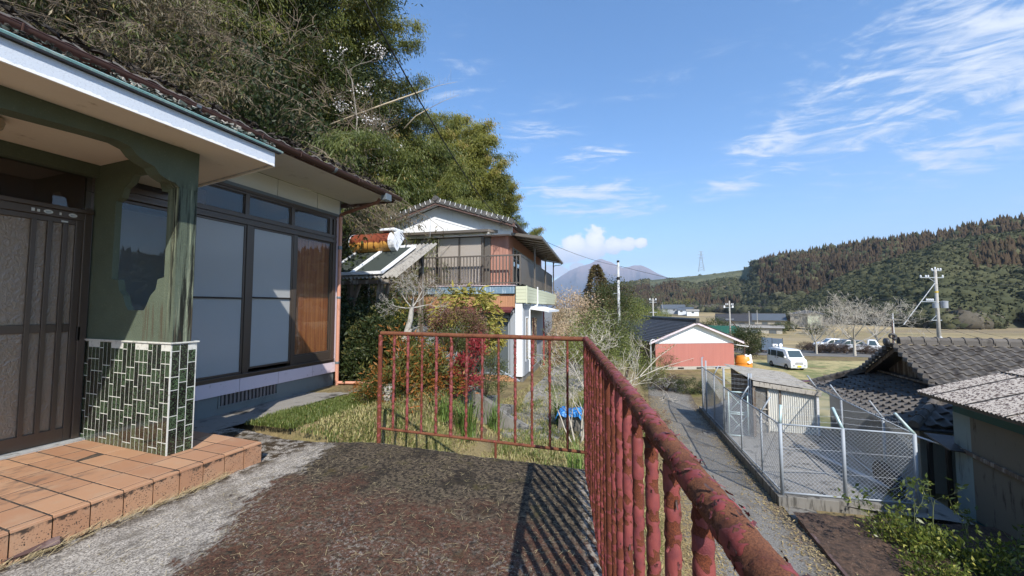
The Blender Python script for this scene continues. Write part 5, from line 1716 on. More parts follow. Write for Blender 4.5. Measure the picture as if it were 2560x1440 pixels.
def shrub_template(seed, n, k, rx, ry, rz, size, aspect, m, tight=.2, trunk=True, droop=.1, bark='bark_brown', cz=None, shell=.45, valclump=True, out_dirs=True, stems=6):
 rg = np.random.default_rng(seed)
 cz = rz * .95 if cz is None else cz
 p, idx = clumps(n, k, rx, ry, rz, tight, (0, 0, cz), rg, shell)
 p[:, 2] = np.maximum(p[:, 2], .03)
 cv = rg.random(k)
 val = cv[idx] if valclump else None
 dirs = unit(p - np.array([0, 0, cz * .6])) if out_dirs else None
 fm = leafmesh('foliage', [leaves(p, size, aspect, dirs=dirs, droop=droop, spread=.9, rng=rg, val=val, fold=.08)], m)
 mb = MB()
 rr = random.Random(seed)
 for i in range(stems):
  a = rr.uniform(0, 6.28)
  e = Vector((rx * .75 * math.cos(a), ry * .75 * math.sin(a), cz + rz * rr.uniform(-.1, .6)))
  mid = Vector((e.x * .25, e.y * .25, e.z * .45))
  mb.tube([(0, 0, -.05), tuple(mid), tuple(e)], [.035 * max(rx, rz), .024 * max(rx, rz), .008], 5, cap=False)
 sm_ = mesh_of(mb, bark, smooth=True, name='stem')
 return sm_, fm
def plant(name, label, cat, tpl, loc, rz=0.0, sc=1.0, group=None, names=('stem', 'foliage')):
 r_ = thing(name, label, cat, loc, group)
 for nm, me in zip(names, tpl):
  o = bpy.data.objects.new(nm, me)
  COL.objects.link(o)
  o.parent = r_
 place(r_, loc, rz, sc)
 return r_
def onground(x, y, dz=0.0):
 return Vector((x, y, ground(x, y) + dz))
def blades(pts, h, w=.006, bend=.5, m='grass', name='grass', label=None, rng=nrg, valbias=None, cat='grass'):
 """narrow bent grass blades, two quads each, as one stuff object"""
 n = len(pts)
 hh = (h * rng.uniform(.5, 1.3, n))[:, None]
 az = rng.uniform(0, 2 * math.pi, n)
 d = np.stack([np.cos(az), np.sin(az), np.zeros(n)], 1)
 s = np.stack([-np.sin(az), np.cos(az), np.zeros(n)], 1) * w
 b = pts
 k = rng.uniform(.2, 1.0, n)[:, None] * bend
 mid = b + np.array([0, 0, 1]) * hh * .6 + d * hh * k * .35
 tip = b + np.array([0, 0, 1]) * hh * (1 - .35 * k) + d * hh * k
 V = np.stack([b - s, b + s, mid + s * .8, mid - s * .8, tip], 1).reshape(-1, 3)
 i = np.arange(n)[:, None] * 5
 F = np.concatenate([i + np.array([[0, 1, 2, 3]]), i + np.array([[3, 2, 4, 4]])])
 F3 = np.concatenate([i + np.array([[0, 1, 2]]), i + np.array([[0, 2, 3]]), i + np.array([[3, 2, 4]])])
 a = rng.random(n) if valbias is None else np.clip(valbias + rng.normal(size=n) * .2, 0, 1)
 return npmesh(name, V, F3, m, None, kind='stuff', label=label, attrs={'v': np.repeat(a, 5)}, cat=cat)
# -- wooded bank behind the houses
bam = [bamboo_template(1, 9.5, 2.2), bamboo_template(2, 9.5, .8, 1.0, tb=.18, rise=1.0), bamboo_template(3, 9.0, 2.9, 1.0), bamboo_template(4, 9.5, .9, 1.0, 'leaf_bamboo_yellow', tb=.16, rise=1.1), bamboo_template(5, 9.0, 3.6, .8, 'leaf_bamboo', .5, bl=.62), bamboo_template(6, 9.0, 2.6, .8, 'leaf_bamboo_yellow', .45, bl=.6)]
RZ = math.atan2(RGT.y, RGT.x)
def bamboo_at(u, v, d, var, turn=0.0, label=None, group=None):
 T = DD(u, v, d)
 a = RZ + turn
 ox, H = bam[var][2]
 s = 1.0
 for _ in range(4):
  bx_, by_ = T.x - math.cos(a) * ox * s, T.y - math.sin(a) * ox * s
  g = ground(bx_, by_)
  s = max(.35, (T.z - g) / H)
 return plant('bamboo', label, 'bamboo', bam[var][:2], Vector((bx_, by_, g)), a, s, group, ('culm', 'foliage'))
for i, (u, v, d, q, tn) in enumerate(((1070, 75, 14.5, 4, 0), (1050, 40, 15, 5, .3), (1060, 170, 16, 4, .1), (1090, 255, 18, 4, .2), (1035, -20, 14, 4, .4), (1205, 290, 22, 5, -.5), (1275, 365, 23, 4, .1), (1280, 440, 24, 5, .2), (1330, 545, 25, 4, .1), (1150, 275, 23, 5, .4), (1240, 330, 23, 5, .1), (1110, 235, 19, 5, .7), (1300, 500, 25, 4, -.2))):
 bamboo_at(u, v, d, q, tn, 'slender bamboo plume drooping at the outer edge of the wooded bank', 'bamboo plumes at the edge of the bank')
sky_b = [(985, -30, 14, 0, 0, 'tall bamboo at the top of the bank beside the open sky'),
         (1085, 95, 15, 2, 0, 'bamboo arching furthest out over the sky high on the bank'),
         (1075, 190, 17, 0, .2, 'bamboo with a drooping tip just below the highest arching one'),
         (1112, 285, 19, 2, 0, 'dense dark bamboo at the foot of the arching pair'),
         (1165, 275, 25, 3, .4, 'thin pale bamboo top standing behind the bright group'),
         (1218, 285, 23, 3, -.2, 'bright yellow green bamboo with the pointed top right of the gap'),
         (1288, 372, 24, 2, 0, 'bamboo whose tasselled tip bends out furthest to the right'),
         (1295, 475, 27, 3, .2, 'low bright bamboo right above the white gabled house'),
         (1350, 560, 26, 3, 0, 'lowest bamboo plume drooping behind the roof of the gabled house')]
for u, v, d, var, turn, lab in sky_b:
 bamboo_at(u, v, d, var, turn, lab)
for i, (u, v, d) in enumerate(((1120, 310, 22), (1140, 300, 23), (1150, 340, 21), (1185, 330, 22), (1200, 305, 24), (1228, 320, 22), (1240, 345, 23), (1256, 385, 22), (1268, 425, 23), (1280, 445, 24), (1288, 505, 26), (1305, 530, 27), (1232, 410, 21), (1180, 410, 21), (1255, 470, 23), (1100, 350, 20), (1060, 330, 18))):
 bamboo_at(u, v, d, (3, 0, 3, 1, 3)[i % 5], rnd.uniform(-.9, .9), 'yellow green bamboo among many in the sunlit group behind the white gable', 'sunlit bamboos behind the white gable')
G1 = 'bamboos filling the wooded bank'
L1 = 'green bamboo among many alike on the wooded bank behind the houses'
for i in range(44):
 u = 960 + rnd.random() * 300
 v = 300 + (u - 960) * .25 + rnd.random() * 170
 bamboo_at(u, v, rnd.uniform(17, 26), rnd.choice([0, 1, 2, 3, 3]), rnd.uniform(-1, 1.2), L1, G1)
for i in range(92):
 u = rnd.uniform(-150, 1010)
 v = rnd.uniform(-420, 330) + max(0, u - 700) * .3
 if u > 830 and v < 290:
  u -= 240
 bamboo_at(u, v, rnd.uniform(11.5, 18) - max(0, 300 - u) * .006, rnd.choice([0, 1, 2, 0, 1, 3]), rnd.uniform(-1.6, 1.6), L1, G1)
back_ = [shrub_template(33, 9000, 90, 2.9, 2.6, 3.2, .21, .22, 'leaf_bamboo', .15, droop=.55), shrub_template(34, 9000, 90, 2.9, 2.6, 3.2, .20, .30, 'leaf_dark', .15, droop=.3)]
for i in range(46):
 u = rnd.uniform(-60, 860)
 T = DD(u, rnd.uniform(-330, 330), rnd.uniform(14, 18))
 plant('evergreen_tree', 'dense leafy crown among many deep in the shade behind the front bamboos', 'tree', back_[i % 2], Vector((T.x, T.y, T.z - 3)), rnd.uniform(0, 6), rnd.uniform(.8, 1.1), 'crowns deep in the wooded bank')
for u, v, d, s in ((960, 330, 19, .8), (1020, 420, 20, .8), (870, 200, 17, .9), (850, 60, 16, .9), (1120, 430, 24, .9), (1190, 470, 25, .8), (1000, 440, 18, .8), (1080, 490, 22, .8)):
 T = DD(u, v, d)
 plant('evergreen_tree', 'dense leafy crown among many deep in the shade behind the front bamboos', 'tree', back_[0], Vector((T.x, T.y, T.z - 3)), rnd.uniform(0, 6), s, 'crowns deep in the wooded bank')
ever = [shrub_template(31, 5200, 60, 1.5, 1.5, 1.9, .13, .42, 'leaf_dark', .17), shrub_template(32, 4800, 46, 1.8, 1.6, 1.4, .12, .42, 'leaf_dark', .17)]
def thicket_template(seed, m='leaf_dry', nst=46, R_=1.9, nl=4200):
 rg = np.random.default_rng(seed)
 rr = random.Random(seed)
 mb = MB()
 C, D = [], []
 for i in range(nst):
  a = rr.uniform(0, 6.28)
  L = rr.uniform(.8, 1.25) * R_
  p = Vector((rr.uniform(-.5, .5), rr.uniform(-.5, .5), 0))
  e = Vector((math.cos(a) * .5, math.sin(a) * .5, 1)).normalized()
  pts = [p.copy()]
  for s in range(9):
   e = (e + Vector((math.cos(a) * .12 + rr.uniform(-.14, .14), math.sin(a) * .12 + rr.uniform(-.14, .14), -.20 + rr.uniform(-.05, .05)))).normalized()
   p = p + e * L * .22
   pts.append(p.copy())
  mb.tube(pts, [.011 * (1 - s / 12) + .002 for s in range(len(pts))], 4, cap=False)
  for s in range(3, 10):
   for q in range(3):
    b = pts[s]
    t = b + Vector((rr.uniform(-1, 1), rr.uniform(-1, 1), rr.uniform(-1.2, .3))) * .32
    mb.tube([b, (b + t) / 2 + Vector((0, 0, .04)), t], [.004, .003, .002], 3, cap=False)
    k = int(nl / nst / 21) + 1
    f = np.array([rr.random() for _ in range(k)])[:, None]
    C.append(np.array(b) * (1 - f) + np.array(t) * f + rg.normal(size=(k, 3)) * .05)
    D.append(np.tile(np.array([t.x - b.x, t.y - b.y, t.z - b.z - .3]), (k, 1)))
 C, D = np.concatenate(C), unit(np.concatenate(D))
 fm = leafmesh('foliage', [leaves(C, .115, .2, dirs=D, droop=.3, spread=.7, rng=rg)], m)
 return mesh_of(mb, 'twig_dry', smooth=True, name='stem'), fm
thk = [thicket_template(41), thicket_template(42, nst=60, nl=2200), thicket_template(43, 'leaf_bamboo', nl=4600)]
G2, L2_ = 'dry thickets on the bank', 'tangle of dry brown canes and leaves among many on the bank above the tiled eave'
G3, L3 = 'evergreen shrubs on the bank', 'dark evergreen shrub among many on the bank between the bamboos'
def on_bank(u, v, d):
 """foot on the bank so that the plant's middle is near the sight line"""
 T = DD(u, v, d)
 return T
def bank_plant(tpl, u, v, d, mid, label, group, sc):
 T = DD(u, v, d)
 z = ground(T.x, T.y)
 zz = max(z - .3, T.z - mid * sc) if T.z - mid * sc < z + 1.5 else T.z - mid * sc
 o = plant('thicket' if group == G2 else 'evergreen_shrub', label, 'thicket' if group == G2 else 'shrub', tpl, Vector((T.x, T.y, min(zz, z + 2.2))), rnd.uniform(0, 6.28), sc, group)
 return o
for i in range(62):
 f = rnd.random() if i < 40 else rnd.uniform(.62, 1)
 u = 120 + f * 860
 base = 60 + f * 470
 v = base - rnd.uniform(-30, 210)
 bank_plant(thk[rnd.choice([0, 0, 1, 1, 2])], u, min(v, 330) if u > 850 else min(v, 400), rnd.uniform(9.5, 11.5) if u < 720 else rnd.uniform(13.5, 16.5), 1.3, L2_, G2, rnd.uniform(.7, 1.25) if u < 720 else rnd.uniform(.7, .95))
for i in range(14):
 bank_plant(thk[rnd.choice([0, 1, 2])], rnd.uniform(835, 880), rnd.uniform(490, 620), rnd.uniform(14.5, 17), 1.2, L2_, G2, rnd.uniform(.55, .8))
for i in range(62):
 u = rnd.uniform(-100, 800)
 bank_plant(ever[i % 2], u, (rnd.uniform(-120, 260) if i < 34 else rnd.uniform(0, 200)) + max(0, u) * .22, rnd.uniform(11.5, 14.5) if i < 34 else rnd.uniform(9, 11), 2.0, L3, G3, rnd.uniform(.7, 1.3))
# bare trees on the bank
for k, (u, v, d, seed, L, lab) in enumerate([(520, 330, 10.5, 5, 2.0, 'bare spreading tree with pale twigs above the middle of the eave'),
           (640, 300, 11.0, 8, 1.8, 'bare twiggy tree right of the first one above the eave'),
           (860, 420, 11.5, 15, 1.5, 'low bare tree with curling twigs near the end of the eave')]):
 T = DD(u, v, d)
 t = thing('bare_tree', lab, 'tree', (T.x, T.y, T.z - .3))
 lb = branch_tree((T.x, T.y, T.z - .3), Vector((.15, 0, 1)), L, .05, 5, seed, (2, 4), .85, .05, .74, .0055, 4, .2)
 limbs(lb).build('trunk', 'twig_dry', t, origin=(T.x, T.y, T.z - .3))
# white plum in blossom
T = DD(885, 400, 10.8)
t = thing('plum_tree', 'slender plum tree with white blossom against the dark bamboo', 'tree', tuple(T))
tips = []
lb = [([T, DD(893, 300, 10.8), DD(880, 200, 10.8), DD(868, 176, 10.8)], [.03, .02, .014, .01], 5)]
for (u, v, du, dv, sd) in ((872, 178, 50, -40, 3), (880, 190, -25, -45, 4), (905, 160, 40, -10, 5), (890, 250, 30, -20, 6), (893, 290, -30, -30, 7), (890, 345, 50, -10, 9)):
 p = DD(u, v, 10.8)
 q = DD(u + du, v + dv, 10.6)
 lb += branch_tree(p, (q - p), (q - p).length * .8, .012, 3, sd, (2, 3), .8, .05, .62, .0035, 3, .2, tips)
limbs(lb).build('trunk', 'bark_grey', t, origin=tuple(T))
pc = []
for (p, e, lv) in tips:
 for q in range(4):
  pc.append((p.x + rnd.gauss(0, .07), p.y + rnd.gauss(0, .07), p.z + rnd.gauss(0, .07)))
for (u, v, s) in ((930, 225, .05), (950, 410, .1), (1000, 370, .12), (955, 340, .12), (870, 445, .08)):
 for q in range(8):
  p = DD(u + rnd.gauss(0, 14), v + rnd.gauss(0, 12), 10.8)
  pc.append(tuple(p))
pc = np.array(pc)
V, F, A = leaves(pc, .034, .9, rng=nrg)
V2, F2, _ = leaves(pc, .034, .9, rng=nrg)
npmesh('blossom', np.concatenate([V, V2]), np.concatenate([F, F2 + len(V)]), 'petal_white', t, kind='stuff', origin=tuple(T))
# fallen pale culms
for pts, r_, lab in (([DD(810, 318, 12.2), DD(950, 265, 12.4), DD(1060, 226, 12.7)], [.035, .03, .022], 'long pale dead bamboo culm leaning out over the thicket'),
                     ([DD(1010, 322, 13.2), DD(1040, 290, 13.2), DD(1072, 272, 13.2)], [.022, .018, .012], 'short pale dead culm under the long leaning one')):
 c = MB().tube(pts, r_, 7)
 e = pts[-1]
 dv = (pts[-1] - pts[-2]).normalized()
 c.tube([e, e + dv * .6 + Vector((0, 0, -.02)), e + dv * 1.3 + Vector((0, 0, -.12))], [r_[-1] * .8, .008, .004], 5)
 for k in range(8):
  b = e + dv * (.15 * k)
  c.tube([b, b + Vector((rnd.uniform(-.1, .2), rnd.uniform(-.2, .2), rnd.uniform(.1, .4)))], [.004, .002], 3)
 tag(c.build('bamboo_culm', 'culm_dry', None, smooth=True), lab, 'bamboo culm')
# -- garden plants
dk1 = shrub_template(51, 6500, 60, .95, .85, .95, .085, .42, 'leaf_dark', .15, droop=.25)
for u, v, d, s, lab in ((845, 860, 8.2, 1.15, 'dark evergreen bush right behind the corner downpipe'), (905, 870, 7.8, 1.05, 'dark glossy bush between the downpipe and the lichen covered tree'),
      (880, 800, 9.2, 1.05, 'dark bush under the timber rack'), (965, 840, 7.6, .9, 'leafy green bush left of the lichen covered trunk'),
      (945, 905, 6.9, .75, 'small dark bush behind the end post of the railing')):
 T = DD(u, v, d)
 plant('garden_shrub', lab, 'shrub', dk1, Vector((T.x, T.y, T.z - 1.0 * s)), rnd.uniform(0, 6), s)
nan = shrub_template(52, 2600, 34, .50, .50, .62, .085, .30, 'leaf_nandina', .19, droop=.15, shell=.35)
for u, v, d, s, lab in ((985, 965, 5.6, .85, 'yellow and orange nandina just behind the left railing post'), (1040, 935, 6.2, 1.0, 'orange leaved nandina behind the second baluster'),
      (1010, 900, 6.6, .9, 'taller nandina with coppery tips beside the lichen covered trunk'), (1095, 950, 6.6, .95, 'green nandina in the middle of the garden bed'),
      (930, 990, 5.3, .5, 'low nandina spilling over the end of the drain pipe')):
 T = DD(u, v, d)
 plant('nandina', lab, 'shrub', nan, Vector((T.x, T.y, T.z - .62 * s)), rnd.uniform(0, 6), s)
red = shrub_template(53, 1700, 26, .34, .34, .55, .075, .34, 'leaf_red', .2, shell=.3)
for u, v, d, s, lab in ((1165, 935, 6.9, .75, 'bright red nandina in front of the grey concrete wall'), (1185, 880, 7.2, .7, 'red shrub above the head of the steel handrail'), (1135, 960, 6.7, .55, 'small dark red shrub beside the tufts of long leaves')):
 T = DD(u, v, d)
 plant('nandina', lab, 'shrub', red, Vector((T.x, T.y, T.z - .55 * s)), rnd.uniform(0, 6), s)
mar = shrub_template(54, 9000, 80, .78, .75, .58, .045, .45, 'leaf_maroon', .16, shell=.6)
T = DD(1150, 818, 8.3)
plant('garden_shrub', 'rounded reddish brown shrub in the middle of the garden', 'shrub', mar, Vector((T.x, T.y, T.z - .50)), 1, .86)
yl = shrub_template(55, 2000, 50, .95, .8, .75, .17, .26, 'leaf_yellow', .12, droop=.75, shell=.75)
T = DD(1165, 800, 9.3)
plant('garden_tree', 'tree with long drooping yellow green leaves behind the reddish shrub', 'tree', yl, Vector((T.x, T.y, T.z - .72)), 2, 1.05)
T = DD(1205, 850, 8.9)
plant('garden_tree', 'yellow green drooping shrub reaching in front of the grey glass door', 'shrub', yl, Vector((T.x, T.y, T.z - .40)), 4, .55)
T = DD(985, 790, 8.6)
plant('garden_tree', 'small yellow leaved shrub left of the lichen covered trunk', 'shrub', yl, Vector((T.x, T.y, T.z - .30)), 3, .45)
olive = shrub_template(56, 5200, 50, .8, .6, .8, .06, .4, 'leaf_hedge', .18)
for u, v, d, s, lab in ((1215, 930, 8.0, .62, 'dull green shrub left of the handrail foot'), (1120, 880, 7.6, .8, 'olive shrub under the reddish brown one')):
 T = DD(u, v, d)
 plant('garden_shrub', lab, 'shrub', olive, Vector((T.x, T.y, T.z - .8 * s)), 1, s)
# lichen covered tree with a bare crown
pB = DD(965, 1005, 6.3)
t = thing('garden_tree', 'small bare tree with pale lichen covered trunk in the garden', 'tree', tuple(pB))
tr = [([pB, DD(985, 940, 6.35), DD(1008, 860, 6.4), DD(1026, 800, 6.4), DD(1030, 765, 6.4)], [.085, .07, .055, .045, .035], 12),
      ([DD(1004, 875, 6.4), DD(1022, 835, 6.35), DD(1027, 822, 6.35)], [.05, .04, .03], 8)]
for (du, dv, sd, L) in ((-30, -35, 1, .42), (-5, -50, 2, .5), (25, -45, 3, .5), (45, -15, 4, .45), (-45, -5, 6, .45), (10, -60, 7, .45), (35, -60, 8, .45)):
 p = DD(1030, 770, 6.4)
 q = DD(1030 + du, 770 + dv, 6.4 + rnd.uniform(-.3, .3))
 tr += branch_tree(p, (q - p), L * .72, .013, 4, sd + 20, (2, 4), .9, .12, .64, .0022, 3, .25)
limbs(tr).build('trunk', 'bark_lichen', t, smooth=True, origin=tuple(pB))
p0 = DD(968, 1050, 5.4)
st_ = MB()
st_.grid(lambda u, v: (p0.x + math.cos(u * 6.283) * (.085 + .05 * (1 - v) ** 3) * (1 + .35 * fbm((math.cos(u * 6.283), math.sin(u * 6.283), v * 2), 2)), p0.y + math.sin(u * 6.283) * (.085 + .05 * (1 - v) ** 3), -.62 + v * .85), 26, 14)
tag(st_.build('tree_stump', 'bark_lichen', None, smooth=True), 'hollow pale tree stump right behind the left railing post', 'stump')
# bare branching shrub with sparse new leaves, right of the middle
tips = []
tr = []
for (u0, v0, d0, u1, v1, d1, r0, sd, L) in ((1440, 1130, 6.9, 1400, 900, 6.9, .022, 1, .85), (1450, 1120, 6.9, 1480, 880, 6.8, .026, 2, .95), (1470, 1125, 6.9, 1560, 900, 6.9, .024, 3, 1.0),
           (1455, 1110, 7.0, 1440, 820, 7.0, .022, 4, 1.0), (1480, 1100, 7.0, 1620, 960, 7.0, .024, 5, 1.05), (1435, 1120, 6.8, 1360, 860, 7.0, .018, 6, .75),
           (1475, 1110, 6.8, 1520, 800, 7.0, .02, 7, .95), (1490, 1090, 7.0, 1640, 900, 7.2, .022, 8, 1.0), (1450, 1090, 7.0, 1500, 760, 7.3, .018, 11, .8)):
 p, q = DD(u0, v0, d0), DD(u1, v1, d1)
 tr += branch_tree(p, (q - p), L, r0, 4, sd + 60, (2, 3), .62, .10, .66, .0032, 4, .20, tips)
for (u0, v0, u1, v1) in ((1560, 960, 1735, 895), (1600, 940, 1690, 860)):
 p, q = DD(u0, v0, 7.0), DD(u1, v1, 7.2)
 mid = (p + q) / 2 + Vector((0, 0, .05))
 tr.append(([p, mid, q], [.011, .008, .003], 5))
 for k in range(12):
  f = .3 + .7 * k / 12
  b = p * (1 - f) ** 2 + mid * 2 * f * (1 - f) + q * f * f
  tips.append((b, Vector((0, 0, 1)), 4))
t = thing('flowering_shrub', 'tangle of pale bare branches with a few fresh leaves behind the railing corner', 'shrub', tuple(DD(1455, 1120, 6.9)))
limbs(tr).build('branches', 'bark_pale', t, smooth=True, origin=tuple(DD(1455, 1120, 6.9)))
c = np.array([(p.x + rnd.gauss(0, .035), p.y + rnd.gauss(0, .035), p.z + rnd.gauss(0, .035)) for p, e, lv in tips for q in range(4)])
V, F, A = leaves(c, .040, .38, droop=-.3)
npmesh('foliage', V, F, 'leaf_fresh', t, attrs={'v': A}, kind='stuff', origin=tuple(DD(1455, 1120, 6.9)))
# the fuller shrub behind it
for u, v, d, s, lab in ((1475, 840, 11.5, 1.15, 'airy green shrub behind the bare branches'), (1560, 890, 12.5, 1.0, 'airy shrub beside the slim grey pole')):
 T = DD(u, v, d)
 air = shrub_template(int(u), 2600, 70, 1.0, .8, .9, .05, .4, 'leaf_fresh', .14, shell=.2, stems=2)
 o = plant('garden_shrub', lab, 'shrub', air, Vector((T.x, T.y, T.z - .9 * s)), 1, s)
 lb = branch_tree((0, 0, -1.2), Vector((0, 0, 1)), 1.1, .03, 5, int(u), (2, 4), .8, .1, .72, .004, 4, .2)
 b = bpy.data.objects.new('branches', mesh_of(limbs(lb), 'bark_pale', smooth=True))
 COL.objects.link(b)
 b.parent = o
# tufts of long leaves
for k, (u, v, d, n, lab) in enumerate(((1062, 1035, 5.9, 150, 'tuft of long arching leaves behind the fourth baluster'), (1165, 1020, 6.0, 190, 'largest tuft of long green leaves in front of the concrete wall'),
                                       (1235, 1000, 7.3, 60, 'small tuft of blades near the foot of the handrail'), (1400, 1010, 8.3, 120, 'tuft of blades left of the tarpaulin'), (1455, 1010, 8.5, 150, 'dark green tuft of blades behind the tarpaulin'),
                                       (1440, 1150, 4.9, 90, 'tuft of blades against the edge of the terrace below the railing'), (1105, 1050, 5.8, 80, 'low tuft between the two bigger ones'))):
 T = DD(u, v, d)
 z = ground(T.x, T.y)
 pts = np.array([(T.x + rnd.gauss(0, .07), T.y + rnd.gauss(0, .07), min(z, T.z) + 0) for _ in range(n)])
 blades(pts, max(.3, min(.62, .45 + (T.z - z) * .4)), .0075, .8, 'iris', 'iris_tuft', lab, cat='plant')['kind'] = 'thing'
# grass on the terrace and dry grass in the garden
pts = []
while len(pts) < 26000:
 x, y = rnd.uniform(-4.45, -2.35), rnd.uniform(3.0, 5.6)
 if x < -4.38 + .10 * fbm((x, y, 0), 1.4) + max(0, y - 4.3) * .30 or y < deck_far(x) + .02:
  continue
 if y > 4.75 + (x + 4) * .1 and rnd.random() < .8:
  continue
 # trodden strip
 dl = (x + 3.62) - (y - 3.1) * .18
 if abs(dl) < .09 and rnd.random() < .9:
  continue
 if dl > .12 and fbm((x, y, 0), 2.2) < -.05 and rnd.random() < .75:
  continue
 pts.append((x, y, ground(x, y) - .004))
pts = np.array(pts)
left = pts[pts[:, 0] + 3.62 - (pts[:, 1] - 3.1) * .18 < 0]
right = pts[pts[:, 0] + 3.62 - (pts[:, 1] - 3.1) * .18 >= 0]
blades(left, .060, .0035, .7, 'grass', 'grass', 'thick green grass between the wall strip and the trodden line', valbias=.38)
blades(right, .050, .0032, .7, 'grass', 'grass', 'thin yellowing grass right of the trodden line', valbias=.60)
pts = []
while len(pts) < 42000:
 x, y = rnd.uniform(-3.6, .6), rnd.uniform(3.25, 15) ** 1.0
 if rnd.random() > 1.5 / (1 + .12 * y * y * .25):
  continue
 if fbm((x, y, 7), .8) < -.25 and rnd.random() < .7:
  continue
 pts.append((x, y, ground(x, y) - .01))
blades(np.array(pts), .085, .006, 1.1, 'grass_dry', 'dry_grass', 'dry yellow grass covering the lower garden')
pts = []
while len(pts) < 9000:
 x, y = rnd.uniform(-3.0, .3), rnd.uniform(4.5, 14)
 if fbm((x, y, 3), .9) < .12:
  continue
 pts.append((x, y, ground(x, y) - .01))
blades(np.array(pts), .11, .006, .8, 'grass', 'grass', 'green grass patches in the lower garden', valbias=.5)
def litter(pts, size, aspect, m, name, label, flat=.25):
 n = len(pts)
 d = nrg.normal(size=(n, 3))
 d[:, 2] *= flat
 d = unit(d)
 s = unit(np.stack([-d[:, 1], d[:, 0], nrg.normal(size=n) * flat], 1))
 L = (size * nrg.uniform(.5, 1.4, n))[:, None]
 W = L * aspect / 2
 V = np.stack([pts, pts + d * L * .5 + s * W, pts + d * L, pts + d * L * .5 - s * W], 1).reshape(-1, 3)
 F = np.arange(n * 4).reshape(-1, 4)
 return npmesh(name, V, F, m, None, kind='stuff', label=label, attrs={'v': np.repeat(nrg.random(n), 4)}, cat='litter')
pts = []
while len(pts) < 42000:
 y = rnd.uniform(4, 27)
 x = rnd.gauss(.7, .5) if rnd.random() < .82 else (rnd.gauss(3.0, .22) if rnd.random() < .5 else rnd.uniform(.5, 3.2))
 if rnd.random() > 1.6 / (1 + .006 * y * y):
  continue
 pts.append((x, y, max(ground(x, y), lowland(x, y) + .03) + .012))
litter(np.array(pts), .06, .34, 'litter', 'leaf_litter', 'fallen leaves gathered along the edges of the lane')
# twigs and bamboo leaf shreds on the terrace
n = 3600
px_, py_ = [], []
while len(px_) < n:
 x, y = rnd.uniform(-3.1, .3), rnd.uniform(.7, 3.2)
 if x > rail_x(y) - .05 or x < -2.62 - y * .16 and rnd.random() < .72 or y > deck_far(x) - .03:
  continue
 px_.append(x)
 py_.append(y)
b = np.stack([px_, py_, np.full(n, .008)], 1)
az = nrg.uniform(0, 6.283, n)
d1 = np.stack([np.cos(az), np.sin(az), nrg.uniform(-.02, .12, n)], 1)
az2 = az + nrg.normal(size=n) * .7
d2 = np.stack([np.cos(az2), np.sin(az2), nrg.uniform(-.12, .06, n)], 1)
L = (nrg.random(n) ** 3 * .075 + .005)[:, None]
s1 = np.stack([-np.sin(az), np.cos(az), np.zeros(n)], 1) * nrg.uniform(.0005, .0013, n)[:, None]
m1 = b + d1 * L * .5
e1 = m1 + d2 * L * .5
V = np.stack([b - s1, b + s1, m1 + s1, m1 - s1, e1 + s1 * .5, e1 - s1 * .5], 1).reshape(-1, 3)
V[:, 2] = np.maximum(V[:, 2], .006)
i = np.arange(n)[:, None] * 6
F = np.concatenate([i + np.array([[0, 1, 2, 3]]), i + np.array([[3, 2, 4, 5]])])
npmesh('plant_debris', V, F, 'straw', None, kind='stuff', label='pale shreds of twig and leaf scattered over the dark terrace', cat='litter', attrs={'v': np.repeat(nrg.random(n), 6)})
# straw caught at the foot of the step
n = 420
f = nrg.random(n)
b = np.stack([XP + .015 + np.abs(nrg.normal(size=n)) * .035, .4 + f * 1.7, .004 + nrg.random(n) * .02], 1)
az = R(90) + R(8) + nrg.normal(size=n) * .45
d1 = np.stack([np.cos(az), np.sin(az), nrg.uniform(-.05, .3, n)], 1)
L = (nrg.random(n) * .11 + .03)[:, None]
s1 = np.stack([-np.sin(az), np.cos(az), np.zeros(n)], 1) * .0012
e1 = b + d1 * L
V = np.stack([b - s1, b + s1, e1 + s1, e1 - s1], 1).reshape(-1, 3)
npmesh('straw', V, np.arange(n * 4).reshape(-1, 4), 'straw', None, kind='stuff', label='dry straw caught along the foot of the tiled step', cat='litter')
# -- fenced yard beside the lane
def kerb_z(y):
 return lowland(3.2, y) + .25
def top_z(y):
 return (-1.58 - .062 * (y - 11.1)) if y < 17.9 else (-1.75 - .052 * (y - 17.9))
FA, FB, FM = Vector((3.27, 11.15, 0)), Vector((6.08, 11.55, 0)), Vector((4.62, 11.34, 0))
ykerb = MB()
for a in np.linspace(10.98, 24.3, 12):
 b = a + (24.3 - 10.98) / 11
 if b > 24.4:
  break
 ykerb.add([(3.14, a, kerb_z(a)), (3.34, a, kerb_z(a)), (3.34, b, kerb_z(b)), (3.14, b, kerb_z(b)), (3.14, a, kerb_z(a) - .6), (3.34, a, kerb_z(a) - .6), (3.34, b, kerb_z(b) - .6), (3.14, b, kerb_z(b) - .6)],
              [(0, 1, 2, 3), (0, 3, 7, 4), (1, 5, 6, 2)])
ykerb.add([(3.14, 10.98, -3.30), (3.34, 10.98, -3.30), (3.34, 10.98, -4.0), (3.14, 10.98, -4.0)], [(0, 1, 2, 3)])
tag(ykerb.build('kerb_wall', 'concrete_old', None), 'low concrete kerb under the fence along the lane', 'wall')
fw = MB()
fw.prism([(3.35, 11.05, -3.30), (6.2, 11.44, -3.30), (6.2, 11.62, -3.30), (3.35, 11.22, -3.30)], (0, 0, -.75))
tag(fw.build('base_wall', 'concrete_old', None, bevel=.01), 'stained concrete base wall under the near side of the chain link fence', 'wall')
yd = MB()
def yard_pt(u, v):
 y = 11.2 + v * 13
 x = 3.33 + u * 3.5
 zl = kerb_z(y) - .05
 zr = -3.40 - max(0, y - 17) * .05
 return (x, y, zl * (1 - sm(u, 0, .5)) + zr * sm(u, 0, .5) + .01 * fbm((x, y, 0), 1.5))
yd.grid(yard_pt, 24, 60)
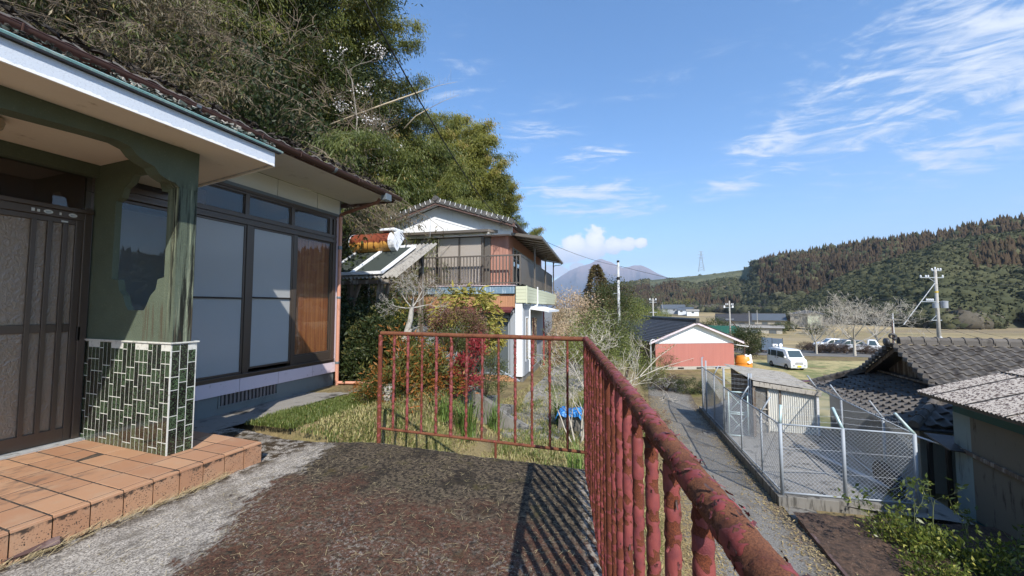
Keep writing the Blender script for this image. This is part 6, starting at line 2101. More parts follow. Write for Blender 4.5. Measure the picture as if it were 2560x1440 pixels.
yd.build('yard_floor', 'apron', None, smooth=True, kind='structure', origin=(0, 0, 0))
# concrete apron and dark soil in front of the fence
am = MB()
am.grid(lambda u, v: (3.22 + u * 3.6, 8.6 + u * .9 + v * (2.45 + u * .1 - .0), -3.36 - .16 * v - .10 * sm(u, 0, .4) + .01 * fbm((u * 5, v * 5, 0), 1)), 30, 20)
am.build('concrete_apron', 'concrete_old', None, smooth=True, kind='structure', origin=(0, 0, 0))
so_ = MB()
so_.grid(lambda u, v: (3.24 + u * 4.2, 4.5 + v * (5.9 + u * 1.0), -3.10 - .042 * (v * 6) - .1 * u + .05 * fbm((u * 5, v * 6, 0), 1.7)), 50, 60)
@mat('soil_brown')
def _(g):
 p = g.pos()
 n = g.noise(p, 9, 7, .75)
 c = g.mix(g.step(n, .35, .65), (0.028, 0.018, 0.013), (0.12, 0.07, 0.045))
 c = g.mix(g.step(g.noise(p, 40, 4, .7), .6, .68), c, (0.27, 0.20, 0.14))
 g.out(g.bsdf(c, .97, g.bump(g.noise(p, 26, 6, .75), .9, .03)))
so_.build('soil_patch', 'soil_brown', None, smooth=True, kind='structure', origin=(0, 0, 0))
fence = thing('chain_link_fence', 'galvanised chain link fence with barbed wire arms round the yard', 'fence', (4.6, 11.3, -3.3))
def fpost(x, y, zb, zt, lean=None, r_=.034, arm='steel_green', m='steel_galv'):
 p = MB().tube([(x, y, zb), (x, y, zt)], r_, 10).build('post', m, fence, smooth=True)
 if lean is not None:
  MB().tube([(x, y, zt), (x + lean[0] * .3, y + lean[1] * .3, zt + .12), (x + lean[0], y + lean[1], zt + .44)], r_ * .85, 8).build('barbed_arm', arm, p, smooth=True)
fpost(FA.x, FA.y, -3.32, -1.56, (.06, .10), .040)
fpost(FM.x, FM.y, -3.32, -1.60, (-.10, .22), .040)
fpost(FB.x, FB.y, -3.32, -1.64, (-.32, .05), .040)
for y in (12.7, 15.0):
 fpost(3.26, y, kerb_z(y) - .05, top_z(y), (.26, .02), arm='steel_galv', r_=.026)
fpost(3.26, 17.75, kerb_z(17.75) - .05, -1.20, None, .040)
for y, l in ((20.0, (.22, 0)),):
 fpost(3.26, y, kerb_z(y) - .05, top_z(y), l, arm='steel_galv', r_=.028)
for y in (22.3, 23.6):
 fpost(3.26, y, kerb_z(y) - .05, -1.50, None, .038)
for y in (13.1, 15.35, 17.15):
 fpost(6.25, y, -3.42, -1.68, (-.28, 0), arm='steel_galv', r_=.030)
rails = [((FA.x, FA.y, -1.58), (FM.x, FM.y, -1.615)), ((FM.x, FM.y, -1.615), (FB.x, FB.y, -1.65)), ((FA.x, FA.y, -3.25), (FM.x, FM.y, -3.25)), ((FM.x, FM.y, -3.25), (FB.x, FB.y, -3.25)),
         ((3.26, 11.15, -1.58), (3.26, 17.75, top_z(17.75))), ((3.26, 17.75, -1.75), (3.26, 23.6, top_z(23.6))), ((3.26, 11.15, -3.24), (3.26, 23.6, kerb_z(23.6) + .05)),
         ((FB.x, FB.y, -1.65), (6.25, 17.15, -1.68)), ((FB.x, FB.y, -3.27), (6.25, 17.15, -3.35)), ((3.26, 23.6, -2.04), (5.4, 24.6, -2.04)), ((3.26, 23.6, -1.60), (3.5, 24.8, -1.60))]
for a, b in rails:
 MB().tube([a, b], .021, 8).build('rail', 'steel_galv', fence, smooth=True)
def chain(p00, p10, p11, p01, pitch=.095, r_=.0030, hz=(), name='mesh_panel', parent=fence):
 """woven wire between four corners (bottom left, bottom right, top right, top left)"""
 p00, p10, p11, p01 = map(Vector, (p00, p10, p11, p01))
 W = (p10 - p00).length
 H = (p01 - p00).length
 mb = MB()
 def P_(u, v):
  return p00 * (1 - u) * (1 - v) + p10 * u * (1 - v) + p11 * u * v + p01 * (1 - u) * v
 n = int((W + H) / pitch)
 for k in range(-int(H / pitch), int(W / pitch) + 1):
  for sg in (1, -1):
   x0 = k * pitch
   # line x = x0 + h for sg 1 ; mirrored for -1
   a, b = max(0, -x0), min(H, W - x0)
   if b <= a:
    continue
   q0, q1 = (x0 + a, a), (x0 + b, b)
   if sg < 0:
    q0, q1 = (W - q0[0], q0[1]), (W - q1[0], q1[1])
   mb.tube([P_(q0[0] / W, q0[1] / H), P_(q1[0] / W, q1[1] / H)], r_, 3, cap=False)
 for f in hz:
  mb.tube([P_(0, f), P_(1, f)], r_ * 1.3, 3, cap=False)
 return mb.build(name, 'wire', parent)
chain((FA.x, FA.y, -3.24), (FM.x, FM.y, -3.24), (FM.x, FM.y, -1.6), (FA.x, FA.y, -1.6), hz=(.33, .66))
chain((FM.x, FM.y, -3.24), (FB.x, FB.y, -3.24), (FB.x, FB.y, -1.65), (FM.x, FM.y, -1.62), hz=(.33, .66))
for a, b in ((11.2, 12.7), (12.7, 15.0), (15.0, 17.72)):
 chain((3.26, a, kerb_z(a) + .02), (3.26, b, kerb_z(b) + .02), (3.26, b, top_z(b)), (3.26, a, top_z(a)), .11, .0032)
for a, b in ((17.8, 20.0), (20.0, 22.3), (22.3, 23.6)):
 chain((3.26, a, kerb_z(a) + .02), (3.26, b, kerb_z(b) + .02), (3.26, b, top_z(b)), (3.26, a, top_z(a)), .10, .0032)
for (xa, a), (xb, b) in (((FB.x, 11.6), (6.25, 13.1)), ((6.25, 13.1), (6.25, 15.35)), ((6.25, 15.35), (6.25, 17.15))):
 chain((xa, a, -3.27), (xb, b, -3.3), (xb, b, -1.68), (xa, a, -1.66), .10, .0032)
def barbed(a, b, nm='barbed_wire'):
 a, b = Vector(a), Vector(b)
 mb = MB()
 n = 12
 pts = [a.lerp(b, i / n) + Vector((0, 0, -.02 * math.sin(math.pi * i / n) + rnd.uniform(-.006, .006))) for i in range(n + 1)]
 mb.tube(pts, .003, 3, cap=False)
 L = (b - a).length
 for k in range(int(L / .12)):
  p = a.lerp(b, (k + .5) * .12 / L)
  mb.tube([p + Vector((0, -.012, -.012)), p + Vector((0, .012, .012))], .002, 3)
 return mb.build(nm, 'wire', fence)
for h in (.10, .24, .40):
 f = (h + .03) / .44
 barbed((FA.x + .06 * f, FA.y + .1 * f, -1.56 + h), (FM.x - .1 * f, FM.y + .22 * f, -1.60 + h))
 barbed((FM.x - .1 * f, FM.y + .22 * f, -1.60 + h), (FB.x - .32 * f, FB.y + .05 * f, -1.64 + h))
 barbed((FB.x - .32 * f, FB.y + .1, -1.64 + h), (6.25 - .28 * f, 17.15, -1.68 + h))
 barbed((3.26 + .26 * f, 12.7, top_z(12.7) + h), (3.26 + .26 * f, 15.0, top_z(15) + h))
for h in (.15, .32, .48):
 barbed((3.3, 17.3, -2.05 + h), (4.05, 17.3, -2.05 + h))
 barbed((3.3, 17.5, -1.85 + h), (6.1, 17.2, -1.75 + h - .2))
gate = thing('gate', 'galvanised wire mesh gate with crossed braces in the chain link yard', 'gate', (3.6, 17.3, -3.85))
gx0, gx1, gy, gz0, gz1 = 3.33, 4.00, 17.3, -3.80, -2.07
for a, b in (((gx0, gy, gz0), (gx0, gy, gz1)), ((gx1, gy, gz0), (gx1, gy, gz1)), ((gx0, gy, gz1), (gx1, gy, gz1)), ((gx0, gy, gz0), (gx1, gy, gz0)), ((gx0, gy, -2.95), (gx1, gy, -2.95)), ((gx0, gy, -2.88), (gx1, gy, -2.88))):
 MB().tube([a, b], .026, 8).build('gate_frame', 'steel_green', gate, smooth=True)
for a, b in (((gx0, gy, gz0), (gx1, gy, -2.95)), ((gx1, gy, gz0), (gx0, gy, -2.95)), ((gx0, gy, -2.88), (gx1, gy, gz1)), ((gx1, gy, -2.88), (gx0, gy, gz1))):
 MB().tube([a, b], .013, 6).build('gate_brace', 'steel_green', gate, smooth=True)
chain((gx0, gy, gz0), (gx1, gy, gz0), (gx1, gy, gz1), (gx0, gy, gz1), .10, .0034, parent=gate)
for x in (4.06, 4.14):
 fpost(x, 17.3, -3.85, -1.30, None, .032)
# -- tin shed with asbestos roof in the yard
shed = thing('shed', 'low corrugated metal shed with weathered sheet roof inside the fenced yard', 'shed', (5.2, 19, -3.5))
rc = [Vector((4.10, 16.85, -1.50)), Vector((6.28, 16.85, -1.76)), Vector((6.44, 21.1, -1.76)), Vector((3.92, 21.2, -1.50))]
cr = MB()
def corr(u, v, amp=.018, n=34):
 p = rc[0] * (1 - u) * (1 - v) + rc[1] * u * (1 - v) + rc[2] * u * v + rc[3] * (1 - u) * v
 return p + Vector((0, 0, amp * math.sin(v * n * 2 * math.pi)))
cr.grid(lambda u, v: corr(v, u) + Vector((0, 0, .02)), 34 * 6, 5)
for q in range(1, 6):
 pass
cr.build('roof', 'tin_weathered', shed)
MB().prism([rc[0] + Vector((0, -.02, -.02)), rc[1] + Vector((0, -.02, -.02)), rc[1] + Vector((0, -.02, -.19)), rc[0] + Vector((0, -.02, -.19))], (0, .09, 0)).build('fascia_beam', 'beam_pale', shed, bevel=.006)
MB().bar((4.14, 16.95, -3.75), (4.14, 16.95, -1.62), .09, .09).build('post', 'old_wood', shed)
wl = MB()
wl.grid(lambda u, v: (4.60 + u * 1.56, 17.0 + .016 * math.sin(u * 22 * 2 * math.pi), -3.42 + v * (3.42 - 1.74 - .12 * u - .02)), 22 * 6, 3)
wl.build('metal_sheet', 'sheet_white', shed)
wl = MB()
wl.grid(lambda u, v: (4.20 + u * .42, 17.03 + .012 * math.sin(u * 10 * 2 * math.pi), -3.6 + v * 1.95), 60, 3)
wl.build('metal_sheet', 'tin_weathered', shed)
for a, b in (((4.34, 17.0, -2.6), (4.62, 17.0, -2.6)), ((4.34, 17.0, -3.1), (4.62, 17.0, -3.1)), ((4.62, 16.98, -3.5), (4.62, 16.98, -1.7)), ((4.36, 17.0, -3.1), (4.36, 17.0, -2.6)), ((4.20, 17.0, -2.75), (4.60, 17.0, -3.2))):
 MB().bar(a, b, .05, .035).build('door_frame', 'bark_pale', shed)
MB().box(4.18, 4.23, 17.05, 21.0, -3.9, -1.66).build('side_wall', 'old_wood', shed)
MB().box(4.2, 6.2, 20.9, 21.0, -3.9, -1.9).build('back_wall', 'old_wood', shed)
MB().box(6.15, 6.2, 17.05, 21.0, -3.5, -1.95).build('side_wall', 'tin_weathered', shed)
MB().bar((6.18, 16.93, -3.42), (6.18, 16.93, -1.95), .07, .07).build('post', 'gable_white', shed)
MB().box(4.98, 5.04, 16.96, 16.975, -3.5, -1.8).build('sheet_seam', 'old_wood', shed)
for k, (x, y, lab) in enumerate(((6.02, 12.75, 'black tyre leaning on the cream wall in the yard, the farther one'), (5.93, 12.10, 'black tyre leaning on the cream wall in the yard, nearest the fence corner'))):
 n = 22
 prof_ = [(.15, -.08), (.30, -.085), (.325, -.05), (.33, 0), (.325, .05), (.30, .085), (.15, .08)]
 tag(MB().lathe(prof_, (x, y, -3.07), 22, axis='x').build('tyre', 'black_rubber', None, smooth='auto'), lab, 'tyre', 'tyres in the yard')
for dx, lab in ((0, 'left of two grey pipes lying across the yard floor'), (.13, 'right of two grey pipes lying across the yard floor')):
 tag(MB().tube([(4.85 + dx, 15.3, -3.32), (6.0 + dx * .4, 11.75, -3.18)], .032, 10).build('pipe', 'steel_galv', None, smooth=True), lab, 'pipe', 'pipes in the yard')
tag(MB().box(4.25, 4.34, 9.35, 9.95, -3.46, -3.40).build('plank', 'gable_white', None), 'short grey plank lying on the brown soil', 'plank')
mhs = MB().lathe([(.0, 0), (.31, .0), (.33, .02), (.33, .06), (.30, .075), (0, .078)], (3.95, 9.0, -3.50), 28)
tag(mhs.build('manhole_cover', 'manhole', None, smooth='auto'), 'round concrete cover half sunk in the brown soil', 'manhole cover')
tag(MB().bar((3.27, 4.6, -3.12), (3.27, 10.1, -3.42), .06, .14).build('edge_board', 'barge_brown', None), 'rusty edging along the brown soil beside the lane', 'edging')
# -- tiled house beyond the fence
th = thing('house', 'old single storey house with dark grey tiled gable roof beyond the chain link fence', 'house', (10, 16, -4))
ex, ez = 6.9, -1.93
gx_, rz_ = 8.85, .07
ry = 16.5
fy, by = 13.2, 19.4
sl_f = (rz_ - ez) / (ry - fy)
hipz = -1.13
gy0, gy1 = ry - (rz_ - hipz) / sl_f, ry + (rz_ - hipz) / sl_f
MB().box(7.35, 15.5, 13.75, 19.0, -4.3, ez - .02).build('wall', 'wall_cream', th)
MB().prism([(ex, fy, ez), (ex, by, ez), (gx_ + .3, gy1, hipz + .1), (gx_ + .3, gy0, hipz + .1)], (0, 0, -.05)).build('skirt_roof', 'roof_tile_black', th)
MB().prism([(gx_ - .55, ry, rz_), (16, ry, rz_), (16, fy, ez), (ex, fy, ez), (gx_ - .55, gy0, hipz)], (0, 0, -.05)).build('main_roof', 'roof_tile_black', th)
MB().prism([(gx_ - .55, ry, rz_), (16, ry, rz_), (16, by + .2, ez), (ex, by + .2, ez), (gx_ - .55, gy1, hipz)], (0, 0, -.05)).build('main_roof', 'roof_tile_black', th)
# gable: planks, barge boards
for k in range(9):
 y0_ = gy0 + .25 + k * .36
 y1_ = min(y0_ + .35, gy1 - .25)
 za, zb = rz_ - abs(y0_ - ry) * sl_f - .12, rz_ - abs(y1_ - ry) * sl_f - .12
 MB().prism([(gx_, y0_, hipz), (gx_, y1_, hipz), (gx_, y1_, max(hipz, zb)), (gx_, y0_, max(hipz, za))], (.03, 0, 0)).build('gable_plank', 'old_wood', th)
for sg, yy in ((-1, gy0), (1, gy1)):
 MB().prism([(gx_ - .52, ry, rz_ - .03), (gx_ - .52, yy, hipz - .03), (gx_ - .52, yy, hipz - .17), (gx_ - .52, ry, rz_ - .20)], (.045, 0, 0)).build('barge_board', 'old_wood', th)
MB().bar((gx_ - .2, gy0 + .15, hipz + .05), (gx_ - .2, gy1 - .15, hipz + .05), .1, .06).build('sill_beam', 'old_wood', th)
def tile_rot(across, down):
 """euler that maps tile x to `across` and tile y to `down`"""
 a, d = Vector(across).normalized(), Vector(down).normalized()
 z = a.cross(d)
 if z.z < 0:
  z = -z
  a = -a
 m_ = Matrix((a, d, z)).transposed()
 return m_.to_euler()
tile_g = wave_tile(.30, .30, .034, 10, 'roof_tile_old', .045)
tiles = []
dn = Vector((0, -(ry - fy), -(rz_ - ez))).normalized()
e_f = tile_rot((-1, 0, 0), dn)
Lf = math.hypot(ry - fy, rz_ - ez)
for r_ in range(int(Lf / .245)):
 s = .06 + r_ * .245
 y = ry + dn.y * s
 z = rz_ + dn.z * s
 xl = gx_ - .5 if z > hipz else ex + (z - ez) / (hipz - ez) * (gx_ - .5 - ex)
 k = 0
 x = xl + .3
 while x < 13.2:
  tiles.append((x - 7, (x, y, z + .05), e_f))
  x += .30
e_s = None
ds = Vector((-(gx_ + .2 - ex), 0, -(hipz - ez))).normalized()
e_s = tile_rot((0, 1, 0), ds)
Ls = math.hypot(gx_ + .2 - ex, hipz - ez)
for r_ in range(int(Ls / .245) + 1):
 s = r_ * .245
 x = gx_ + .2 + ds.x * s
 z = hipz + .03 + ds.z * s
 f = (z - ez) / (hipz - ez)
 ya = fy + f * (gy0 - fy) + .02
 yb = by + f * (gy1 - by)
 y = ya
 while y < yb - .3:
  tiles.append((x - 7 - 1.5, (x, y, z + .05), e_s))
  y += .30
tiles.sort(key=lambda t: t[0])
for _, loc, e in tiles[:300]:
 o = bpy.data.objects.new('roof_tile', tile_g)
 link(o, th, (loc[0], loc[1], loc[2] + rnd.uniform(-.006, .006)))
 o.rotation_euler = (e.x + rnd.uniform(-.02, .02), e.y + rnd.uniform(-.02, .02), e.z)
tv = [v.co.copy() for v in tile_g.vertices]
tf = [tuple(p.vertices) for p in tile_g.polygons]
rest = MB()
for _, loc, e in tiles[300:]:
 mt_ = Matrix.Translation(loc) @ e.to_matrix().to_4x4()
 rest.add([mt_ @ v for v in tv], tf)
rest.build('roof_tiles', 'roof_tile_old', th, kind='stuff')
rdg = mesh_of(MB().tube([(0, 0, 0), (.32, 0, 0)], [.105, .115], 10).box(-.0, .32, -.11, .11, -.14, -.02), 'roof_tile_old', smooth=True, name='ridge_tile')
ring = mesh_of(MB().tube([(0, 0, 0), (.045, 0, 0)], .135, 12), 'roof_tile_old', smooth=True, name='ridge_collar')
for k in range(20):
 copies('ridge_tile', rdg, th, [((gx_ - .45 + k * .34, ry, rz_ + .16), (0, 0, 0), 1)])
 copies('ridge_collar', ring, th, [((gx_ - .16 + k * .34, ry, rz_ + .16), (0, 0, 0), 1)])
orn = MB()
sp = [(gx_ - .62 + .10 * math.cos(t) * (1 - t / 9), ry, rz_ + .27 + .10 * math.sin(t) * (1 - t / 9)) for t in np.linspace(-1.2, 4.6, 14)]
orn.tube(sp, [.06 - .003 * i for i in range(14)], 8)
orn.lathe([(.0, -.05), (.13, -.04), (.14, .04), (0, .06)], (gx_ - .78, ry, rz_ + .08), 14, axis='x')
orn.build('ridge_ornament', 'roof_tile_black', th, smooth=True, label='dark curled ornament tile at the end of the ridge')
for sg, yy in ((-1, gy0), (1, gy1)):
 n = 9
 for k in range(n):
  f = (k + .5) / n
  copies('verge_tile', rdg, th, [((gx_ - .62, ry + (yy - ry) * f - .1, rz_ + (hipz - rz_) * f + .06), (0, math.atan2(sl_f, 1) * 0, R(90)), (.7, .7, .6))])
for (a, b, n) in (((gx_ - .45, gy1, hipz + .05), (ex + .05, by, ez + .08), 8), ((gx_ - .45, gy0, hipz + .05), (ex + .05, fy, ez + .08), 6)):
 a, b = Vector(a), Vector(b)
 d = (b - a)
 e = d.to_track_quat('X', 'Z').to_euler()
 for k in range(n):
  o = bpy.data.objects.new('hip_tile', rdg)
  link(o, th, a + d * (k / n) + Vector((0, 0, .05)))
  o.rotation_euler = e
  o.scale = (d.length / n / .32, .85, .85)
 for k in range(n):
  o = bpy.data.objects.new('hip_collar', ring)
  link(o, th, a + d * ((k + .9) / n) + Vector((0, 0, .05)))
  o.rotation_euler = e
  o.scale = (1, .8, .8)
MB().bar((ex - .3, by + .1, ez + .08), (ex + .3, by + .1, ez + .14), .3, .03).build('rusty_gutter', 'roof_maroon', th)
MB().tube([(ex - .04, fy, ez - .05), (ex - .04, by, ez - .05)], .04, 8).build('eave_gutter', 'frame_dark', th)
MB().slab([(6.9, 11.9, -2.06), (7.6, 11.9, -2.10), (7.6, 12.75, -1.95), (6.9, 12.75, -1.92)], .03).build('lean_to_roof', 'roof_tile_black', th)
for x, y in ((6.95, 12.65), (7.25, 12.55)):
 MB().bar((x, y, -3.9), (x, y, -2.1), .08, .08).build('post', 'frame_dark', th)
MB().box(6.72, 6.78, 12.7, 13.5, -3.8, -2.2).build('wall_panel', 'wall_cream', th)
MB().bar((6.7, 12.9, -2.0), (7.3, 11.9, -2.1), .03, .03).build('clothes_pole', 'gable_white', th)
# -- corrugated building at the right edge
cg = thing('shed', 'tall corrugated sheet building with blotched roof at the right edge', 'shed', (9, 9, -3.6))
rc2 = [Vector((6.86, 12.86, -.85)), Vector((6.95, 5.0, -.85)), Vector((12.4, 5.0, 1.05)), Vector((12.4, 12.86, 1.05))]
g2 = MB()
NC = 80
g2.grid(lambda u, v: (rc2[0] * (1 - u) * (1 - v) + rc2[1] * u * (1 - v) + rc2[2] * u * v + rc2[3] * (1 - u) * v) + Vector((0, 0, .018 * math.sin(u * NC * 2 * math.pi) + (.0 if v < .30 else -.012 if v < .6 else -.024))), NC * 5, 20)
g2.build('roof', 'asbestos_sheet', cg)
for v in (.30, .60):
 p0 = rc2[0].lerp(rc2[3], v)
 p1 = rc2[1].lerp(rc2[2], v)
 MB().bar(p0 + Vector((0, 0, .012)), p1 + Vector((0, 0, .012)), .03, .02).build('sheet_lap', 'moss_dark', cg)
for k in range(7):
 a = rc2[0].lerp(rc2[1], (k + .6) / 8 * .98)
 b = rc2[3].lerp(rc2[2], (k + .6) / 8 * .98)
 MB().bar(a + Vector((0, 0, .02)), b + Vector((0, 0, .02)), .022, .012).build('sheet_edge', 'moss_dark', cg)
MB().bar(rc2[0] + Vector((.04, -.02, -.05)), rc2[1] + Vector((.04, 0, -.05)), .05, .07).build('eave_beam', 'frame_dark', cg)
def csheet(y0, y1, z0, z1, m, x=7.25, pitch=.035, amp=.006, name='wall_sheet', tilt=0):
 mb = MB()
 n = max(4, int((y0 - y1) / pitch))
 mb.grid(lambda u, v: (x + amp * math.sin(u * n * 2 * math.pi), y0 + (y1 - y0) * u, z0 + (z1 - z0) * v - tilt * u * (1 - v)), n * 4, 1)
 return mb.build(name, m, cg)
csheet(12.33, 5, -1.22, -.80, 'teal_sheet')
csheet(12.33, 11.82, -3.9, -1.215, 'pale_sheet', x=7.245)
csheet(11.82, 9.9, -2.12, -1.215, 'brown_sheet', x=7.24)
csheet(9.9, 5, -2.12, -1.215, 'brown_sheet', x=7.243)
csheet(11.80, 10.4, -3.55, -2.12, 'brown_sheet', x=7.235)
csheet(10.4, 5.0, -3.75, -2.12, 'brown_sheet', x=7.238)
csheet(12.1, 5.0, -5.0, -3.5, 'teal_sheet', x=7.26)
MB().bar((7.20, 12.4, -2.04), (7.17, 5, -2.24), .04, .09).build('batten', 'old_wood', cg)
MB().box(7.3, 12, 12.28, 12.33, -4, -.8).build('end_wall', 'teal_sheet', cg)
for x, z0, z1, lab in ((9.2, -3, 1.0, ''),):
 pass
# leafy citrus bushes at the lower right
cit = [shrub_template(61, 1500, 46, .85, .75, .75, .115, .42, 'leaf_citrus', .20, droop=-.05, shell=.35, stems=9), shrub_template(62, 1100, 40, .7, .65, .8, .115, .42, 'leaf_citrus', .22, droop=-.05, shell=.3, stems=9)]
for k, (u, v, d, s, lab) in enumerate(((2300, 1365, 7.6, .82, 'leafy citrus bush in front of the pale end of the corrugated building'), (2205, 1345, 7.9, .62, 'left most citrus bush, reaching over the brown soil'), (2400, 1410, 7.0, .85, 'citrus bush in front of the teal sheet'),
                                       (2500, 1440, 6.6, .75, 'citrus bush lowest in the right corner'), (2330, 1445, 6.6, .6, 'low citrus bush at the bottom edge'))):
 T = DD(u, v, d)
 plant('citrus_bush', lab, 'bush', cit[k % 2], Vector((T.x, T.y, T.z - .8 * s)), rnd.uniform(0, 6), s)
tips = []
lb = []
for (u0, v0, u1, v1) in ((2290, 1330, 2270, 1225), (2240, 1340, 2165, 1240), (2330, 1330, 2345, 1225), (2420, 1380, 2415, 1280), (2200, 1340, 2150, 1250), (2500, 1400, 2545, 1335)):
 p, q = DD(u0, v0, 7.5), DD(u1, v1, 7.4)
 lb += branch_tree(p, q - p, (q - p).length * .75, .009, 2, int(u0), (2, 3), .5, .1, .6, .003, 4, .15, tips)
b0 = DD(2290, 1400, 7.5)
t = thing('citrus_bush', 'thin upright shoots rising out of the citrus bushes', 'bush', tuple(b0))
limbs(lb).build('stem', 'culm_green', t, origin=tuple(b0))
c = np.array([(p.x + rnd.gauss(0, .05), p.y + rnd.gauss(0, .05), p.z + rnd.gauss(0, .06)) for p, e, lv in tips for q in range(7)])
V, F, A = leaves(c, .10, .42, droop=-.2, fold=.08)
npmesh('foliage', V, F, 'leaf_citrus', t, attrs={'v': A}, kind='stuff', origin=tuple(b0))
# hedge, flat slab and reddish weeds further up the lane
hed = shrub_template(63, 7000, 90, 1.7, .7, .62, .07, .5, 'leaf_hedge', .18, shell=.6, cz=.5, out_dirs=False)
p = GD(1745, 990, -4.6)
plant('hedge', 'clipped green hedge at the foot of the salmon walled house', 'hedge', hed, Vector((p.x - .3, p.y + .9, lowland(p.x, p.y) - .05)), R(10), 1.0)
hb2 = shrub_template(64, 5200, 60, 1.3, .8, .6, .06, .5, 'leaf_hedge_brown', .18, shell=.6, cz=.6, out_dirs=False)
p = GD(1655, 975, -4.6)
plant('hedge', 'purplish brown bush left of the clipped hedge', 'bush', hb2, Vector((p.x + .3, p.y, lowland(p.x, p.y))), R(5), 1.0)
wd = shrub_template(65, 1600, 30, .8, .9, .3, .05, .4, 'leaf_maroon', .25, shell=.2, cz=.2)
p = GD(1640, 1040, -4.2)
plant('weeds', 'reddish weeds on the left edge of the lane', 'weeds', wd, Vector((p.x, p.y - 1.2, lowland(p.x, p.y - 1) + .1)), 0, 1.0)
for u, v, d, s, lab, tp_ in ((1625, 925, 24, 1.0, 'bright green shrub at the corner of the salmon walled house', 0), (1590, 940, 20, .9, 'green shrub beside the slim grey pole', 0), (1665, 900, 27, .6, 'small shrub against the dark side wall', 0)):
 T = DD(u, v, d)
 gs = shrub_template(int(v), 3600, 50, 1.2, 1.0, 1.0, .07, .4, 'leaf_fresh' if d == 24 else 'leaf_hedge', .18)
 plant('shrub', lab, 'shrub', gs, Vector((T.x, T.y, T.z - 1.0 * s)), 0, s)
mhc = MB().box(2.5, 3.1, 17.6, 18.5, lowland(3, 18) - .03, lowland(3, 18) + .04)
tag(mhc.build('drain_cover', 'concrete_old', None), 'dark concrete drain cover at the lane edge beside the fence', 'drain cover')
# -- salmon walled house with white gable
RHA = 24.06
RH = Matrix.Translation((1.33, 38.37, -4.65)) @ Matrix.Rotation(R(RHA), 4, 'Z')
rh = thing('house', 'single storey house with salmon corrugated wall, white gable and black tiled roof', 'house', RH @ Vector((4, 5, 0)))
def rb(mb, name, m, parent=rh, **kw):
 mb.v = [tuple(RH @ Vector(p)) for p in mb.v]
 return mb.build(name, m, parent, **kw)
W8 = 8.0
rb(MB().box(0, W8, .1, 12.2, .25, 2.55), 'wall', 'old_wood')
rb(MB().box(-.02, W8 + .02, .02, .1, 0, .30), 'base', 'wall_mortar')
for k in range(3):
 rb(MB().box(2.2 + k * 1.9, 2.8 + k * 1.9, .0, .019, .06, .2), 'vent_grille', 'frame_dark')
fl_ = mesh_of(MB().prism([(-.048, -.0, 0), (-.03, -.035, 0), (.03, -.035, 0), (.048, 0, 0)], (0, 0, 2.2)), 'wall_salmon', name='wall_rib')
rb(MB().box(0, W8, .05, .099, .30, 2.50), 'wall_sheet', 'wall_salmon')
copies('wall_rib', fl_, rh, [(RH @ Vector((.06 + k * .1125, .05, .30)), (0, 0, R(RHA)), 1) for k in range(71)])
def rhz(x):
 return 4.52 - abs(x - 3.98) * (4.52 - 2.62) / 4.75
rb(MB().prism([(0, .06, 2.50), (W8, .06, 2.50), (W8, .06, rhz(W8)), (3.98, .06, 4.42), (0, .06, rhz(0))], (0, .1, 0)), 'gable', 'gable_white')
rb(MB().box(0, W8, .03, .06, 2.485, 2.515), 'gable_trim', 'frame_dark')
for sg in (-1, 1):
 e = 3.98 + sg * 4.78
 rp_ = rb(MB().slab([(3.98, -.42, 4.60), (e, -.42, rhz(e) + .06), (e, 12.6, rhz(e) + .06), (3.98, 12.6, 4.60)], .06 * sg), 'roof', 'roof_tile_black')
 rb(MB().prism([(3.98, -.42, 4.56), (e, -.42, rhz(e) + .04), (e, -.42, rhz(e) - .14), (3.98, -.42, 4.38)], (0, .04, 0)), 'barge_board', 'sill_pink', rp_)
 rb(MB().slab([(3.98, -.38, 4.46), (e, -.38, rhz(e) - .04), (e, .06, rhz(e) - .04), (3.98, .06, 4.46)], .015 * sg), 'verge_soffit', 'gable_white', rp_)
 for q in range(16):
  f = (q + .5) / 16
  x = 3.98 + sg * 4.78 * f
  rb(MB().slab([(x - .15, -.44, rhz(x - .15) + .135), (x + .15, -.44, rhz(x + .15) + .135), (x + .15, 12.6, rhz(x + .15) + .135), (x - .15, 12.6, rhz(x - .15) + .135)], -.05 * 1), 'tile_course', 'roof_tile_black', rp_)
  rb(MB().bar((x - sg * .15, -.42, rhz(x - sg * .15) + .13), (x - sg * .15, 12.6, rhz(x - sg * .15) + .13), .05, .10), 'course_edge', 'roof_tile_black', rp_)
rb(MB().tube([(3.98, -.5, 4.80), (3.98, 12.7, 4.80)], .16, 8).box(3.85, 4.11, -.45, 12.6, 4.62, 4.78), 'ridge', 'roof_tile_black')
rb(MB().box(3.80, 4.16, -.56, -.45, 4.55, 4.98), 'ridge_end', 'roof_tile_black')
rb(MB().slab([(W8 - .05, .6, 2.42), (W8 + 2.0, .6, 2.12), (W8 + 2.0, 5, 2.12), (W8 - .05, 5, 2.42)], -.06), 'side_canopy', 'gable_white')
rb(MB().bar((W8 + 1.6, .7, 0), (W8 + 1.6, .7, 2.15), .06, .06), 'canopy_post', 'barge_brown')
rb(MB().box(-.06, -.0, .12, 3.5, .3, 2.5), 'side_panel', 'frame_dark')
rb(MB().tube([(-1.2, -1.5, 0), (-1.2, -1.5, 2.9)], .06, 8).tube([(-1.2, -1.5, 2.9), (-1.0, -1.5, 3.05), (-.8, -1.5, 3.0)], .06, 8), 'vent_pipe', 'pole_silver')
tk_ = MB()
pr = [(0.0, 0), (.60, .02), (.72, .12), (.74, .45), (.66, .52), (.74, .60), (.74, .95), (.60, 1.22), (.2, 1.32), (0, 1.33)]
c_ = RH @ Vector((W8 + .85, -.1, 0))
ot = tk_.lathe(pr, c_, 20).build('water_tank', 'tank_orange', None, smooth='auto')
tag(ot, 'bright orange round plastic tank beside the salmon walled house', 'tank')
cl_ = MB()
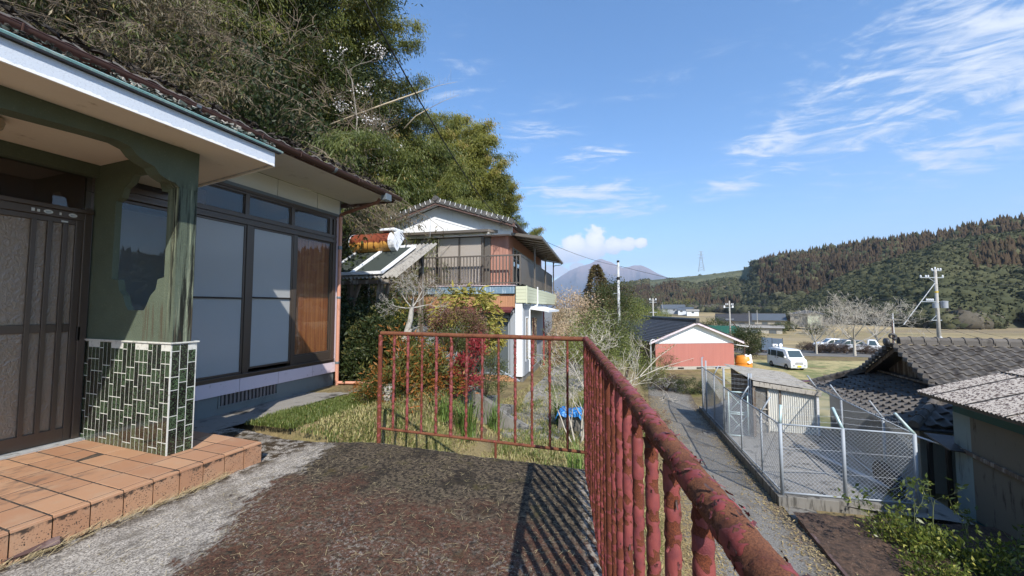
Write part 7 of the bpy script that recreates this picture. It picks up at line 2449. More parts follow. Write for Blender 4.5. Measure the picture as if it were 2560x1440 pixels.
cl_.grid(lambda u, v: tuple(c_ + Vector((.05 + u * .55, -.25 - .45 * v - .1 * math.sin(u * 3), 1.42 - .75 * v + .06 * math.sin(u * 9)))), 8, 8)
tag(cl_.build('cloth', 'cloth_white', None, smooth=True), 'white cloth draped over the orange tank', 'cloth')
tag(MB().box(*(lambda c: (c.x - 1.2, c.x + 1.4, c.y - 1.3, c.y + .4, -4.66, -4.58))(c_)).build('concrete_pad', 'wall_mortar', None), 'pale concrete pad under the orange tank', 'pad')
# dark roofed house behind it
d2 = thing('house', 'house with dark slate coloured tiled roof behind the slim grey pole', 'house', tuple(DD(1600, 840, 58)))
def frame_at(u, v, d, turn):
 o = DD(u, v, d)
 az = bearing(u, v)[0]
 a = YAW - az + R(turn)
 return Matrix.Translation((o.x, o.y, o.z)) @ Matrix.Rotation(a, 4, 'Z')
def mbt(mb, M_, name, m, parent=None, **kw):
 mb.v = [tuple(M_ @ Vector(p)) for p in mb.v]
 return mb.build(name, m, parent, **kw)
M2 = frame_at(1600, 880, 56, 8)
mbt(MB().box(-5, 4.5, 0, 7, -1, 2.4), M2, 'wall', 'wall_cream', d2)
rfm = mbt(MB().prism([(-5.8, -1, 2.2), (-5.8, 8, 2.2), (-5.8, 3.5, 4.6)], (11.2, 0, 0)), M2, 'roof', 'roof_tile_slate', d2)
mbt(MB().bar((-5.8, 3.5, 4.68), (5.5, 3.5, 4.68), .35, .25), M2, 'ridge', 'roof_tile_black', rfm)
for k in range(12):
 f = (k + .5) / 12
 mbt(MB().bar((-5.8, -1 + 4.5 * f, 2.27 + 2.4 * f), (5.4, -1 + 4.5 * f, 2.27 + 2.4 * f), .06, .06), M2, 'tile_course', 'roof_tile_slate', rfm)
mbt(MB().slab([(2.4, -1.6, 2.3), (6.2, -1.6, 1.4), (6.2, 4.5, 1.4), (2.4, 4.5, 2.6)], .1), M2, 'lower_roof', 'roof_tile_black', d2)
def far_house(label, u, v, d, turn, w, dp, h, rh_, wall, roof, wins=2, hip=False, cat='house', over=.6):
 t = thing('house', label, cat, tuple(DD(u, v, d)))
 Mx = frame_at(u, v, d, turn)
 mbt(MB().box(-w / 2, w / 2, 0, dp, -1.5, h), Mx, 'wall', wall, t)
 if hip:
  vs = [(-w / 2 - over, -over, h), (w / 2 + over, -over, h), (w / 2 + over, dp + over, h), (-w / 2 - over, dp + over, h), (-w / 2 + dp / 2, dp / 2, h + rh_), (w / 2 - dp / 2, dp / 2, h + rh_)]
  mb = MB().add(vs, [(0, 1, 5, 4), (1, 2, 5), (2, 3, 4, 5), (3, 0, 4), (3, 2, 1, 0)])
 else:
  mb = MB().prism([(-w / 2 - over, -over, h - .1), (-w / 2 - over, dp + over, h - .1), (-w / 2 - over, dp / 2, h + rh_)], (w + 2 * over, 0, 0))
 r_ = mbt(mb, Mx, 'roof', roof, t)
 if not hip:
  mbt(MB().bar((-w / 2 - over, dp / 2, h + rh_), (w / 2 + over, dp / 2, h + rh_), .3, .22), Mx, 'ridge', 'roof_tile_black', r_)
 for k in range(wins):
  x = -w / 2 + w * (k + .5) / wins
  fo = mbt(MB().box(x - .85, x + .85, -.05, -.001, h - 1.7, h - .6), Mx, 'window', 'alu_taupe', t)
  mbt(MB().box(x - .75, x - .03, -.07, -.051, h - 1.6, h - .7).box(x + .03, x + .75, -.07, -.051, h - 1.6, h - .7), Mx, 'pane', 'glass_far', fo)
 return t, Mx
t, Mx = far_house('beige house with low hipped grey roof and two windows out on the paddies', 2012, 806, 118, -8, 7.5, 6.5, 2.7, 1.2, 'wall_cream', 'roof_tile_grey', 2, True)
mbt(MB().prism([(.6, -1.6, 2.6), (4.4, -1.6, 2.6), (2.5, -1.6, 3.6)], (0, 4, 0)), Mx, 'porch_gable', 'roof_tile_grey', t)
mbt(MB().box(.9, 4.1, -1.3, 0, -1.5, 2.6), Mx, 'porch_wall', 'siding_cream', t)
far_house('low house with blue grey roof among the fields, left of the beige one', 1912, 812, 125, 5, 11, 7, 1.6, 2.2, 'wall_cream', 'roof_tile_slate', 3)
far_house('dark roofed farmhouse behind the leaning pole', 1833, 814, 118, 0, 9, 7, 1.5, 2.2, 'wall_cream', 'roof_tile_black', 2)
far_house('long grey shed with low roof in front of the blue grey roofed house', 1885, 828, 105, 4, 13, 4, 1.1, .7, 'wall_mortar', 'tin_weathered', 3, cat='shed')
far_house('distant farmhouse with pale blue roof at the foot of the wooded hill', 1685, 781, 300, 10, 17, 10, 3.0, 3.4, 'siding_white', 'roof_tile_slate', 3)
far_house('small distant house right of the pale blue roofed farmhouse', 1712, 783, 290, -12, 10, 8, 2.6, 2.2, 'gable_white', 'roof_tile_slate', 2)
far_house('distant white walled shed at the edge of the paddies', 1732, 785, 280, 6, 8, 6, 2.2, 1.4, 'gable_white', 'tin_weathered', 1, cat='shed')
tf_ = thing('hoarding', 'long dark green hoarding in front of the farmhouse', 'hoarding', tuple(DD(1795, 826, 104)))
Mx = frame_at(1797, 826, 104, 2)
for k in range(7):
 mbt(MB().box(-4.9 + k * 1.4, -3.52 + k * 1.4, 0, .06, -1, 1.35), Mx, 'panel', 'net_green', tf_)
Mx = frame_at(1930, 874, 48, -4)
tb = thing('sheet_fence', 'blue grey corrugated sheet screen standing behind the white van', 'screen', tuple(DD(1930, 874, 48)))
for k, m_ in enumerate(('sheet_blue', 'sheet_blue', 'sheet_blue', 'sheet_blue')):
 cs_ = MB()
 cs_.grid(lambda u, v: (-1.12 + k * .56 + u * .55, .03 * math.sin(u * 5 * 2 * math.pi) + (.15 if k > 1 else 0), -.1 + v * (1.62 if k < 2 else 1.55)), 30, 1)
 mbt(cs_, Mx, 'sheet', m_, tb)
mbt(MB().bar((-1.12, .1, -.4), (-1.12, .1, 1.55), .08, .08).bar((1.1, .25, -.4), (1.1, .25, 1.5), .08, .08).bar((0, .2, -.4), (0, .2, 1.5), .08, .08), Mx, 'frame', 'frame_dark', tb)
# -- vehicles
def loft(profile, w, inset, m, name, parent, Mx, zsplit=None):
 """side outline (x, z) swept across the width with rounded, tumblehome sides"""
 mb = MB()
 secs = [(-w / 2, .90), (-w / 2 + .02, .975), (-w / 2 + .09, 1.0), (w / 2 - .09, 1.0), (w / 2 - .02, .975), (w / 2, .90)]
 n = len(profile)
 cx = sum(p[0] for p in profile) / n
 cz = sum(p[1] for p in profile) / n
 vs = []
 for y, s in secs:
  for x, z in profile:
   zz = cz + (z - cz) * (1 - (1 - s) * .35)
   t = max(0, (z - zsplit) / .9) if zsplit else 0
   yy = y * (1 - inset * min(1, t))
   vs.append((cx + (x - cx) * (1 - (1 - s) * .22), yy, zz))
 fs = []
 for i in range(len(secs) - 1):
  for k in range(n):
   k2 = (k + 1) % n
   fs.append((i * n + k, i * n + k2, (i + 1) * n + k2, (i + 1) * n + k))
 fs.append(tuple(range(n - 1, -1, -1)))
 fs.append(tuple((len(secs) - 1) * n + k for k in range(n)))
 mb.add(vs, fs)
 return mbt(mb, Mx, name, m, parent, smooth='auto')
def wheel(parent, Mx, x, y, r_, w=.16):
 c = Mx @ Vector((x, y, r_))
 prof_ = [(r_ * .58, -w / 2), (r_ * .9, -w / 2), (r_, -w / 3), (r_, w / 3), (r_ * .9, w / 2), (r_ * .58, w / 2)]
 mb = MB().lathe(prof_, (0, 0, 0), 20, axis='y')
 mb.v = [tuple(Mx @ (Vector(p) + Vector((x, y, r_)))) for p in mb.v]
 wo = mb.build('wheel', 'black_rubber', parent, smooth='auto')
 mb = MB().lathe([(0, -w / 2 - .004), (r_ * .2, -w / 2 - .012), (r_ * .56, -w / 2 + .02), (r_ * .58, w / 2 - .02), (0, w / 2 + .004)], (0, 0, 0), 16, axis='y')
 mb.v = [tuple(Mx @ (Vector(p) + Vector((x, y, r_)))) for p in mb.v]
 mb.build('rim', 'car_silver', wo)
def face_quad(pts, t):
 """thin slab just proud of a side face"""
 return MB().prism(pts, t)
def van(Mx, label):
 t = thing('van', label, 'van', Mx @ Vector((0, 0, 0)))
 pf = [(-1.68, .28), (-1.70, .9), (-1.66, 1.5), (-1.55, 1.80), (-1.2, 1.87), (.6, 1.87), (.95, 1.80), (1.35, 1.12), (1.60, .98), (1.68, .80), (1.70, .35), (1.64, .24), (1.32, .24), (1.30, .42), (1.15, .56), (.95, .56), (.80, .42), (.78, .24), (-.80, .24), (-.82, .42), (-.97, .56), (-1.17, .56), (-1.32, .42), (-1.34, .24), (-1.6, .24)]
 loft(pf, 1.47, .09, 'car_white', 'body', t, Mx, 1.0)
 for sy in (-1, 1):
  yy = sy * .728
  tt = (0, sy * .012, 0)
  for q in ([(-1.52, 1.10), (-1.18, 1.10), (-1.18, 1.62), (-1.48, 1.62)], [(-1.08, 1.10), (-.28, 1.10), (-.28, 1.64), (-1.08, 1.64)], [(-.18, 1.10), (.95, 1.06), (.62, 1.62), (-.18, 1.64)]):
   pts = [(x, yy * (1 - .09 * max(0, (z - 1.0) / .9)) + sy * .003, z) for x, z in q]
   mbt(MB().prism(pts, tt), Mx, 'side_window', 'glass_car', t)
  for x in (-.42, -.06):
   mbt(MB().box(x - .06, x + .06, yy + sy * .002 - .008, yy + sy * .002 + .008, .95, 1.03), Mx, 'door_handle', 'black_rubber', t)
  mbt(MB().box(-.232, -.222, yy - .004, yy + sy * .004 + .004, .35, 1.66), Mx, 'door_seam', 'frame_dark', t)
  mbt(MB().box(.98, 1.10, yy + sy * .02, yy + sy * .16, 1.08, 1.26), Mx, 'mirror', 'car_white', t, bevel=.02)
  wheel(t, Mx, 1.05, sy * .66, .28)
  wheel(t, Mx, -1.07, sy * .66, .28)
  mbt(MB().prism([(1.585, sy * .42, .86), (1.585, sy * .70, .86), (1.50, sy * .72, 1.02), (1.55, sy * .46, 1.0)], (.10, 0, -.02)), Mx, 'headlight', 'lamp_glass', t)
  mbt(MB().box(1.66, 1.705, sy * .48 - .09, sy * .48 + .09, .42, .54), Mx, 'fog_lamp', 'car_silver', t)
 mbt(MB().prism([(1.315, -.60, 1.185), (1.315, .60, 1.185), (.985, .54, 1.74), (.985, -.54, 1.74)], (.035, 0, .02)), Mx, 'windscreen', 'glass_car', t)
 mbt(MB().box(1.64, 1.715, -.36, .36, .60, .70), Mx, 'grille', 'alu_taupe', t)
 mbt(MB().box(1.62, 1.70, -.36, .36, .78, .82), Mx, 'grille', 'alu_taupe', t)
 mbt(MB().box(1.70, 1.725, -.17, .17, .34, .50), Mx, 'number_plate', 'plate_yellow', t)
 mbt(MB().box(-1.735, -1.70, -.5, .5, 1.1, 1.6), Mx, 'rear_window', 'glass_car', t)
 for y, r_ in ((.25, .17), (-.30, .17)):
  sp_ = MB().lathe([(.02, -.12), (.08, -.10), (.17, .08), (.175, .10), (.14, .11), (0, .06)], (0, 0, 0), 16, axis='x')
  if y < 0:
   sp_ = MB().box(-.10, .14, -.22, .22, -.10, .11)
  sp_.v = [tuple(Mx @ (Vector(p) + Vector((-1.15, y, 2.05)))) for p in sp_.v]
  so2 = sp_.build('roof_speaker', 'gable_white', t, smooth='auto')
  mbt(MB().box(-1.2, -1.1, y - .03, y + .03, 1.86, 1.97), Mx, 'speaker_stand', 'frame_dark', t)
 mbt(MB().box(-1.005, -.99, -.40, -.20, 2.01, 2.09), Mx, 'speaker_mark', 'frame_dark', t)
 return t
vd = bearing(1966, 900)[0]
hd = YAW - vd
viewd = Vector((-math.sin(hd), math.cos(hd), 0))
rr_ = Vector((math.cos(hd), math.sin(hd), 0))
fr = (-viewd * math.cos(R(34)) + rr_ * math.sin(R(34)))
cc = DD(1966, 923, 37.0)
zc = ground(cc.x, cc.y)
van(Matrix.Translation((cc.x, cc.y, zc + .0)) @ Matrix.Rotation(math.atan2(fr.y, fr.x), 4, 'Z') @ Matrix.Scale(1.04, 4), 'small white van with roof loudspeakers and yellow plate parked on the grass')
def car(Mx, label, m='car_white', kind='hatch'):
 t = thing('car', label, 'car', Mx @ Vector((0, 0, 0)))
 if kind == 'truck':
  pf = [(-1.7, .35), (-1.7, .95), (.35, .95), (.42, 1.65), (.6, 1.75), (1.2, 1.72), (1.5, 1.05), (1.68, .95), (1.7, .35), (1.35, .3), (1.3, .5), (.9, .5), (.85, .3), (-.9, .3), (-.95, .5), (-1.35, .5), (-1.4, .3)]
 else:
  pf = [(-1.95, .35), (-2.0, .9), (-1.85, 1.2), (-1.5, 1.5), (-.4, 1.55), (.35, 1.48), (1.0, 1.02), (1.75, .88), (2.0, .65), (2.0, .32), (1.65, .28), (1.6, .5), (1.15, .5), (1.1, .28), (-1.0, .28), (-1.05, .5), (-1.5, .5), (-1.55, .28)]
 loft(pf, 1.6, .18, m, 'body', t, Mx, .9)
 for sy in (-1, 1):
  y = sy * .80
  q = [(-1.6, 1.0), (-.1, .98), (-.1, 1.42), (-1.3, 1.40)] if kind != 'truck' else [(.5, 1.05), (1.3, 1.02), (1.1, 1.6), (.55, 1.62)]
  mbt(MB().prism([(x, y * (1 - .18 * max(0, (z - .9) / .9)) + sy * .004, z) for x, z in q], (0, sy * .01, 0)), Mx, 'side_window', 'glass_car', t)
  if kind != 'truck':
   q = [(0, .98), (.82, .98), (.35, 1.38), (0, 1.42)]
   mbt(MB().prism([(x, y * (1 - .18 * max(0, (z - .9) / .9)) + sy * .004, z) for x, z in q], (0, sy * .01, 0)), Mx, 'side_window', 'glass_car', t)
  for x in (1.37, -1.27) if kind != 'truck' else (1.1, -1.15):
   wheel(t, Mx, x, sy * .72, .30)
 if kind != 'truck':
  mbt(MB().prism([(1.0, -.66, 1.05), (1.0, .66, 1.05), (.42, .58, 1.45), (.42, -.58, 1.45)], (.03, 0, .02)), Mx, 'windscreen', 'glass_car', t)
 else:
  mbt(MB().prism([(1.50, -.66, 1.08), (1.50, .66, 1.08), (1.24, .6, 1.66), (1.24, -.6, 1.66)], (.03, 0, .02)), Mx, 'windscreen', 'glass_car', t)
 for sy in (-1, 1):
  mbt(MB().box(1.9 if kind != 'truck' else 1.64, 2.01 if kind != 'truck' else 1.715, sy * .55 - .15, sy * .55 + .15, .62, .76), Mx, 'headlight', 'lamp_glass', t)
 return t
for u, v, d, ang_, m_, kd, lab in ((2078, 893, 54, 170, 'car_white', 'hatch', 'white car parked behind the dark low hedge, left of the grey one'), (2117, 898, 52, 172, 'car_grey', 'hatch', 'dark grey car parked behind the low hedge'),
                                   (2160, 902, 50, -40, 'car_white', 'truck', 'white light truck parked beside the bare tree trunk')):
 p = DD(u, v, d)
 car(Matrix.Translation((p.x, p.y, ground(p.x, p.y))) @ Matrix.Rotation(YAW + R(ang_), 4, 'Z'), lab, m_, kd)
# parking strip and lawn in front of it
ps = MB()
a0_, a1_ = GD(1880, 880, -4.62), GD(2330, 905, -4.62)
ps.grid(lambda u, v: tuple(Vector((GD(1860 + u * 600, 884 + u * 12, -4.6).x, GD(1860 + u * 600, 884 + u * 12, -4.6).y, 0)) + FWD * (v * 8 - 1) + Vector((0, 0, lowland(*(GD(1860 + u * 600, 884 + u * 12, -4.6) + FWD * (v * 8 - 1))[:2]) + .03))), 30, 6)
ps.build('parking_strip', 'asphalt', None, smooth=True, kind='structure', origin=(0, 0, 0))
lw = MB()
@mat('lawn')
def _(g):
 p = g.pos()
 c = g.mix(g.step(g.noise(p, .55, 5, .7), .42, .6), (0.44, 0.36, 0.17), (0.16, 0.18, 0.06))
 c = g.mix(g.m('MULTIPLY', g.step(g.noise(p, 8, 6, .75), .45, .6), .5), c, (0.20, 0.175, 0.075))
 g.out(g.bsdf(c, .96, g.bump(g.noise(p, 20, 5), .6, .05)))
lw.grid(lambda u, v: (6.6 + u * 20, 22.5 + v * (26 + u * 4), lowland(6.6 + u * 20, 22.5 + v * 26) + .02 + .03 * fbm((u * 20, v * 30, 0), .4)), 40, 50)
lw.build('lawn', 'lawn', None, smooth=True, kind='structure', origin=(0, 0, 0))
# -- trees and hedges of the valley floor
def bare_tree(u, v, d, H, seed, label, r_=.13, depth=6):
 p = DD(u, v, d)
 z = ground(p.x, p.y)
 t = thing('bare_tree', label, 'tree', (p.x, p.y, z))
 lb = [([Vector((p.x, p.y, z - .1)), Vector((p.x, p.y, z + H * .22))], [r_, r_ * .85], 8)]
 rg = random.Random(seed)
 for k in range(6):
  a = k * 1.05 + rg.uniform(-.3, .3)
  lb += branch_tree(Vector((p.x, p.y, z + H * (.16 + .02 * k))), Vector((math.cos(a) * .8, math.sin(a) * .8, .75)), H * .30, r_ * .5, depth - 1, seed * 10 + k, (2, 3), .75, .16, .74, .012, 3, .17, None, (6, 5, 4, 3, 3, 3, 3), .3)
 limbs(lb).build('trunk', 'bark_pale', t, smooth=True, origin=(p.x, p.y, z))
bare_tree(2138, 915, 46, 8.6, 3, 'largest bare tree, standing in front of the parked cars', .17)
bare_tree(2042, 905, 48, 6.4, 6, 'smaller bare tree right of the white van', .13)
bare_tree(2195, 905, 52, 8.0, 9, 'bare tree half hidden behind the tiled gable', .12)
bare_tree(2090, 900, 56, 5.2, 12, 'low bare tree between the two bigger ones', .09)
rt = shrub_template(71, 7000, 90, 1.9, 1.9, 1.65, .16, .5, 'leaf_dark', .16, cz=2.0)
T = DD(1866, 868, 44)
plant('round_tree', 'dense round evergreen beside the orange tank', 'tree', rt, Vector((T.x, T.y, ground(T.x, T.y) + .1)), 0, 1.0, names=('trunk', 'foliage'))
hd1 = shrub_template(72, 2600, 50, 1.5, .6, .6, .10, .5, 'leaf_hedge_brown', .22, cz=.6, out_dirs=False)
for u, v, d, s, lab in ((2075, 905, 49, 1.1, 'dark low hedge in front of the white parked car'), (2112, 908, 48.5, 1.0, 'dark low hedge left of the large bare tree'), (2020, 900, 52, 1.0, 'brown bush right of the van'), (2050, 900, 49, 1.0, 'dark low hedge at the foot of the smaller bare tree'), (2165, 903, 48, 1.0, 'low brown hedge right of the large bare tree'), (2200, 908, 47, .9, 'low hedge reaching behind the tiled gable'), (1905, 893, 50, 1.1, 'brown hedge left of the van, under the sheet screen'), (1880, 900, 47, .8, 'brown shrub at the foot of the round evergreen')):
 T = DD(u, v, d)
 plant('hedge', lab, 'hedge', hd1, Vector((T.x, T.y, ground(T.x, T.y))), YAW, s)
fgr = shrub_template(73, 3600, 60, 3.0, 2.0, 1.7, .22, .5, 'leaf_hedge', .18, cz=1.5)
for u, v, d, s, lab in ((1790, 812, 108, 1.3, 'broad green bush right behind the ridge of the black roof'), (1755, 805, 112, .9, 'green bush at the left end of the broad one'), (1970, 818, 112, .9, 'hedge left of the beige house'), (2040, 820, 100, 1.0, 'brown green hedge below the beige house'),
      (1945, 822, 104, .9, 'hedge in front of the blue grey roofed house')):
 T = DD(u, v, d)
 plant('bush', lab, 'bush', fgr, Vector((T.x, T.y, ground(T.x, T.y))), 0, s)
mt = shrub_template(74, 4200, 60, 1.0, 1.0, 1.0, .12, .5, 'leaf_red', .2, cz=1.0)
T = DD(1985, 800, 122)
plant('red_tree', 'round dark red tree left of the beige house', 'tree', shrub_template(75, 1800, 40, 2.4, 2.4, 2.2, .3, .6, 'leaf_maroon', .2, cz=2.6), Vector((T.x, T.y, ground(T.x, T.y))), 0, 1.0)
# the mass of trees behind the neighbour
pk = shrub_template(76, 9500, 120, 2.6, 2.4, 3.0, .14, .5, 'leaf_pinkcream', .12, cz=3.2)
T = DD(1430, 770, 23)
plant('blossoming_tree', 'tree with pale pinkish cream foliage behind the cream siding', 'tree', pk, Vector((T.x, T.y, T.z - 3.6)), 0, .80, names=('trunk', 'foliage'))
T = DD(1400, 830, 19)
plant('blossoming_tree', 'lower pale brown bush between the neighbour and the bare shrub', 'tree', pk, Vector((T.x, T.y, T.z - 2.5)), 2, .52, names=('trunk', 'foliage'))
def cedar_template(seed, H=8.0, R_=2.1, n=9000):
 rg = np.random.default_rng(seed)
 h = rg.random(n) ** .8
 rad = R_ * (1 - h) ** .75 * rg.uniform(.5, 1.05, n) + .05
 az = rg.uniform(0, 6.283, n)
 rad *= 1 + .25 * np.sin(az * 3 + h * 17)
 p = np.stack([rad * np.cos(az), rad * np.sin(az), H * (.08 + .92 * h)], 1)
 dirs = unit(np.stack([np.cos(az), np.sin(az), np.full(n, -.35)], 1))
 fm = leafmesh('foliage', [leaves(p, .24, .30, dirs=dirs, spread=.5, rng=rg)], 'leaf_cedar')
 tm_ = mesh_of(MB().tube([(0, 0, -.3), (0, 0, H * .95)], [.16, .03], 6), 'bark_brown', name='trunk')
 return tm_, fm
cd = cedar_template(77)
for u, v, d, s, lab in ((1490, 662, 31, 1.05, 'pointed brownish cedar standing above the pale foliage'), (1512, 715, 33, .8, 'shorter cedar right of the pointed one')):
 T = DD(u, v, d)
 plant('cedar_tree', lab, 'tree', cd, Vector((T.x, T.y, T.z - 8.0 * s)), 0, s, names=('trunk', 'foliage'))
gm = shrub_template(78, 6500, 90, 2.4, 2.2, 2.4, .15, .5, 'leaf_hedge', .15, cz=2.8)
gmy = shrub_template(79, 5500, 90, 2.4, 2.2, 2.2, .15, .4, 'leaf_fresh', .15, cz=2.6)
for k, (u, v, d, s, lab) in enumerate(((1530, 765, 27, .80, 'green tree right of the pointed cedar'), (1560, 790, 34, .9, 'green tree behind the slim grey pole'), (1598, 790, 70, 1.4, 'large green tree left of the wooden pole'), (1625, 800, 80, 1.2, 'yellow green tree beside the wooden pole'),
                                      (1500, 850, 18, .62, 'rounded green bush behind the bare shrub'), (1460, 880, 16, .45, 'low brownish green bush under the pale tree'), (1540, 870, 24, .7, 'green bush in front of the dark roofed house'), (1650, 795, 95, 1.2, 'small green tree at the edge of the paddies'))):
 T = DD(u, v, d)
 plant('broadleaf_tree', lab, 'tree', (gm, gmy)[k % 2], Vector((T.x, T.y, T.z - 2.8 * s)), k, s, names=('trunk', 'foliage'))
# -- poles and wires
def pole(u, vtop, d, zb, r0, r1, label, m='concrete_pole', name='utility_pole'):
 T = DD(u, vtop, d)
 t = thing(name, label, 'pole', (T.x, T.y, zb))
 MB().tube([(T.x, T.y, zb), (T.x, T.y, T.z)], [r0, r1], 12).build('shaft', m, t, smooth=True)
 return t, T
slim, ST = pole(1545, 652, 26, -4.6, .115, .085, 'slim grey pole standing right behind the railing corner', 'pole_silver')
MB().tube([ST + Vector((0, 0, .02)), ST + Vector((0, 0, -.12))], .095, 10).build('pole_cap', 'frame_dark', slim)
MB().tube([ST + Vector((0, 0, -1.15)), ST + Vector((0, 0, -1.35))], .11, 10).build('pole_band', 'frame_dark', slim)
for dz, l in ((-1.0, .35), (-2.3, .35), (-.5, .2)):
 MB().bar(ST + Vector((-.05, 0, dz)), ST + Vector((-l, -.05, dz)), .03, .03).build('step_bolt', 'steel_galv', slim)
wood, WT = pole(1632, 745, 62, -5.4, .14, .10, 'wooden pole with small cross arm beyond the dark roofed house', 'concrete_pole')
for dz in (-.35, -.7, -2.4):
 MB().bar(WT + RGT * -.6 + Vector((0, 0, dz)), WT + RGT * .6 + Vector((0, 0, dz)), .08, .08).build('cross_arm', 'steel_galv', wood)
for k in range(3):
 MB().box(*(lambda c: (c.x - .07, c.x + .07, c.y - .07, c.y + .07, c.z - .3, c.z))(WT + RGT * (-.5 + .5 * k) + Vector((0, 0, -.05)))).build('insulator', 'gable_white', wood)
p3, P3 = pole(1823, 752, 85, -5.9, .19, .13, 'concrete pole with transformer and leaning prop in the fields')
MB().tube([P3 + Vector((0, 0, -4.3)), P3 + RGT * 5.4 + Vector((0, 0, -10.4))], .11, 8).build('prop', 'bark_brown', p3)
for dz in (-.9, -1.5, -4.2):
 MB().bar(P3 + RGT * -1.0 + Vector((0, 0, dz)), P3 + RGT * .9 + Vector((0, 0, dz)), .08, .08).build('cross_arm', 'steel_galv', p3)
for sx in (-1.2, .7):
 MB().lathe([(0, 0), (.18, 0), (.18, .5), (0, .52)], P3 + RGT * sx + Vector((0, 0, -1.6)), 10).build('transformer', 'gable_white', p3)
for k in (-.8, -.4, .5, .8):
 MB().lathe([(0, 0), (.07, 0), (.09, .15), (.05, .3), (0, .3)], P3 + RGT * k + Vector((0, 0, -.88)), 8).build('insulator', 'gable_white', p3)
big, BT = pole(2337, 673, 46, -4.9, .21, .14, 'large concrete utility pole with transformers behind the tiled roof')
A1 = BT + Vector((0, 0, -.12))
def arm(z, l0, l1, nm='cross_arm', th=.09, m='steel_galv'):
 return MB().bar(BT + RGT * l0 + Vector((0, 0, z)), BT + RGT * l1 + Vector((0, 0, z)), th, th).build(nm, m, big)
arm(-.18, -.45, .75)
arm(-1.05, -1.95, 1.0)
arm(-4.05, -1.9, .4, th=.08)
arm(-6.35, -.9, .45)
MB().bar(BT + RGT * -.75 + Vector((0, 0, -6.3)), BT + Vector((0, 0, -5.6)), .05, .05).build('arm_brace', 'steel_galv', big)
MB().bar(BT + RGT * -.9 + Vector((0, 0, -1.05)), BT + Vector((0, 0, -1.7)), .05, .05).build('arm_brace', 'steel_galv', big)
for k, (x, z) in enumerate(((-.4, -.18), (0.0, -.05), (.35, -.18), (.68, -.18), (-1.85, -1.05), (-1.2, -1.05), (-.9, -1.05), (.9, -1.05), (-1.25, -4.0), (-1.0, -4.0), (-.75, -4.0), (-.5, -4.0))):
 MB().lathe([(0, 0), (.05, .0), (.10, .08), (.06, .13), (.09, .2), (.04, .28), (0, .28)], BT + RGT * x + Vector((0, 0, z + .04)), 8).build('insulator', 'gable_white', big)
for x, r_, h in ((-.55, .27, .62), (.55, .33, .85)):
 MB().lathe([(0, 0), (r_, 0), (r_, h * .9), (r_ * 1.08, h * .92), (r_ * 1.05, h), (0, h + .05)], BT + RGT * x - FWD * .3 + Vector((0, 0, -4.85)), 18).build('transformer', 'siding_white', big, smooth='auto')
MB().bar(BT + RGT * -.9 + Vector((0, 0, -4.75)), BT + RGT * .95 + Vector((0, 0, -4.75)), .1, .1).build('transformer_bracket', 'frame_dark', big)
MB().tube([BT + Vector((0, 0, -2.75)), BT + Vector((0, 0, -2.95))], .175, 12).build('yellow_band', 'sign_yellow', big)
MB().tube([BT + Vector((0, 0, -1.6)), BT + RGT * -4.3 + Vector((0, 0, -6.9))], .045, 6).build('guy_strut', 'pole_silver', big)
MB().lathe([(0, 0), (.12, .02), (.14, .15), (0, .26)], BT - FWD * .25 + RGT * -.05 + Vector((0, 0, -8.6)), 10).build('street_lamp_head', 'gable_white', big)
p5, P5 = pole(2231, 782, 49, -4.9, .10, .075, 'short grey pole left of the large utility pole', 'pole_silver')
MB().tube([P5 + RGT * -.12 + Vector((0, 0, -4.5)), P5 + RGT * -.12 + Vector((0, 0, -.85))], .09, 8).build('wood_post', 'barge_brown', p5)
for u, vt, d, lab in ((1656, 756, 210, 'far thin pole right of the cross armed one'), (2047, 766, 130, 'thin pole right behind the beige house'), (2082, 752, 150, 'thin pole at the foot of the green hill'), (1892, 775, 118, 'thin pole in front of the blue grey roof'), (1872, 778, 96, 'left of two thin poles near the long grey shed'), (2520, 790, 180, 'thin pole far out in the paddies'), (2142, 757, 160, 'thin pole left of the large bare tree crown')):
 T = DD(u, vt, d)
 o = MB().tube([(T.x, T.y, ground(T.x, T.y) - .3), tuple(T)], [.12, .08], 6).build('utility_pole', 'concrete_pole', None)
 tag(o, lab, 'pole')
def wire(a, b, sag, r_, label, n=24, m='cable_black'):
 a, b = Vector(a), Vector(b)
 pts = [a.lerp(b, i / n) - Vector((0, 0, 4 * sag * (i / n) * (1 - i / n))) for i in range(n + 1)]
 tag(MB().tube(pts, r_, 5).build('cable', m, None, smooth=True), label, 'cable')
hc = H2 @ Vector((-.45, -.25, 4.5))
wire(DD(905, -12, 4.6), hc, .35, .012, 'black cable coming down from above to the corner of the gabled house')
wire(H2 @ Vector((-3.1, -.15, 5.2)), hc, .02, .007, 'thin cable along the gable of the two storey house')
wire(hc, ST + Vector((0, 0, -.35)), .25, .010, 'cable from the gabled house to the slim grey pole')
wire(ST + Vector((0, 0, -.35)), DD(2250, 742, 49), 1.4, .014, 'long cable from the slim grey pole across the fields')
wire(DD(925, 60, 11), DD(1165, 470, 20), .3, .008, 'thin second cable in front of the bamboos')
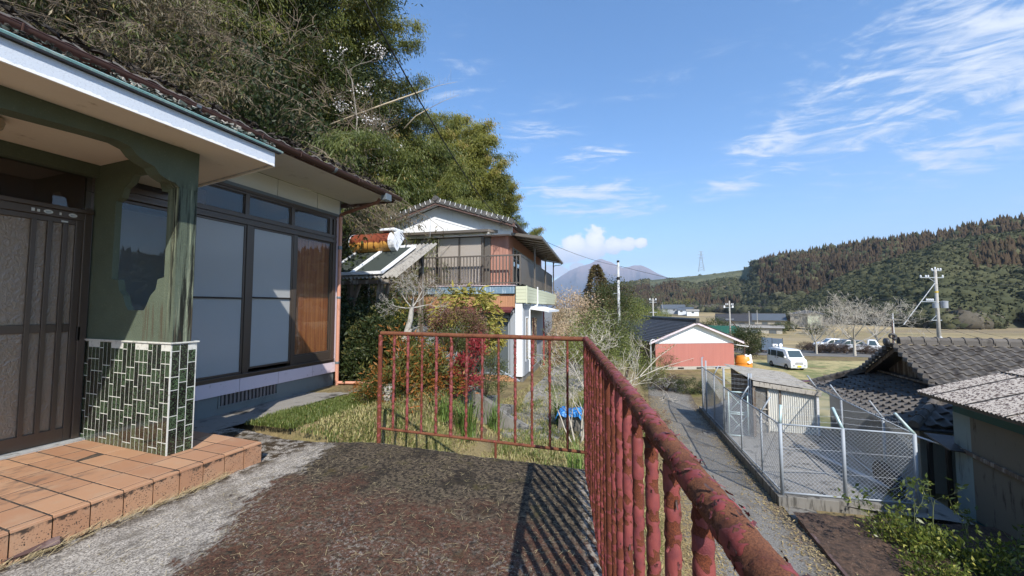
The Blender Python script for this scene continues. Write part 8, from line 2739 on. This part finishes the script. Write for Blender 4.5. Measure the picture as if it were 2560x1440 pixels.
for k, (a, b, s, lab) in enumerate((((BT + RGT * -1.85 + Vector((0, 0, -2.9))), DD(2180, 752, 60), .2, 'upper cable running left from the large pole'), ((BT + RGT * -1.85 + Vector((0, 0, -3.2))), DD(2185, 760, 60), .2, 'second cable running left from the large pole'),
         (BT + Vector((0, 0, -4.3)), P5 + Vector((0, 0, -.2)), .7, 'slack cable between the short pole and the large pole'), (BT + RGT * .9 + Vector((0, 0, -2.0)), DD(2720, 700, 52), .2, 'upper cable running right from the large pole'),
         (BT + RGT * .2 + Vector((0, 0, -6.5)), DD(2720, 870, 40), .5, 'lower cable running right across the fields'), (BT + Vector((0, 0, -7.0)), DD(2720, 893, 38), .5, 'lowest cable running right across the fields'),
         (P5 + Vector((0, 0, -.6)), DD(1640, 800, 62), 1.0, 'cable crossing the fields left of the short pole'), (P5 + Vector((0, 0, -.9)), DD(1838, 815, 85), .8, 'lower cable crossing the fields left of the short pole'),
         (BT + Vector((0, 0, -6.4)), P5 + Vector((0, 0, -1.9)), .25, 'low cable between the two poles behind the tiled roof'), (P3 + Vector((0, 0, -1.0)), DD(2240, 765, 110), .8, 'thin cable from the fields pole to the right'),
         (BT + RGT * .3 + Vector((0, 0, -7.6)), BT + RGT * -2.1 + Vector((0, 0, -6.5)), .9, 'loop of cable hanging at the large pole'), (BT + Vector((0, 0, -7.6)), BT + RGT * 3.4 + Vector((0, 0, -6.2)), .5, 'slack cable hanging right of the large pole'))):
 wire(a, b, s, .016, lab)
# -- wooded hills
def interp(x, pts):
 if x <= pts[0][0]:
  return pts[0][1]
 for (a, ya), (b, yb) in zip(pts, pts[1:]):
  if x <= b:
   return ya + (yb - ya) * (x - a) / (b - a)
 return pts[-1][1]
def az_of(u):
 return math.atan((u - 1280) / 924)
def u_of(az):
 return 1280 + 924 * math.tan(az)
def el_at(u, v):
 return bearing(u, v)[1]
back_pts = [(1480, 764), (1500, 722), (1540, 716), (1620, 706), (1700, 698), (1750, 694), (1800, 688), (1860, 680), (1890, 662), (1950, 645), (2020, 636), (2100, 624), (2200, 608), (2290, 602), (2340, 596), (2420, 580), (2500, 566), (2560, 560), (2800, 520), (3200, 470), (4200, 430)]
spur_pts = [(1975, 776), (2010, 765), (2060, 738), (2120, 706), (2200, 676), (2300, 645), (2400, 616), (2480, 604), (2560, 596), (2800, 560), (3200, 520), (4200, 500)]
def hill_mesh(name, ridge, uf0, uf1, foot_d, ridge_d, m, nu=150, nv=26, back=1.25):
 """terrain from a foot line up to a ridge and over its back; returns mesh object and sampler"""
 a0_, a1_ = az_of(uf0), uf1
 def smp(s, t):
  az = a0_ + (a1_ - a0_) * s
  u = u_of(min(az, R(74)))
  if az > R(74):
   pass
  rd = interp(az, ridge_d)
  fd = interp(az, foot_d)
  el = el_at(min(u, 4200), interp(u, ridge)) if False else math.atan((768.4 - interp(u, ridge)) / 924 * math.cos(min(az, R(74))))
  H = EYE.z + math.tan(el) * rd
  if t <= 1:
   r_ = fd + (rd - fd) * t
   p = AD(r_ * math.sin(az), r_ * math.cos(az))
   zf = ground(*AD(fd * math.sin(az), fd * math.cos(az))[:2])
   k = t ** .85
   z = zf + (H - zf) * k
   z += (H - zf) * .20 * mnoise.noise(Vector((az * 11, t * 1.6, 3))) * math.sin(math.pi * t)
  else:
   r_ = rd * (1 + (back - 1) * (t - 1))
   p = AD(r_ * math.sin(az), r_ * math.cos(az))
   z = H * (1 - (t - 1) * .5)
  p.z = z
  return p, az
 mb = MB()
 mb.grid(lambda u, v: tuple(smp(u, v * 1.6)[0]), nu, nv)
 return mb.build(name, m, None, smooth=True, kind='structure', origin=(0, 0, 0)), smp
R2D = R
hill_b, smp_b = hill_mesh('hill', back_pts, 1478, R(100), [(az_of(1480), 470), (az_of(1800), 430), (az_of(1950), 330), (az_of(2560), 300), (R(90), 260)], [(az_of(1480), 640), (az_of(1860), 600), (az_of(1900), 500), (az_of(2560), 430), (R(90), 420)], 'hill_ground')
hill_s, smp_s = hill_mesh('hill', spur_pts, 1970, R(100), [(az_of(1970), 255), (az_of(2150), 215), (az_of(2350), 190), (az_of(2560), 215), (R(90), 200)], [(az_of(1970), 285), (az_of(2560), 320), (R(90), 300)], 'hill_ground', back=1.12)
clr = MB()
def clr_pt(u, v):
 s = (az_of(1625 + u * 265) - az_of(1478)) / (R(100) - az_of(1478))
 p, az = smp_b(s, .60 + v * .42)
 k = 1 - .012
 return (p.x * k, p.y * k, p.z + 3.2)
clr.grid(clr_pt, 26, 10)
clr.build('hill_meadow', 'hill_clearing', None, smooth=True, kind='structure', origin=(0, 0, 0))
def blob_geo(seed, sub=1, flat=.8):
 bm_ = bmesh.new()
 bmesh.ops.create_icosphere(bm_, subdivisions=sub + 1, radius=1)
 vs = []
 for v in bm_.verts:
  n = mnoise.noise(v.co * 1.9 + Vector((seed, 0, 0))) * .75 + mnoise.noise(v.co * 5.3 + Vector((0, seed, 0))) * .45
  q = v.co * (1 + n)
  vs.append((q.x, q.y, q.z * flat))
 fs = [[v.index for v in f.verts] for f in bm_.faces]
 bm_.free()
 V_ = np.array(vs)
 F_ = np.array(fs)
 rg = np.random.default_rng(seed)
 # ragged leaf clusters standing off the surface
 c = V_[rg.integers(0, len(V_), 66)] * rg.uniform(.9, 1.12, (66, 1))
 L_, LF, _ = leaves(c, .27, .8, dirs=unit(c), spread=.9, rng=rg)
 LF3 = np.concatenate([LF[:, [0, 1, 2]], LF[:, [0, 2, 3]]]) + len(V_)
 return np.concatenate([V_, L_]), np.concatenate([F_, LF3])
import bmesh
def cone_geo(seed, tiers=5, n=7):
 rg = np.random.default_rng(seed)
 V_, F_ = [], []
 for t in range(tiers):
  f = t / tiers
  z0 = f * .82
  z1 = min(1.0, z0 + .34)
  r_ = (1 - f) ** .8 * rg.uniform(.85, 1.1)
  b = len(V_)
  V_.append((rg.normal() * .05, rg.normal() * .05, z1))
  for k in range(n):
   a = 2 * math.pi * (k + rg.uniform(-.3, .3)) / n + t
   rr__ = r_ * (1.0 if k % 2 else .62) * rg.uniform(.85, 1.15)
   V_.append((rr__ * math.cos(a), rr__ * math.sin(a), z0 - .05 * (k % 2) + rg.normal() * .02))
  for k in range(n):
   F_.append((b, b + 1 + k, b + 1 + (k + 1) % n))
 return np.array(V_), np.array(F_)
def forest(name, items, geos, m, label):
 """items: (x, y, z, sx, sz, value, variant, turn)"""
 VV, FF, AA, off = [], [], [], 0
 for x, y, z, sx, sz, val, g_, turn in items:
  V_, F_ = geos[g_]
  c, s = math.cos(turn), math.sin(turn)
  q = V_ * np.array([sx, sx, sz])
  q = np.stack([q[:, 0] * c - q[:, 1] * s + x, q[:, 0] * s + q[:, 1] * c + y, q[:, 2] + z], 1)
  VV.append(q)
  FF.append(F_ + off)
  off += len(q)
  AA.append(np.full(len(q), val))
 return npmesh(name, np.concatenate(VV), np.concatenate(FF), m, None, kind='stuff', label=label, attrs={'v': np.concatenate(AA)}, cat='forest')
blobs = [blob_geo(i * 3.7 + 1 if False else i + 1) for i in range(5)]
cones = [cone_geo(i + 1) for i in range(5)]
ced, grn, gry = [], [], []
def scatter(smp, n, uf0, tmax, rule, alim=R(96)):
 a0_ = az_of(uf0)
 tot = R(100) - a0_
 k = 0
 while k < n:
  # denser inside the view
  az = a0_ + rnd.random() * (az_of(2620) - a0_) if rnd.random() < .84 else rnd.uniform(az_of(2620), alim)
  t = rnd.random() ** .9 * tmax
  p, az = smp((az - a0_) / tot, t)
  k += 1
  rule(p, u_of(min(az, R(75))), az, t)
def rule_b(p, u, az, t):
 v = 768 - (p.z - EYE.z) / math.hypot(p.x, p.y) * 924 / math.cos(min(az, R(70)))
 n = mnoise.noise(Vector((p.x * .012, p.y * .012, 5)))
 if u < 1900:
  if 1625 < u < 1885 and t > .62:
   if rnd.random() < .90:
    return
   grn.append((p.x, p.y, p.z + 2, rnd.uniform(2, 4), rnd.uniform(2, 4), rnd.uniform(.2, .8), rnd.randrange(5), rnd.random() * 6))
   return
  c = (u < 1700 and t < .8) or (1700 < u < 1850 and t < .42 and n > -.15)
 else:
  c = t > .22 + .2 * n or n > .1
 if c and rnd.random() < .93:
  val = min(1, max(0, .45 + n * .8 + rnd.gauss(0, .16)))
  ced.append((p.x, p.y, p.z, rnd.uniform(2.5, 4.0), rnd.uniform(6.5, 10), val, rnd.randrange(5), rnd.random() * 6))
 else:
  grn.append((p.x, p.y, p.z + 2.5, rnd.uniform(2.6, 4.6), rnd.uniform(3, 5), min(.95, max(0, rnd.gauss(.42, .2))), rnd.randrange(5), rnd.random() * 6))
def rule_s(p, u, az, t):
 n = mnoise.noise(Vector((p.x * .015, p.y * .015, 9)))
 if 2490 < u < 2640 and t < .16 and rnd.random() < .8:
  return
 if u > 2430 and t > .45 and n > .0 and rnd.random() < .8:
  ced.append((p.x, p.y, p.z, rnd.uniform(2.4, 3.6), rnd.uniform(6, 9), rnd.uniform(.1, .8), rnd.randrange(5), rnd.random() * 6))
  return
 val = min(.82, max(0, rnd.gauss(.45 + n * .5, .12)))
 if rnd.random() < .07 + (.25 if n > .22 else 0):
  val = rnd.uniform(.86, 1.0)
 s = rnd.uniform(1.9, 3.9) * (.75 if val > .85 else 1)
 grn.append((p.x, p.y, p.z + s * .4, s, s * rnd.uniform(.85, 1.15), val, rnd.randrange(5), rnd.random() * 6))
scatter(smp_b, 5200, 1478, 1.03, rule_b)
scatter(smp_s, 3900, 1970, 1.03, rule_s)
# trees gathered at the foot of the hills
a0_ = az_of(1500)
for k in range(520):
 u = rnd.uniform(1500, 2620) if k < 420 else 0
 az = az_of(u) if u else rnd.uniform(az_of(2620), R(95))
 if u and u < 1970:
  fd = interp(az, [(az_of(1480), 470), (az_of(1800), 430), (az_of(1970), 330)]) - rnd.uniform(0, 26)
 else:
  fd = interp(az, [(az_of(1970), 255), (az_of(2150), 215), (az_of(2350), 190), (az_of(2560), 215), (R(90), 200)]) - rnd.uniform(-3, 7)
 p = AD(fd * math.sin(az), fd * math.cos(az))
 z = ground(p.x, p.y)
 if u > 2480:
  continue
 s = rnd.uniform(2.2, 4.2) * (1.25 if u and u < 1970 else .9)
 (grn if rnd.random() < .7 else gry).append((p.x, p.y, z + s * .6, s, s * 1.1, rnd.uniform(0, .82), rnd.randrange(5), rnd.random() * 6))
forest('cedar_forest', ced, cones, 'forest_cedar', 'brown winter cedar plantation covering the ridge of the hills')
forest('broadleaf_forest', grn, blobs, 'forest_green', 'dark green evergreen broadleaf forest on the near hillside')
forest('leafless_wood', gry, blobs, 'forest_grey', 'grey leafless trees along the foot of the hills')
# single trees one can pick out on the crest and at the foot
tall = cedar_template(81, 13, 2.6, 1500)
for u, v, d, s, lab in ((2267, 596, 420, 1.0, 'tallest cedar breaking the middle of the ridge line'), (2010, 632, 470, .9, 'cedar standing out on the left part of the ridge line'), (2390, 566, 400, .9, 'cedar pair where the ridge steepens'), (2120, 610, 440, .8, 'cedar on the crest between the tall ones')):
 T = DD(u, v, d)
 p_ = T
 plant('cedar_tree', lab, 'tree', tall, Vector((p_.x, p_.y, T.z - 12 * s)), 0, s, names=('trunk', 'foliage'))
fb = shrub_template(82, 2600, 50, 7, 6, 5.5, .8, .6, 'leaf_hedge', .17, cz=6)
for k, (u, v, d, s, lab) in enumerate(((2300, 745, 190, 1.15, 'largest round evergreen tree at the foot of the hill, behind the utility pole'), (2390, 740, 186, 1.0, 'round evergreen right of the utility pole transformers'), (2240, 770, 196, .8, 'round evergreen left of the utility pole'),
                                      (2180, 765, 200, .7, 'evergreen above the bare tree crown'), (2340, 780, 184, .6, 'low evergreen at the field edge below the utility pole'))):
 T = DD(u, v, d)
 plant('evergreen_tree', lab, 'tree', fb, Vector((T.x, T.y, T.z - 6 * s)), k, s, names=('trunk', 'foliage'))
bmb = shrub_template(83, 5200, 110, 24, 6, 6.5, 1.3, .18, 'leaf_bamboo_yellow', .2, cz=5.5, droop=.4)
T = DD(1712, 765, 410)
o = plant('bamboo_grove', 'pale yellow green bamboo grove at the foot of the far hill', 'grove', bmb, Vector((T.x, T.y, T.z - 6)), YAW, 1.1)
# pylon on the crest of the left hill
PT = DD(1752, 628, 600)
pyh = 33
py = thing('pylon', 'lattice power pylon on the crest of the far left hill', 'pylon', (PT.x, PT.y, PT.z - pyh))
leg = lambda h: 3.6 * (1 - h / pyh) ** 1.3 + .7
for sx, sy in ((-1, -1), (1, -1), (1, 1), (-1, 1)):
 MB().tube([(PT.x + sx * leg(h), PT.y + sy * leg(h), PT.z - pyh + h) for h in (0, 8, 16, 24, 33)], .15, 4).build('leg', 'steel_galv', py)
lat = MB()
for h in range(0, 29, 4):
 a, b = leg(h), leg(h + 4)
 for (x0, y0_, x1, y1_) in ((-1, -1, 1, -1), (1, -1, 1, 1), (1, 1, -1, 1), (-1, 1, -1, -1)):
  z0, z1 = PT.z - pyh + h, PT.z - pyh + h + 4
  lat.tube([(PT.x + x0 * a, PT.y + y0_ * a, z0), (PT.x + x1 * b, PT.y + y1_ * b, z1)], .12, 3)
  lat.tube([(PT.x + x1 * a, PT.y + y1_ * a, z0), (PT.x + x0 * b, PT.y + y0_ * b, z1)], .12, 3)
lat.build('lattice', 'steel_galv', py, kind='stuff')
for h, w_ in ((32, 4.2), (27, 5.0), (22, 5.6)):
 MB().bar(Vector((PT.x, PT.y, PT.z - pyh + h)) - RGT * w_, Vector((PT.x, PT.y, PT.z - pyh + h)) + RGT * w_, .5, .5).build('cross_arm', 'steel_galv', py)
# -- volcano on the horizon and the air between
mp = [(1250, 765), (1330, 742), (1365, 716), (1400, 692), (1425, 676), (1450, 666), (1478, 658), (1492, 650), (1504, 646), (1516, 651), (1530, 655), (1545, 664), (1558, 669), (1572, 667), (1586, 663), (1604, 663), (1622, 670), (1642, 682), (1670, 694), (1720, 716), (1800, 745), (1900, 765)]
MD = 9000.0
mm = MB()
def mt_pt(u, v):
 uu = 1250 + u * 650
 az = az_of(uu)
 rd = MD
 el = math.atan((768.4 - interp(uu, mp)) / 924 * math.cos(az))
 H = EYE.z + math.tan(el) * rd
 r_ = rd - 3200 * (1 - v) if v <= 1 else rd
 k = v ** 1.35
 z = -5 + (H + 5) * k
 if v < .999:
  z += H * .22 * (mnoise.fractal(Vector((uu * .035, v * 1.2, 2)), .8, 2, 4)) * math.sin(math.pi * v)
 p = AD(r_ * math.sin(az), r_ * math.cos(az))
 return (p.x, p.y, z)
mm.grid(mt_pt, 200, 30)
mm.build('mountain', 'mountain', None, smooth=True, kind='structure', origin=(0, 0, 0))
m = bpy.data.materials.new('haze')
m.use_nodes = True
g = NT(m.node_tree)
pv_ = g.n('VolumePrincipled', None, Color=(0.62, 0.76, 1.0), Density=0.00011, Anisotropy=0.0)
o_ = m.node_tree.nodes.new('ShaderNodeOutputMaterial')
m.node_tree.links.new(pv_.outputs[0], o_.inputs['Volume'])
MATS['haze'] = m
hz = MB().box(-9500, 9500, -3500, 13000, -12, 1600).build('haze', 'haze', None, kind='stuff', origin=(0, 0, 0))
hz['label'] = 'thin blue air between the valley and the far mountain'
